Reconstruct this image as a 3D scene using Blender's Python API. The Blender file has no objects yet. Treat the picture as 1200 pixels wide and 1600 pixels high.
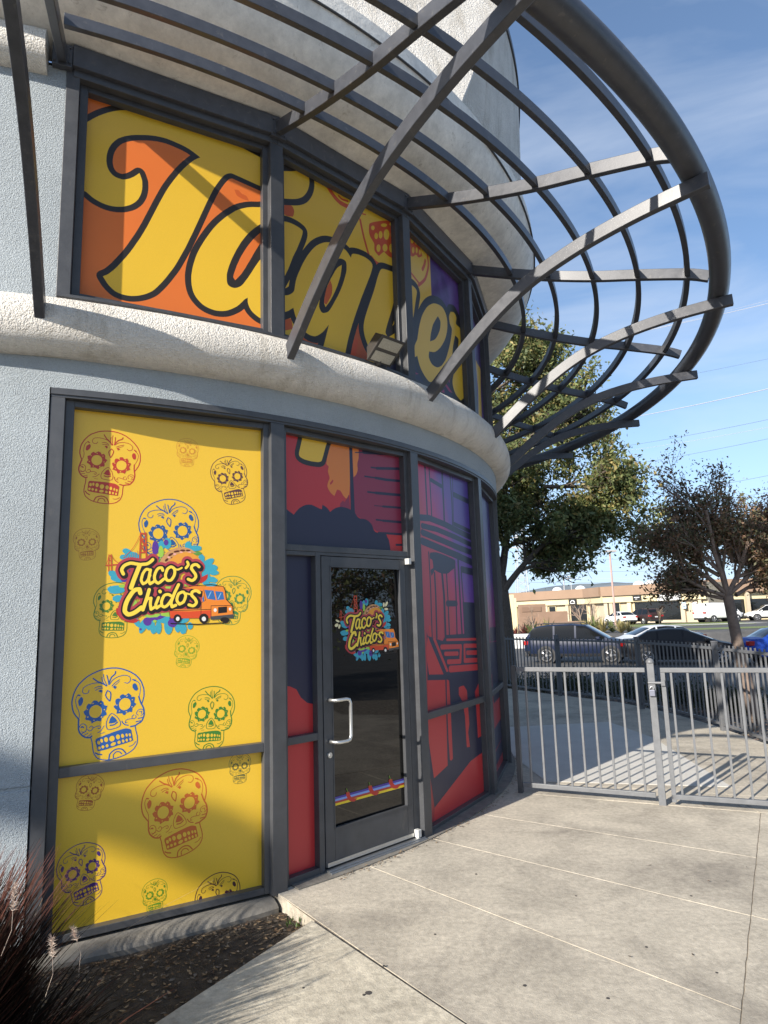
import bpy, bmesh, math, random
import numpy as np
from mathutils import Vector, Matrix, noise
from mathutils.geometry import delaunay_2d_cdt
random.seed(7); rng = np.random.default_rng(7)
scene = bpy.context.scene
R = math.radians
# ---------------------------------------------------------------- camera
PITCH, ROLL, CAMH, FPX = 0.15727205, -0.03140013, 1.70293, 1034.793
cam_d = bpy.data.cameras.new('camera'); cam = bpy.data.objects.new('camera', cam_d)
scene.collection.objects.link(cam); scene.camera = cam
cam_d.sensor_fit = 'VERTICAL'; cam_d.sensor_height = 24.0; cam_d.lens = 24.0*FPX/1600
cam_d.clip_start = 0.05; cam_d.clip_end = 20000
fw = Vector((0, math.cos(PITCH), math.sin(PITCH))); up = Vector((1,0,0)).cross(fw)
r2 = Vector((1,0,0))*math.cos(ROLL)+up*math.sin(ROLL); u2 = -Vector((1,0,0))*math.sin(ROLL)+up*math.cos(ROLL)
cam.matrix_world = Matrix(((r2.x,u2.x,-fw.x,0),(r2.y,u2.y,-fw.y,0),(r2.z,u2.z,-fw.z,CAMH),(0,0,0,1)))
# ---------------------------------------------------------------- light
SUN_EL, SUN_AZ = 25.5, math.degrees(math.atan2(-.672,-.741))
saz, sel = R(SUN_AZ), R(SUN_EL)
to_sun = Vector((math.sin(saz)*math.cos(sel), math.cos(saz)*math.cos(sel), math.sin(sel)))
sl = bpy.data.lights.new('sun', 'SUN'); sl.energy = 5.0; sl.angle = R(0.55); sl.color = (1.0, 0.93, 0.83)
so = bpy.data.objects.new('sun', sl); scene.collection.objects.link(so)
so.rotation_euler = (-to_sun).to_track_quat('-Z','Y').to_euler()
world = bpy.data.worlds.new('World'); scene.world = world; world.use_nodes = True
wn, wl = world.node_tree.nodes, world.node_tree.links
wn.clear()
sky = wn.new('ShaderNodeTexSky'); sky.sky_type = 'NISHITA'; sky.sun_disc = False
sky.sun_elevation = sel; sky.sun_rotation = saz; sky.altitude = 20; sky.air_density = 1.0; sky.dust_density = 0.6; sky.ozone_density = 3.0
bg = wn.new('ShaderNodeBackground'); bg.inputs[1].default_value = 0.115
wo = wn.new('ShaderNodeOutputWorld')
tc = wn.new('ShaderNodeTexCoord')
mp = wn.new('ShaderNodeMapping'); mp.inputs['Scale'].default_value = (1.3, 1.3, 4.2); mp.inputs['Rotation'].default_value = (0.25, -0.35, 0.5)
nz = wn.new('ShaderNodeTexNoise'); nz.inputs['Scale'].default_value = 1.7; nz.inputs['Detail'].default_value = 7; nz.inputs['Roughness'].default_value = 0.55; nz.inputs['Distortion'].default_value = 0.7
cr = wn.new('ShaderNodeValToRGB'); cr.color_ramp.elements[0].position = 0.45; cr.color_ramp.elements[0].color = (0,0,0,1); cr.color_ramp.elements[1].position = 0.78; cr.color_ramp.elements[1].color = (.55,.55,.55,1)
mx = wn.new('ShaderNodeMixRGB'); mx.inputs['Color2'].default_value = (4.6, 5.0, 5.6, 1)
wl.new(tc.outputs['Generated'], mp.inputs[0]); wl.new(mp.outputs[0], nz.inputs['Vector']); wl.new(nz.outputs['Fac'], cr.inputs[0])
wl.new(cr.outputs[0], mx.inputs['Fac']); wl.new(sky.outputs[0], mx.inputs['Color1']); # pale horizon haze, the same all round
sx=wn.new('ShaderNodeSeparateXYZ'); wl.new(tc.outputs['Generated'],sx.inputs[0])
hr=wn.new('ShaderNodeValToRGB'); wl.new(sx.outputs['Z'],hr.inputs[0]); hr.color_ramp.elements[0].position=0.0; hr.color_ramp.elements[0].color=(.72,.72,.72,1); hr.color_ramp.elements[1].position=.40; hr.color_ramp.elements[1].color=(.06,.06,.06,1)
hm=wn.new('ShaderNodeMixRGB'); hm.inputs['Color2'].default_value=(3.2,4.65,7.0,1)
wl.new(hr.outputs[0],hm.inputs['Fac']); wl.new(mx.outputs[0],hm.inputs['Color1']); wl.new(hm.outputs[0], bg.inputs[0]); wl.new(bg.outputs[0], wo.inputs[0])
scene.view_settings.view_transform = 'Standard'; scene.view_settings.look = 'None'; scene.view_settings.gamma = 1.0
scene.view_settings.exposure = 0.72
scene.view_settings.use_curve_mapping = False
# ---------------------------------------------------------------- helpers
def link(o, parent=None):
    scene.collection.objects.link(o)
    if parent is not None: o.parent = parent
    return o
def tag(o, label=None, cat=None, group=None, kind=None):
    if label: o['label'] = label
    if cat: o['category'] = cat
    if group: o['group'] = group
    if kind: o['kind'] = kind
    return o
def empty(name, loc, label, cat, group=None, rz=0):
    o = bpy.data.objects.new(name, None); o.location = loc; o.rotation_euler = (0,0,rz); o.empty_display_size = .1
    link(o); return tag(o, label, cat, group)
def mesh_obj(name, verts, faces, mats, parent=None, mi=None, smooth=False):
    me = bpy.data.meshes.new(name); me.from_pydata([tuple(v) for v in verts], [], faces); 
    if not isinstance(mats, (list,tuple)): mats = [mats]
    for m in mats: me.materials.append(m)
    if mi is not None: me.polygons.foreach_set('material_index', mi)
    if smooth: me.polygons.foreach_set('use_smooth', [True]*len(me.polygons))
    me.update(); o = bpy.data.objects.new(name, me); link(o, parent)
    if parent is not None: o.matrix_parent_inverse = PINV(parent)
    return o
def PINV(p):
    M = Matrix.Identity(4); q = p; chain = []
    # world matrix of the parent computed by hand (depsgraph is not evaluated here)
    return WM(p).inverted()
def WM(o):
    M = o.matrix_basis.copy()
    if o.parent is not None: M = WM(o.parent) @ o.matrix_parent_inverse @ M
    return M
class MB:
    def __init__(s): s.v=[]; s.f=[]; s.mi=[]
    def add(s, vs, fs, mi=0):
        b=len(s.v); s.v += [tuple(v) for v in vs]; s.f += [tuple(i+b for i in f) for f in fs]; s.mi += [mi]*len(fs); return s
    def box(s, M, a, b, c, mi=0):
        P=[M @ Vector((x,y,z)) for x in a for y in b for z in c]
        return s.add(P, [(0,1,3,2),(4,6,7,5),(0,4,5,1),(2,3,7,6),(0,2,6,4),(1,5,7,3)], mi)
    def tube(s, pts, rad, n=8, mi=0, caps=True):
        pts=[Vector(p) for p in pts]; rads = rad if isinstance(rad,(list,tuple)) else [rad]*len(pts)
        prev=None; b=len(s.v); m=len(pts)
        for i,p in enumerate(pts):
            t=(pts[min(i+1,m-1)]-pts[max(i-1,0)]).normalized()
            if prev is None:
                a=Vector((0,0,1)) if abs(t.z)<.9 else Vector((1,0,0)); x=t.cross(a).normalized()
            else: x=(prev-t*prev.dot(t)).normalized()
            prev=x; y=t.cross(x)
            for k in range(n):
                q=2*math.pi*k/n; s.v.append(tuple(p+(x*math.cos(q)+y*math.sin(q))*rads[i]))
        for i in range(m-1):
            for k in range(n):
                k2=(k+1)%n; s.f.append((b+i*n+k,b+i*n+k2,b+(i+1)*n+k2,b+(i+1)*n+k)); s.mi.append(mi)
        if caps:
            s.f.append(tuple(b+k for k in range(n))[::-1]); s.f.append(tuple(b+(m-1)*n+k for k in range(n))); s.mi += [mi,mi]
        return s
    def sweep(s, pts, side, w, h, mi=0, rect_up=None):
        # rectangular section: width w along 'side' (constant vector), height h normal to path
        pts=[Vector(p) for p in pts]; b=len(s.v); m=len(pts); side=Vector(side).normalized()
        for i,p in enumerate(pts):
            t=(pts[min(i+1,m-1)]-pts[max(i-1,0)]).normalized(); y=t.cross(side).normalized()
            for sx,sy in ((-1,-1),(1,-1),(1,1),(-1,1)): s.v.append(tuple(p+side*sx*w/2+y*sy*h/2))
        for i in range(m-1):
            for k in range(4):
                k2=(k+1)%4; s.f.append((b+i*4+k,b+i*4+k2,b+(i+1)*4+k2,b+(i+1)*4+k)); s.mi.append(mi)
        s.f.append((b+3,b+2,b+1,b)); s.f.append(tuple(b+(m-1)*4+k for k in range(4))); s.mi += [mi,mi]
        return s
    def revolve(s, prof, a0, a1, n, closed=False, mi=0, caps=True):
        b=len(s.v); m=len(prof)
        for i in range(n+1):
            a=a0+(a1-a0)*i/n; c,sn=math.cos(a),math.sin(a)
            for (r,z) in prof: s.v.append((CX+r*c, CY+r*sn, z))
        mm = m if closed else m-1
        for i in range(n):
            for k in range(mm):
                k2=(k+1)%m; s.f.append((b+i*m+k,b+(i+1)*m+k,b+(i+1)*m+k2,b+i*m+k2)); s.mi.append(mi)
        if closed and caps:
            s.f.append(tuple(b+k for k in range(m))); s.f.append(tuple(b+n*m+k for k in range(m))[::-1]); s.mi += [mi,mi]
        return s
    def build(s, name, mats, parent=None, bevel=0, smooth=False, angle=None):
        o = mesh_obj(name, s.v, s.f, mats, parent, s.mi, smooth)
        bm=bmesh.new(); bm.from_mesh(o.data); bmesh.ops.recalc_face_normals(bm, faces=bm.faces); bm.to_mesh(o.data); bm.free()
        if bevel:
            md=o.modifiers.new('bevel','BEVEL'); md.width=bevel; md.segments=2; md.limit_method='ANGLE'; md.angle_limit=R(40)
        if angle:
            o.data.polygons.foreach_set('use_smooth',[True]*len(o.data.polygons))
            try: o.data.set_sharp_from_angle(angle=R(angle))
            except Exception: pass
        return o
I4 = Matrix.Identity(4)
# ---------------------------------------------------------------- materials
MATS={}
def mat(name, col, rough=.6, var=0.0, vscale=6.0, bump=0.0, bscale=80.0, bdist=.004, metal=0.0, spec=.5, col2=None, vdetail=5, rvar=0.0, coat=0, stains=None, grain=None, bscale2=None):
    if name in MATS: return MATS[name]
    m=bpy.data.materials.new(name); m.use_nodes=True; nt=m.node_tree; N=nt.nodes; L=nt.links
    p=N['Principled BSDF']; p.inputs['Roughness'].default_value=rough; p.inputs['Metallic'].default_value=metal
    p.inputs['Specular IOR Level'].default_value=spec
    if coat: p.inputs['Coat Weight'].default_value=coat; p.inputs['Coat Roughness'].default_value=.05
    t=N.new('ShaderNodeTexCoord'); c=None
    if var or col2:
        n=N.new('ShaderNodeTexNoise'); n.inputs['Scale'].default_value=vscale; n.inputs['Detail'].default_value=vdetail; n.inputs['Roughness'].default_value=.62
        L.new(t.outputs['Object'], n.inputs['Vector'])
        r=N.new('ShaderNodeValToRGB'); r.color_ramp.elements[0].position=.32; r.color_ramp.elements[1].position=.7
        a=[max(0,x*(1-var)) for x in col]; b=list(col2) if col2 else [min(1,x*(1+var)) for x in col]
        if col2: a=col
        r.color_ramp.elements[0].color=(*a,1); r.color_ramp.elements[1].color=(*b,1)
        L.new(n.outputs['Fac'], r.inputs[0]); c=r.outputs[0]
        if rvar:
            mr=N.new('ShaderNodeMapRange'); mr.inputs['To Min'].default_value=max(.02,rough-rvar); mr.inputs['To Max'].default_value=min(1,rough+rvar)
            L.new(n.outputs['Fac'], mr.inputs['Value']); L.new(mr.outputs[0], p.inputs['Roughness'])
    if stains:
        scol, sscale, s0, s1 = stains[:4]
        n=N.new('ShaderNodeTexNoise'); n.inputs['Scale'].default_value=sscale; n.inputs['Detail'].default_value=8; n.inputs['Distortion'].default_value=.4; n.inputs['Roughness'].default_value=.7
        mpp=N.new('ShaderNodeMapping'); mpp.inputs['Location'].default_value=(3.1,7.7,1.9); mpp.inputs['Scale'].default_value=(1,1,stains[4] if len(stains)>4 else 1); L.new(t.outputs['Object'], mpp.inputs[0]); L.new(mpp.outputs[0], n.inputs['Vector'])
        mr=N.new('ShaderNodeMapRange'); mr.inputs['From Min'].default_value=s0; mr.inputs['From Max'].default_value=s1; L.new(n.outputs['Fac'], mr.inputs['Value'])
        q=N.new('ShaderNodeMixRGB'); q.inputs['Color2'].default_value=(*scol,1); q.inputs['Color1'].default_value=(*col,1)
        if c: L.new(c, q.inputs['Color1'])
        L.new(mr.outputs[0], q.inputs['Fac']); c=q.outputs[0]
    if grain:
        gs,ga=grain; n=N.new('ShaderNodeTexNoise'); n.inputs['Scale'].default_value=gs; n.inputs['Detail'].default_value=6; n.inputs['Roughness'].default_value=.75; L.new(t.outputs['Object'],n.inputs['Vector'])
        mr=N.new('ShaderNodeMapRange'); mr.inputs['From Min'].default_value=.3; mr.inputs['From Max'].default_value=.7; mr.inputs['To Min'].default_value=1-ga; mr.inputs['To Max'].default_value=1+ga; L.new(n.outputs['Fac'],mr.inputs['Value'])
        q=N.new('ShaderNodeMixRGB'); q.blend_type='MULTIPLY'; q.inputs['Fac'].default_value=1; q.inputs['Color1'].default_value=(*col,1)
        if c: L.new(c,q.inputs['Color1'])
        L.new(mr.outputs[0],q.inputs['Color2']); c=q.outputs[0]
    if c: L.new(c, p.inputs['Base Color'])
    else: p.inputs['Base Color'].default_value=(*col,1)
    if bump:
        n=N.new('ShaderNodeTexNoise'); n.inputs['Scale'].default_value=bscale; n.inputs['Detail'].default_value=4; n.inputs['Roughness'].default_value=.6
        L.new(t.outputs['Object'], n.inputs['Vector'])
        b=N.new('ShaderNodeBump'); b.inputs['Strength'].default_value=bump; b.inputs['Distance'].default_value=bdist
        h=n.outputs['Fac']
        if bscale2:
            n2=N.new('ShaderNodeTexNoise'); n2.inputs['Scale'].default_value=bscale2; n2.inputs['Detail'].default_value=3
            L.new(t.outputs['Object'], n2.inputs['Vector']); ad=N.new('ShaderNodeMath'); ad.operation='ADD'; L.new(h,ad.inputs[0]); L.new(n2.outputs['Fac'],ad.inputs[1]); h=ad.outputs[0]
        L.new(h, b.inputs['Height']); L.new(b.outputs[0], p.inputs['Normal'])
    MATS[name]=m; return m
def srgb(h):
    h=h.lstrip('#'); o=[]
    for i in (0,2,4):
        v=int(h[i:i+2],16)/255; o.append(v/12.92 if v<=.04045 else ((v+.055)/1.055)**2.4)
    return tuple(o)
# ---------------------------------------------------------------- building frame of reference
CX, CY, RV, PH0, DP = -3.97464474, 8.85974608, 5.42610609, -1.18706990, 0.25734858
def ang(k): return PH0+k*DP
def Vx(k, r=0): return Vector((CX+(RV+r)*math.cos(ang(k)), CY+(RV+r)*math.sin(ang(k)), 0))
CH = (Vx(1)-Vx(0)).length
def bayM(k):
    a,b=Vx(k),Vx(k+1); t=(b-a).normalized(); n=Vector((t.y,-t.x,0))
    return Matrix(((t.x,n.x,0,a.x),(t.y,n.y,0,a.y),(0,0,1,0),(0,0,0,1)))
def postM(k):
    a=ang(k); n=Vector((math.cos(a),math.sin(a),0)); t=Vector((-n.y,n.x,0)); o=Vx(k)
    return Matrix(((t.x,n.x,0,o.x),(t.y,n.y,0,o.y),(0,0,1,0),(0,0,0,1)))
# ================================================================ BUILDING
M_blue = mat('pale_blue_stucco', (.42,.465,.49), .9, var=.08, vscale=1.6, grain=(80,.10), bump=1.0, bscale=85, bdist=.011, bscale2=170)
M_white = mat('white_stucco', (.80,.76,.69), .9, var=.08, vscale=2.5, grain=(30,.08), bump=1.0, bscale=46, bdist=.020, bscale2=110, stains=((.46,.41,.33),5.0,.50,.78,.22))
M_soff = mat('smooth_cream_stucco', (.78,.745,.68), .85, var=.12, vscale=4, grain=(14,.14), bump=.5, bscale=50, bdist=.006, stains=((.40,.36,.30),11,.60,.74))
M_frame = mat('charcoal_window_metal', (.062,.064,.069), .40, var=.14, vscale=9, bump=.10, bscale=160, bdist=.001, rvar=.08, spec=.5, stains=((.13,.12,.11),14,.60,.85,.3))
M_steel = mat('charcoal_painted_steel', (.054,.057,.067), .36, var=.16, vscale=14, bump=.12, bscale=90, bdist=.0015, rvar=.1, stains=((.17,.16,.145),18,.58,.85))
M_conc0 = mat('concrete_curb', (.19,.175,.15), .9, var=.2, vscale=12, bump=.6, bscale=60)
M_dark = mat('dark_interior', (.012,.011,.010), .9)
M_alu = mat('brushed_aluminium', (.62,.62,.60), .38, metal=.9, var=.05, vscale=30)
M_seal = mat('black_rubber', (.012,.012,.012), .6)
def smooth_path(P, n=5):
    out=[]
    for i in range(len(P)-1):
        p0=P[max(i-1,0)];p1=P[i];p2=P[i+1];p3=P[min(i+2,len(P)-1)]
        for j in range(n):
            t=j/n
            out.append(tuple(.5*((2*b)+(-a+c)*t+(2*a-5*b+4*c-d)*t*t+(-a+3*b-3*c+d)*t**3) for a,b,c,d in zip(p0,p1,p2,p3)))
    out.append(tuple(P[-1])); return out
B = empty('restaurant_building', (CX,CY,0), 'curved corner restaurant with pale blue stucco, white rolled cornice and bright printed storefront windows', 'building')
A_L, A_R = R(-112), R(70)
A0 = ang(0)-.0085
# walls
mb=MB(); mb.revolve([(5.432,-.25),(5.432,.825),(5.424,.83),(5.424,.845),(5.432,.85),(5.432,3.132)], A_L, A0, 40)
mb.build('stucco_wall', M_blue, B, smooth=True, angle=40)
mb=MB(); mb.revolve([(5.43,3.66),(5.43,5.3)], A_L, ang(0)+.004, 40); mb.build('stucco_wall', M_blue, B, smooth=True)
mb=MB(); mb.revolve([(5.432,-.25),(5.432,5.5)], ang(6), R(247), 90); mb.build('stucco_wall', M_blue, B, smooth=True)
mb=MB(); mb.revolve([(5.30,3.131),(5.432,3.131),(5.432,3.36)], A_L, A_R, 160); mb.build('fascia_band', M_blue, B, smooth=True, angle=40)
mb=MB(); mb.revolve([(5.10,-.2),(5.10,5.6)], A_L, A_R, 60)
mb.revolve([(0.5,3.42),(5.12,3.42)], A_L, A_R, 40); mb.build('interior_light_block', M_dark, B)  # unseen dark shell added behind the panes to block light
# rolled cornice: hand-trowelled half round, slight unevenness
mb=MB(); prof=[(5.36,3.318)]
for i in range(19):
    q=-math.pi/2+math.pi*i/18; prof.append((5.43+.19*math.cos(q)**.9 if math.cos(q)>0 else 5.43, 3.50+.185*math.sin(q)))
prof += [(5.30,3.70)]
mb.revolve(prof, A_L, A_R, 260)
mb.v=[(x+ (dx:=noise.noise(Vector((x*1.7,y*1.7,z*3)))*.010)*math.cos(math.atan2(y-CY,x-CX)), y+dx*math.sin(math.atan2(y-CY,x-CX)), z+noise.noise(Vector((x*2,y*2,z*2+9)))*.004) for x,y,z in mb.v]
mb.build('rolled_cornice', M_white, B, smooth=True)
# small upper roll left of the canopy
mb=MB(); prof=[(5.40,5.22)]+[(5.43+.15*math.cos(q), 5.36+.14*math.sin(q)) for q in [-math.pi/2+math.pi*i/12 for i in range(13)]]+[(5.40,5.5)]
mb.revolve(prof, A_L, ang(0)-.028, 50, closed=True); mb.build('upper_roll_moulding', M_white, B, smooth=True, angle=50)
# flared soffit + fascia + ledge, then the taller flared parapet
def arc(p0,p1,bul,n=12):
    # quadratic bezier with control point
    return [((1-t)**2*p0[0]+2*t*(1-t)*bul[0]+t*t*p1[0], (1-t)**2*p0[1]+2*t*(1-t)*bul[1]+t*t*p1[1]) for t in [i/n for i in range(n+1)]]
mb=MB(); mb.revolve([(5.30,5.44)]+arc((5.42,5.46),(6.05,5.955),(5.95,5.50)), R(-100), A_R, 160); mb.build('flared_soffit', M_soff, B, smooth=True)
mb=MB(); mb.revolve([(6.05,5.95),(6.068,5.95),(6.068,5.958),(6.05,5.96)], R(-100), A_R, 160, closed=True); mb.build('drip_edge', M_frame, B)
mb=MB(); mb.revolve([(6.045,5.958),(6.055,6.10),(5.98,6.12),(5.50,6.14)], R(-100), A_R, 160); mb.build('eave_fascia', M_soff, B, smooth=True, angle=35)
PP_=smooth_path([(5.50,6.12),(5.76,6.22),(5.91,6.5),(5.97,7.2),(6.0,8.14)],5)
def pa0(z): return R(-36.1)+max(0,min(1,(z-6.42)/1.72))*R(9.4)
mb=MB(); n_=120
for i in range(n_+1):
    for (r_,z_) in PP_:
        a_=pa0(z_)+(A_R-pa0(z_))*i/n_; mb.v.append((CX+r_*math.cos(a_),CY+r_*math.sin(a_),z_))
m_=len(PP_)
for i in range(n_):
    for j in range(m_-1): mb.f.append((i*m_+j,(i+1)*m_+j,(i+1)*m_+j+1,i*m_+j+1)); mb.mi.append(0)
mb.build('parapet_wall', M_white, B, smooth=True)
C0,C1=Vector((.905,5.315,6.42)),Vector((1.385,6.055,7.95)); dn=(C0-C1)*.2; Cb=C0+dn; Ct=C1+(C1-C0)*.8; lf=Vector((-4.6,-2.76,0)); bk_=Vector((-.6,.9,0))
mb=MB(); mb.add([Cb,Ct,Ct+lf,Cb+lf, Cb+bk_,Ct+bk_, Ct+Vector((-5.2,-1.8,0)),Cb+Vector((-5.2,-1.8,0))],[(0,1,2,3),(0,4,5,1),(4,7,6,5),(3,2,6,7),(1,5,6,2),(0,3,7,4)]); mb.build('sloped_parapet', M_white, B, bevel=.025)
mb=MB(); mb.revolve([(6.0,8.13),(6.02,8.13),(6.02,8.22),(5.3,8.24)], R(-26.8), A_R, 160); mb.build('parapet_coping', M_frame, B)
# ---- storefront posts, rails, panes
KMAX=6
for k in range(KMAX+1):
    M=postM(k); w=.052 if k else .04
    mb=MB(); mb.box(M,(-w,w),(-.13,.0),(-.12 if k<1 else -.01,3.075)); mb.build('mullion_post', M_frame, B, bevel=.003)
    mb=MB(); mb.box(M,(-w,w),(-.13,.012),(3.70,5.30)); mb.build('mullion_post', M_frame, B, bevel=.003)
# curved head trim strip and upper sill
mb=MB(); mb.revolve([(5.33,3.076),(5.425,3.076),(5.425,3.09),(5.434,3.092),(5.434,3.130),(5.33,3.130)], ang(0)-.0072, ang(KMAX), 100, closed=True); mb.build('head_trim', M_frame, B)
mb=MB(); mb.revolve([(5.30,3.701),(5.44,3.701),(5.452,3.712),(5.452,3.73),(5.43,3.737),(5.30,3.74)], ang(0)-.006, ang(KMAX), 100, closed=True); mb.build('sill_trim', M_frame, B)
# faceted header beam
for k in range(KMAX):
    M=bayM(k); 
    mb=MB(); mb.box(M,(-.01,CH+.01),(-.16,.055),(5.30,5.455)); mb.build('header_beam', M_steel, B, bevel=.004)
    mb=MB(); mb.box(M,(0.0,CH),(-.16,.02),(5.25,5.302)); mb.build('header_rail', M_frame, B, bevel=.003)
PD=-.088   # pane plane
def window(k, z0, z1, s0=.045, s1=None, mids=(), mats=None, sill=.04, head=.04, jamb=.05):
    s1 = CH-.045 if s1 is None else s1
    M=bayM(k); mb=MB(); f0,f1=-.125,-.032
    mb.box(M,(s0,s0+jamb),(f0,f1),(z0,z1)); mb.box(M,(s1-jamb,s1),(f0,f1),(z0,z1))
    mb.box(M,(s0+jamb+.0005,s1-jamb-.0005),(f0,f1-.001),(z1-head,z1-.0005)); mb.box(M,(s0+jamb+.0005,s1-jamb-.0005),(f0,f1-.001),(z0+.0005,z0+sill))
    for (a,b) in mids: mb.box(M,(s0+jamb+.0005,s1-jamb-.0005),(f0,f1-.001),(a,b))
    o=mb.build('window', M_frame, B, bevel=.003)
    return o
def panel(k, win, s0, s1, z0, z1, mats, name='printed_film'):
    M=bayM(k); mb=MB(); mb.box(M,(s0-.01,s1+.01),(PD-.006,PD),(z0-.01,z1+.01))
    return mb.build(name, mats, win)
# ================================================================ CANOPY (part of the building)
KC = 8
def ring_pt(r,z,a): return Vector((CX+r*math.cos(a), CY+r*math.sin(a), z))
RAF=[(5.44,5.375),(5.6,5.32),(5.9,5.215),(6.27,5.10),(6.7,4.985),(7.1,4.90),(7.53,4.80),(7.72,4.73)]
STR=[(5.40,3.40),(5.62,3.545),(5.95,3.82),(6.3,4.07),(6.62,4.235),(7.0,4.35),(7.4,4.42),(7.78,4.455),(7.885,4.461)]
CA0, CA1 = ang(0)-.004, ang(KC)
mb=MB(); prof=[(7.785+.088*math.cos(q), 4.60+.088*math.sin(q)) for q in [2*math.pi*i/20 for i in range(20)]]
mb.revolve(prof, CA0-.02, CA1+.02, 150, closed=True)
CAN=mb.build('canopy', M_steel, B, smooth=False, angle=40)
tag(CAN, 'curved charcoal steel trellis canopy with a round outer pipe')
PUR=[(5.885,5.235),(6.265,5.12),(6.69,4.995),(7.105,4.905),(7.535,4.81)]
for i,(r,z) in enumerate(PUR):
    w,h=.024,.040; sl=-.27; pr=[]
    for sx,sz in ((-1,-1),(1,-1),(1,1),(-1,1)): pr.append((r+sx*w, z+sz*h+sx*w*sl))
    mb=MB(); mb.revolve(pr, CA0, CA1, 120, closed=True); o=mb.build('purlin', M_steel, CAN, bevel=.003); 
def frame_member(name, path, a, w, h):
    e=Vector((math.cos(a),math.sin(a),0)); tn=Vector((-e.y,e.x,0))
    P=[ring_pt(r,z,a) for r,z in smooth_path(path,5)]
    mb=MB(); mb.sweep(P, tn, w, h); return mb.build(name, M_steel, CAN, bevel=.004, angle=40)
for k in range(KC+1):
    a=ang(k)+(-.012 if k==0 else 0)
    frame_member('rafter', RAF, a, .052, .10)
    frame_member('strut', STR, a-(.006 if k==0 else 0), .055, .10)
    # small gusset plate that bolts the rafter to the beam
    e=Vector((math.cos(a),math.sin(a),0)); tn=Vector((-e.y,e.x,0))
    Mx=Matrix(((tn.x,e.x,0,CX+5.43*e.x),(tn.y,e.y,0,CY+5.43*e.y),(0,0,1,5.37),(0,0,0,1)))
    mb=MB(); mb.box(Mx,(-.06,.06),(.0,.045),(-.085,.075))
    for bx in (-.045,.045):
        for bz in (-.06,.05): mb.tube([Mx@Vector((bx,.044,bz)),Mx@Vector((bx,.056,bz))],.009,6)
    mb.build('gusset_plate', M_steel, CAN, bevel=.003)
# ================================================================ GROUND
def lot_h(x,y):
    # patio level 0; planting strip falls to the car park; street rises again
    yy = y + .25*(x-4)
    def ss(a,b,v): t=min(1,max(0,(v-a)/(b-a))); return t*t*(3-2*t)
    d = max(x-4.75, (y-11.5)*.6 if x>2 else y-17)
    f = ss(.1,7,d)
    h = -.12 - .47*f
    h += ss(44.2,44.6,y)*.62
    return h
M_asph = mat('asphalt', (.085,.083,.08), .92, var=.25, vscale=1.2, bump=.5, bscale=90, stains=((.045,.045,.045),.9,.5,.8))
M_conc = mat('broomed_concrete', (.475,.425,.34), .92, var=.13, vscale=2.2, grain=(26,.25), bump=.8, bscale=170, bdist=.003, stains=((.27,.24,.195),1.5,.46,.70), bscale2=45)
M_conc2 = mat('new_pale_concrete', (.55,.53,.48), .92, var=.06, vscale=3, grain=(60,.1), bump=.5, bscale=170, bdist=.003)
M_soil = mat('planting_soil', (.06,.046,.034), .95, col2=(.16,.125,.09), vscale=14, bump=1, bscale=40, bdist=.03, bscale2=160)
M_lawn = mat('lawn', (.10,.15,.035), .95, col2=(.22,.24,.08), vscale=8, bump=.6, bscale=60)
# terrain sheet
xs=[-6000,-1500,-300,-80,-30,-12,-6,-3,0,1.5,3,4,4.8,5.6,7,9,12,16,20,26,34,45,60,90,150,400,1500,6000]
ys=[-3000,-300,-60,-20,-8,-3,0,2,4,6,8,10,12,14,16,18,20,22,25,28,31,34,37,40,43,44.2,44.6,49,52,56,62,75,100,150,400,1500,9000]
vs=[(x,y,(-.10 if (x<4.7 and y<17) else lot_h(x,y))) for y in ys for x in xs]; nx=len(xs)
fs=[(j*nx+i,j*nx+i+1,(j+1)*nx+i+1,(j+1)*nx+i) for j in range(len(ys)-1) for i in range(nx-1)]
g=mesh_obj('ground', vs, fs, M_asph, smooth=True); tag(g, kind='structure')
# concrete patio, cut into the slabs the joints show
def clip_half(poly, p, q):
    # keep the part left of line p->q
    out=[]; n=len(poly)
    def sd(a): return (q[0]-p[0])*(a[1]-p[1])-(q[1]-p[1])*(a[0]-p[0])
    for i in range(n):
        a,b=poly[i],poly[(i+1)%n]; da,db=sd(a),sd(b)
        if da>=0: out.append(a)
        if (da>=0)!=(db>=0):
            t=da/(da-db); out.append((a[0]+(b[0]-a[0])*t, a[1]+(b[1]-a[1])*t))
    return out
def split(poly,p,q): return clip_half(poly,p,q), clip_half(poly,q,p)
def inset(poly, d):
    n=len(poly); area=sum(poly[i][0]*poly[(i+1)%n][1]-poly[(i+1)%n][0]*poly[i][1] for i in range(n))
    if area<0: poly=poly[::-1]
    P=[p for i,p in enumerate(poly) if math.dist(p,poly[i-1])>.02]; n=len(P); out=[]
    for i in range(n):
        a,b,c=Vector(P[i-1]),Vector(P[i]),Vector(P[(i+1)%n])
        e1=(b-a).normalized(); e2=(c-b).normalized(); n1=Vector((-e1.y,e1.x)); n2=Vector((-e2.y,e2.x))
        m=(n1+n2); m=m/max(.25,m.dot(n1)*1.0) if m.length>.01 else n1
        out.append(tuple(b+m*d))
    return out
walk=tag(mesh_obj('sidewalk', [(x,y,-.004) for x,y in [(-1.9,1.55),(8,-6),(9,5.5),(3.02,5.86),(-.2,7.2),(-.9,4.75),(-.70,4.44),(-.47,4.11)]], [tuple(range(8))], mat('joint_filler',(.10,.08,.06),.95,col2=(.36,.31,.24),vscale=14)), kind='structure')
front=[(-.705,4.425),(-.478,4.121),(-2.2,1.27),(-2.2,-5),(7.5,-5),(7.5,4.0),(3.02,5.86),(2.36,6.155),(1.19,6.70),(.90,6.9),(-1.2,4.9)]
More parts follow.
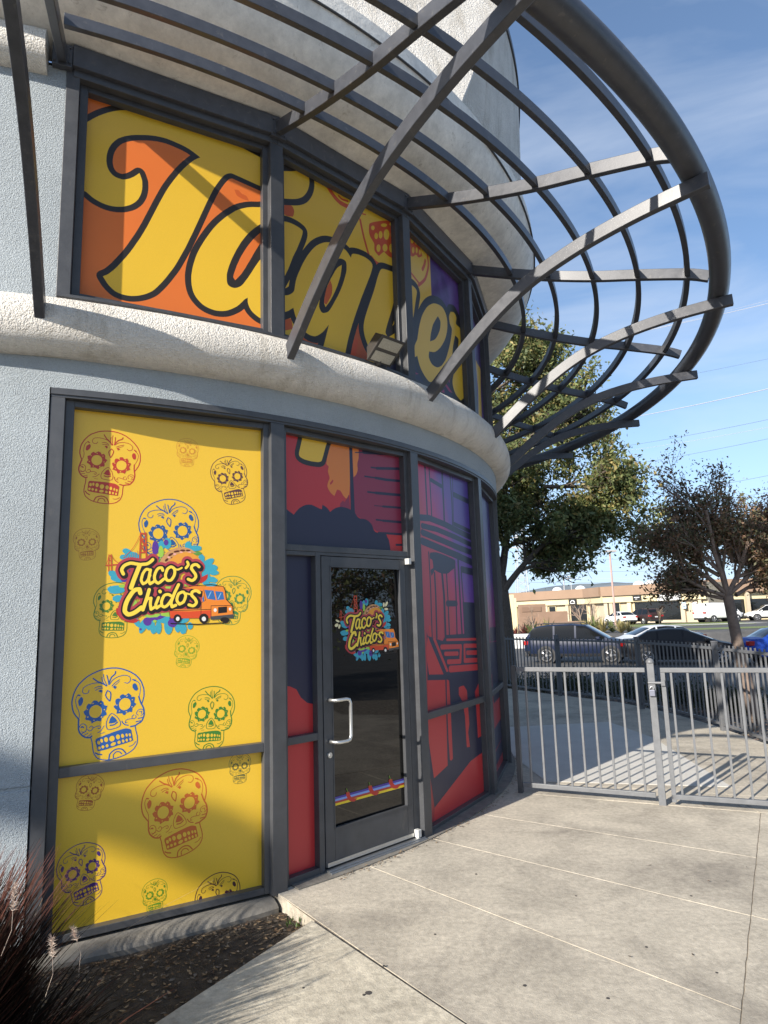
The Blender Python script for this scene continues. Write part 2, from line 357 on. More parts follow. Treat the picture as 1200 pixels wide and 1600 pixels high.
J=[((-.479,4.137),(.283,3.095)), ((-.198,4.941),(1.443,3.148)), ((.361,5.395),(1.961,4.006)), ((1.062,5.839),(2.369,4.927))]
# right-hand lengthwise joint (wavy in the photograph: approximated by its chord)
RJ=((1.404,3.037),(2.694,5.233))
left,right=None,None
p,q=RJ; 
A=clip_half(front,p,q); Bp=clip_half(front,q,p)
slabs=[]
rest=A
for (a,b) in J:
    near,far=split(rest,a,b)
    # camera side is the one holding the lower y centroid
    cy=lambda P: sum(v[1] for v in P)/max(1,len(P))
    if cy(near)>cy(far): near,far=far,near
    slabs.append(near); rest=far
slabs.append(rest)
rest=Bp
for (a,b) in [((1.0,1.2),(3.0,-.9)),((1.961,4.006),(4.1,1.9)),((3.0,6.1),(5.0,4.2))]:
    near,far=split(rest,a,b)
    if sum(v[1] for v in near)/max(1,len(near))>sum(v[1] for v in far)/max(1,len(far)): near,far=far,near
    slabs.append(near); rest=far
slabs.append(rest)
slabs[0]=[(-.484,4.095),(-2.2,1.27),(-2.2,-3.1),(.92,2.22)]
def slab(poly, m, parent, top=0.0, gap=.0025, th=.10, name='slab', zr=0):
    if len(poly)<3: return
    P=inset(poly, gap); n=len(P)
    if n<3: return
    # subdivided outline for slightly ragged edges
    Q=[]
    for i in range(n):
        a,b=P[i],P[(i+1)%n]; L=math.dist(a,b); m_=max(1,min(40,int(L/.07)))
        for j in range(m_):
            t=j/m_; x=a[0]+(b[0]-a[0])*t; y=a[1]+(b[1]-a[1])*t
            d=noise.noise(Vector((x*9,y*9,top)))*.0035 if j else 0
            Q.append((x+d,y-d))
    n=len(Q); v=[(x,y,top-.0015) for x,y in Q]+[(x,y,top-th) for x,y in Q]
    P2=inset(Q,.006) if n<6 else None
    cx=sum(x for x,_ in Q)/n; cy_=sum(y for _,y in Q)/n
    def inn(i):
        a,b,c=Vector(Q[i-1]),Vector(Q[i]),Vector(Q[(i+1)%n]); e=(c-a).normalized(); return (b.x-e.y*.0015,b.y+e.x*.0015)
    v+= [(*inn(i),top) for i in range(n)]
    f=[tuple(range(2*n,3*n))]+[(i,(i+1)%n,2*n+(i+1)%n,2*n+i) for i in range(n)]+[(n+i,n+(i+1)%n,(i+1)%n,i) for i in range(n)]
    o=mesh_obj(name, v, f, m, parent); return o
M_conc1 = mat('warm_broomed_concrete', (.51,.46,.36), .92, var=.10, vscale=2.6, grain=(24,.3), bump=.8, bscale=170, bdist=.003, bscale2=45, stains=((.32,.28,.22),1.8,.5,.75))
for i,s in enumerate(slabs): slab(s, M_conc1 if i==0 else M_conc, walk, top=(.009,-.0,.0,.0,0,.004,.003,.003,.003)[i%9])
# patio behind the gate
patio=tag(mesh_obj('patio', [(x,y,-.045) for x,y in [(.6,6.9),(1.19,6.66),(3.0,5.85),(7.0,4.1),(6,8.4),(4.66,8.4),(4.68,9.2),(4.70,10.1),(4.6,11.3),(4.26,12.8),(3.42,14.25),(2.2,16.6),(-2,18.5),(-1,12)]], [tuple(range(14))], MATS['joint_filler']), kind='structure')
back=[(.8,6.87),(1.22,6.69),(3.02,5.872),(7.0,4.15),(6,8.2),(4.66,8.4),(4.68,9.2),(4.70,10.1),(4.6,11.3),(4.26,12.8),(3.42,14.25),(2.2,16.6),(-2,18.5),(-1,12)]
R1,R2_=split(back,(3.05,5.9),(3.231,11.026))
for half in (R1,R2_):
    rest=half
    for (a,b) in [((1.0,7.25),(4.0,6.05)),((1.4,8.06),(3.4,8.30)),((1.655,10.35),(3.36,10.607)),((2.312,12.989),(3.4,11.25))]:
        lo,hi=split(rest,a,b)
        if len(lo)<3 or len(hi)<3: continue
        if sum(v[1] for v in lo)/len(lo)>sum(v[1] for v in hi)/len(hi): lo,hi=hi,lo
        slab(lo, M_conc, patio); rest=hi
    slab(rest, M_conc, patio)
slab([(1.56,7.09),(3.233,6.659),(3.50,9.216),(3.36,10.60),(1.62,10.39),(1.45,8.5)], M_conc2, patio, top=.004, th=.02, name='repair_patch')
# planting bed soil left of the walk
N=60; vs=[];fs=[]
for j in range(N+1):
    for i in range(N+1):
        x=-5.2+i*5.1/N; y=.3+j*4.6/N
        z=-.085+noise.noise(Vector((x*3,y*3,0)))*.018+noise.noise(Vector((x*11,y*11,3)))*.008
        vs.append((x,y,z))
fs=[(j*(N+1)+i,j*(N+1)+i+1,(j+1)*(N+1)+i+1,(j+1)*(N+1)+i) for j in range(N) for i in range(N)]
bed=tag(mesh_obj('planting_bed', vs, fs, M_soil, smooth=True), kind='structure')
# concrete footing kerb under the yellow window
mb=MB(); mb.revolve([(5.30,-.15),(5.48,-.15),(5.485,-.058),(5.47,-.042),(5.42,-.02),(5.30,-.02)], R(-100), ang(1)-.008, 60, closed=True); mb.build('footing', M_conc0, B, angle=40)
mb=MB(); mb.revolve([(5.25,-.15),(5.46,-.15),(5.465,.008),(5.25,.012)], ang(1)+.02, A_R, 80, closed=True); mb.build('footing', M_conc0, B, angle=40)

# old gum and stains trodden into the walk
M_gum=mat('old_gum',(.06,.055,.05),.8); g_=random.Random(5)
def gp(px,py):
    d=fw+r2*((px-600)/FPX)-u2*((py-800)/FPX); t=-CAMH/d.z; return (d*t).x,(d*t).y
for px,py,r_ in [(576,1555,.014),(569,1558,.007),(600,1512,.006),(744,1366,.008),(1010,1480,.007),(900,1400,.006),(820,1540,.008),(1080,1400,.007),(680,1460,.006),(474,1547,.006),(950,1560,.007),(1120,1520,.006)]:
    x,y=gp(px,py); n=11; zt=.0105 if (px<730 and py>1437+(px-490)*.68) else .0016
    P=[(x+r_*math.cos(6.283*i/n)*(1+.25*g_.random()),y+r_*math.sin(6.283*i/n)*(1+.25*g_.random()),zt) for i in range(n)]
    mesh_obj('gum_spot',P+[(a,b,zt-.004) for a,b,_ in P],[tuple(range(n))]+[(i,i+n,(i+1)%n+n,(i+1)%n) for i in range(n)],M_gum,walk)
# ================================================================ GATE AND FENCE
M_gate = mat('grey_gate_paint', (.145,.15,.158), .45, var=.12, vscale=15, bump=.15, bscale=120, bdist=.001, stains=((.10,.08,.06),12,.68,.9))
M_fence = mat('dark_grey_fence_paint', (.13,.133,.14), .5, var=.12, vscale=10)
def Mxy(a,b):
    a,b=Vector((*a,0)),Vector((*b,0)); t=(b-a).normalized(); n=Vector((t.y,-t.x,0))
    return Matrix(((t.x,n.x,0,a.x),(t.y,n.y,0,a.y),(0,0,1,a.z),(0,0,0,1))), (b-a).length
def gate(a,b,label,nb,group=None):
    M,L=Mxy(a,b); g=empty('gate',(a[0],a[1],0),label,'gate',group)
    mb=MB(); mb.box(M,(0,L),(-.019,.019),(1.135,1.175)); mb.build('top_rail',M_gate,g,bevel=.003)
    mb=MB(); mb.box(M,(0,L),(-.019,.019),(.055,.095)); mb.build('bottom_rail',M_gate,g,bevel=.003)
    bar=None
    for i in range(nb):
        s=(i+.5)*(L-.04)/nb+.02
        mb=MB(); mb.box(M,(s-.0095,s+.0095),(-.0095,.0095),(.096,1.134)); mb.build('picket',M_gate,g,bevel=.0015)
    return g,M,L
g1,Mg,Lg=gate((1.255,6.70),(2.325,6.185),'grey steel gate panel with vertical bars between the building post and the padlocked post',9)
p=empty('gate_post',(2.368,6.16,0),'grey square steel latch post with domed cap and small padlock','post')
Mp,_=Mxy((2.368,6.16),(3.13,5.84))
mb=MB(); mb.box(Mp,(-.03,.03),(-.03,.03),(-.05,1.215)); mb.build('post_shaft',M_gate,p,bevel=.004)
mb=MB(); P0=Mp@Vector((0,0,1.213)); mb.revolve([(0,0)],0,0,0) if False else None
mb=MB()
for i in range(5):
    pass
mb.tube([P0+Vector((0,0,h)) for h in (0,.008,.022,.036,.046,.05)],[.034,.036,.034,.026,.013,.002],12); mb.build('post_cap',M_gate,p,smooth=True)
mb=MB(); mb.box(Mp,(-.033,-.024+.06),(-.04,-.029),(.96,1.02)); mb.build('latch_plate',M_gate,p,bevel=.001)
lock=tag(empty('padlock',(2.368,6.12,1.0),'small padlock hanging on the latch post below the latch bolt','padlock'))
lm=mat('padlock_body',(.25,.26,.32),.35,metal=.6); 
mb=MB(); mb.box(Mp,(-.026,.022),(.034,.058),(.93,.985)); mb.build('lock_body',lm,lock,bevel=.004)
c=[Mp@Vector((-.002+.017*math.cos(q),.046,.985+.028*math.sin(q))) for q in [math.pi*i/10 for i in range(11)]]
mb=MB(); mb.tube(c,.0045,8); mb.build('shackle',M_alu,lock,smooth=True)
g2,Mg2,Lg2=gate((2.44,6.128),(4.10,5.43),'longer grey steel gate panel with vertical bars on the right of the padlocked post',13)
mb=MB(); mb.box(Mg2,(0,.038),(-.019,.019),(.03,1.134)); mb.build('stile',M_gate,g2,bevel=.003)
mb=MB(); mb.tube([Mg2@Vector((-.11,.03,1.045)),Mg2@Vector((.02,.03,1.045))],.011,10); mb.box(Mg2,(-.0,.032),(.019,.04),(1.02,1.07)); mb.build('latch_bolt',M_gate,g2)
mb=MB(); mb.box(Mg,(-.048,-.004),(-.028,.028),(-.04,1.19)); o=mb.build('gate_post',M_frame,None,bevel=.003); tag(o,'dark charcoal square post fixed beside the curved storefront, carrying the left gate','post')
# curved perimeter fence
FP=[(2.0,17.2),(2.746,15.45),(3.33,14.25),(4.00,13.0),(4.42,11.6),(4.60,10.3),(4.61,9.17),(4.57,8.2),(4.50,7.0),(4.36,5.9),(4.18,5.35)]
fp=smooth_path([(x,y) for x,y in FP],8)
# resample
D=[0]; 
for i in range(1,len(fp)): D.append(D[-1]+math.dist(fp[i],fp[i-1]))
def at(d):
    for i in range(1,len(fp)):
        if D[i]>=d: t=(d-D[i-1])/(D[i]-D[i-1]); return Vector((fp[i-1][0]+(fp[i][0]-fp[i-1][0])*t, fp[i-1][1]+(fp[i][1]-fp[i-1][1])*t,0))
    return Vector((*fp[-1],0))
fence=empty('picket_fence',(4.6,10.3,0),'long curved grey metal picket fence enclosing the patio, in front of the parked cars','fence')
L=D[-1]; pts=[at(L*i/90) for i in range(91)]
for (n_,z) in (('top_rail',1.12),('bottom_rail',.09)):
    mb=MB(); mb.sweep([q+Vector((0,0,z)) for q in pts],(0,0,1),.035,.03); mb.build(n_,M_fence,fence)
me=None; d=.06; npst=0; posts=[L*i/7 for i in range(8)]
PX=[ ]
while d<L:
    q=at(d); q2=at(d+.02); a=math.atan2(q2.y-q.y,q2.x-q.x)
    if me is None:
        mb=MB(); mb.box(I4,(-.009,.009),(-.009,.009),(.09,1.175)); me=mb.build('picket',M_fence,fence); me.matrix_parent_inverse=Matrix.Identity(4); fM=me
    o=fM if d==.06 else fM.copy()
    if d!=.06: scene.collection.objects.link(o); o.parent=fence
    o.matrix_parent_inverse=WM(fence).inverted(); o.location=q; o.rotation_euler=(0,0,a)
    d+=.115
for pd in [1.3,3.55,5.85,8.15,10.4,12.3]:
    q=at(pd); q2=at(pd+.02); a=math.atan2(q2.y-q.y,q2.x-q.x)
    mb=MB(); w=.032; mb.box(I4,(-w,w),(-w,w),(-.05,1.20)); mb.box(I4,(-w-.004,w+.004),(-w-.004,w+.004),(1.20,1.225)); o=mb.build('post',M_fence,fence,bevel=.004)
    o.matrix_parent_inverse=WM(fence).inverted(); o.location=q; o.rotation_euler=(0,0,a)
# flat print on the window films, in millimetres of each pane: (ink, stroke width or 0 for a filled shape, x,z,x,z,...)
PRINT={}
PRINT['uA']=[('Y',0,[761,5398,877,5377,1367,5370,1366,5207,1240,5244,936,5281]),('K',80,[-17,4885,-3,4912,17,4938,97,5029,168,5103,190,5122,211,5139,233,5155,256,5171,279,5184,303,5196,329,5207,355,5217,381,5226,408,5234,434,5241,515,5256,606,5264,640,5266,680,5268,722,5269,763,5269,804,5267,848,5264,892,5260,937,5255,981,5248,1027,5239,1072,5230,1117,5221,1246,5190,1290,5181,1342,5176,1401,5174,1457,5166,1495,5141,1509,5083,1507,5001,1498,4928,1493,4897,1337,4931,1290,4940,1092,4972,1075,4972,1065,4969,1054,4964,1043,4957,1034,4950,1023,4938,1011,4921,998,4902,987,4883,976,4863,964,4840,952,4816,941,4792,899,4686,806,4430,753,4292,699,4169,686,4142,672,4115,626,4037,610,4012,593,3987,574,3961,556,3938,539,3920,522,3907,505,3895,487,3885,468,3876,449,3868,429,3862,408,3857,388,3855,368,3855,346,3857,326,3862,309,3868,294,3878,280,3890,268,3902,258,3913,231,3955,256,3973,266,3982,276,3993,288,4007,301,4023,313,4039,370,4127,390,4161,410,4198,432,4242,456,4290,477,4337,498,4386,574,4583,593,4630,611,4674,628,4712,647,4749,667,4787,687,4821,702,4848,716,4869,730,4891,744,4911,757,4929,796,4978,807,4990,819,5001,832,5012,844,5021,849,5024,840,5029,818,5041,791,5054,766,5065,744,5071,721,5077,654,5087,632,5089,610,5091,588,5090,565,5088,540,5085,516,5080,491,5074,464,5066,432,5055,401,5044,376,5033,354,5021,332,5008,312,4993,295,4979,281,4963,268,4945,256,4926,247,4907,239,4888,233,4868,229,4848,226,4828,225,4808,225,4786,228,4765,232,4747,238,4731,247,4716,257,4704,268,4694,283,4687,301,4683,319,4682,335,4683,348,4688,363,4696,377,4705,390,4716,405,4729,437,4765,440,4759,445,4746,451,4729,456,4713,457,4695,458,4672,457,4649,454,4628,450,4608,443,4589,435,4570,425,4553,413,4538,400,4524,385,4511,370,4501,354,4492,337,4483,318,4477,300,4472,283,4469,265,4467,248,4467,231,4468,213,4471,195,4476,177,4482,162,4488,149,4495,112,4521,89,4529,55,4539,20,4554,-4,4576,-16,4635,-22,4730,-22,4826,-17,4885]),('K',0,[-17,4885,-3,4912,17,4938,97,5029,147,5082,168,5103,190,5122,211,5139,233,5155,256,5171,279,5184,303,5196,329,5207,355,5217,381,5226,408,5234,434,5241,515,5256,545,5259,576,5262,680,5268,722,5269,763,5269,804,5267,848,5264,892,5260,937,5255,981,5248,1027,5239,1072,5230,1117,5221,1246,5190,1290,5181,1342,5176,1401,5174,1457,5166,1495,5141,1509,5083,1507,5001,1498,4928,1493,4897,1337,4931,1290,4940,1092,4972,1075,4972,1065,4969,1054,4964,1043,4957,1034,4950,1023,4938,1011,4921,998,4902,964,4840,952,4816,941,4792,899,4686,806,4430,753,4292,699,4169,686,4142,672,4115,626,4037,610,4012,593,3987,574,3961,556,3938,539,3920,522,3907,505,3895,487,3885,468,3876,449,3868,429,3862,408,3857,388,3855,368,3855,346,3857,326,3862,309,3868,294,3878,280,3890,268,3902,258,3913,231,3955,256,3973,266,3982,276,3993,288,4007,301,4023,313,4039,370,4127,390,4161,410,4198,432,4242,456,4290,477,4337,498,4386,574,4583,593,4630,611,4674,628,4712,647,4749,667,4787,687,4821,702,4848,716,4869,730,4891,744,4911,757,4929,796,4978,807,4990,819,5001,832,5012,844,5021,849,5024,840,5029,818,5041,791,5054,766,5065,744,5071,721,5077,654,5087,632,5089,610,5091,588,5090,565,5088,540,5085,516,5080,491,5074,464,5066,432,5055,401,5044,376,5033,354,5021,332,5008,312,4993,295,4979,281,4963,268,4945,256,4926,247,4907,239,4888,233,4868,229,4848,226,4828,225,4808,225,4786,228,4765,232,4747,238,4731,247,4716,257,4704,268,4694,283,4687,301,4683,319,4682,335,4683,348,4688,363,4696,377,4705,390,4716,405,4729,437,4765,440,4759,445,4746,451,4729,456,4713,457,4695,458,4672,457,4649,454,4628,450,4608,443,4589,435,4570,425,4553,413,4538,400,4524,385,4511,370,4501,354,4492,337,4483,318,4477,300,4472,283,4469,265,4467,248,4467,231,4468,213,4471,195,4476,177,4482,162,4488,149,4495,112,4521,89,4529,55,4539,20,4554,-4,4576,-16,4635,-22,4730,-22,4826]),('K',88,[1493,4843,1289,4762,1234,4747,1215,4740,1196,4732,1174,4721,1152,4709,1131,4696,1110,4680,1089,4661,1068,4641,1048,4621,1028,4599,1007,4574,986,4548,967,4522,947,4492,926,4457,906,4421,888,4388,873,4357,858,4325,845,4294,833,4264,824,4234,816,4203,809,4174,804,4148,801,4123,798,4098,798,4074,799,4050,801,4027,806,4003,812,3980,821,3960,833,3941,848,3924,865,3908,882,3896,901,3887,921,3880,941,3876,961,3873,981,3873,1001,3875,1021,3879,1041,3885,1061,3894,1083,3907,1103,3921,1122,3935,1139,3953,1157,3974,1171,3992,1180,4003,1202,4020,1202,3990,1204,3977,1208,3966,1213,3952,1220,3939,1228,3927,1239,3916,1254,3904,1271,3893,1288,3884,1328,3871,1485,3829,1493,4843]),('K',0,[1493,4843,1289,4762,1234,4747,1215,4740,1196,4732,1174,4721,1152,4709,1131,4696,1110,4680,1048,4621,1028,4599,1007,4574,986,4548,967,4522,947,4492,926,4457,906,4421,888,4388,873,4357,858,4325,845,4294,833,4264,824,4234,816,4203,809,4174,804,4148,801,4123,798,4098,798,4074,799,4050,801,4027,806,4003,812,3980,821,3960,833,3941,848,3924,865,3908,882,3896,901,3887,921,3880,941,3876,961,3873,981,3873,1001,3875,1021,3879,1041,3885,1061,3894,1083,3907,1103,3921,1122,3935,1139,3953,1157,3974,1171,3992,1180,4003,1202,4020,1202,3990,1204,3977,1208,3966,1213,3952,1220,3939,1228,3927,1239,3916,1254,3904,1271,3893,1288,3884,1328,3871,1485,3829,1491,4680]),('Y',0,[-17,4885,-3,4912,17,4938,97,5029,147,5082,168,5103,190,5122,211,5139,233,5155,256,5171,279,5184,303,5196,329,5207,355,5217,381,5226,408,5234,434,5241,515,5256,545,5259,576,5262,680,5268,722,5269,763,5269,804,5267,848,5264,892,5260,937,5255,981,5248,1027,5239,1072,5230,1117,5221,1246,5190,1290,5181,1342,5176,1401,5174,1457,5166,1495,5141,1509,5083,1507,5001,1498,4928,1493,4897,1337,4931,1290,4940,1092,4972,1075,4972,1065,4969,1054,4964,1043,4957,1034,4950,1023,4938,1011,4921,998,4902,964,4840,952,4816,941,4792,899,4686,806,4430,753,4292,699,4169,686,4142,672,4115,626,4037,610,4012,593,3987,574,3961,556,3938,539,3920,522,3907,505,3895,487,3885,468,3876,449,3868,429,3862,408,3857,388,3855,368,3855,346,3857,326,3862,309,3868,294,3878,280,3890,268,3902,258,3913,231,3955,256,3973,266,3982,276,3993,288,4007,301,4023,313,4039,370,4127,390,4161,410,4198,432,4242,456,4290,477,4337,498,4386,574,4583,593,4630,611,4674,628,4712,647,4749,667,4787,687,4821,702,4848,716,4869,730,4891,744,4911,757,4929,796,4978,807,4990,819,5001,832,5012,844,5021,849,5024,840,5029,818,5041,791,5054,766,5065,744,5071,721,5077,654,5087,632,5089,610,5091,588,5090,565,5088,540,5085,516,5080,491,5074,464,5066,432,5055,401,5044,376,5033,354,5021,332,5008,312,4993,295,4979,281,4963,268,4945,256,4926,247,4907,239,4888,233,4868,229,4848,226,4828,225,4808,225,4786,228,4765,232,4747,238,4731,247,4716,257,4704,268,4694,283,4687,301,4683,319,4682,335,4683,348,4688,363,4696,377,4705,390,4716,405,4729,437,4765,440,4759,445,4746,451,4729,456,4713,457,4695,458,4672,457,4649,454,4628,450,4608,443,4589,435,4570,425,4553,413,4538,400,4524,385,4511,370,4501,354,4492,337,4483,318,4477,300,4472,283,4469,265,4467,248,4467,231,4468,213,4471,195,4476,177,4482,162,4488,149,4495,112,4521,89,4529,55,4539,20,4554,-4,4576,-16,4635,-22,4730,-22,4826]),('Y',0,[1493,4843,1289,4762,1234,4747,1215,4740,1196,4732,1174,4721,1152,4709,1131,4696,1110,4680,1048,4621,1028,4599,1007,4574,986,4548,967,4522,947,4492,926,4457,906,4421,888,4388,873,4357,858,4325,845,4294,833,4264,824,4234,816,4203,809,4174,804,4148,801,4123,798,4098,798,4074,799,4050,801,4027,806,4003,812,3980,821,3960,833,3941,848,3924,865,3908,882,3896,901,3887,921,3880,941,3876,961,3873,981,3873,1001,3875,1021,3879,1041,3885,1061,3894,1083,3907,1103,3921,1122,3935,1139,3953,1157,3974,1171,3992,1180,4003,1202,4020,1202,3990,1204,3977,1208,3966,1213,3952,1220,3939,1228,3927,1239,3916,1254,3904,1271,3893,1288,3884,1328,3871,1485,3829,1491,4680]),('K',0,[1428,4744,1323,4651,1289,4619,1266,4596,1244,4573,1223,4549,1203,4524,1185,4497,1166,4466,1148,4435,1132,4403,1115,4369,1099,4331,1084,4294,1073,4263,1064,4235,1056,4206,1050,4180,1047,4158,1047,4138,1048,4117,1051,4098,1057,4086,1066,4079,1077,4074,1091,4072,1103,4072,1116,4076,1130,4083,1144,4092,1156,4103,1169,4119,1184,4144,1201,4171,1216,4198,1232,4226,1249,4260,1269,4295,1289,4330,1318,4370,1359,4422,1399,4479,1426,4533,1436,4594,1435,4664,1431,4720]),('O',0,[1427,4691,1409,4672,1366,4629,1320,4581,1289,4548,1242,4488,1228,4467,1213,4444,1197,4417,1182,4390,1168,4362,1154,4334,1141,4304,1130,4275,1120,4250,1112,4223,1103,4195,1097,4171,1095,4157,1097,4149,1109,4133,1143,4177,1156,4196,1168,4218,1184,4247,1200,4280,1216,4311,1232,4344,1249,4381,1269,4420,1289,4458,1408,4635,1427,4665,1428,4688]),('O2',0,[1100,4848,1122,4853,1130,4853,1136,4850,1154,4832,1183,4828,1191,4824,1198,4816,1203,4805,1208,4795,1209,4791,1204,4790,1167,4791,1155,4793,1141,4797,1128,4802,1118,4808,1111,4818,1106,4831,1102,4843])]
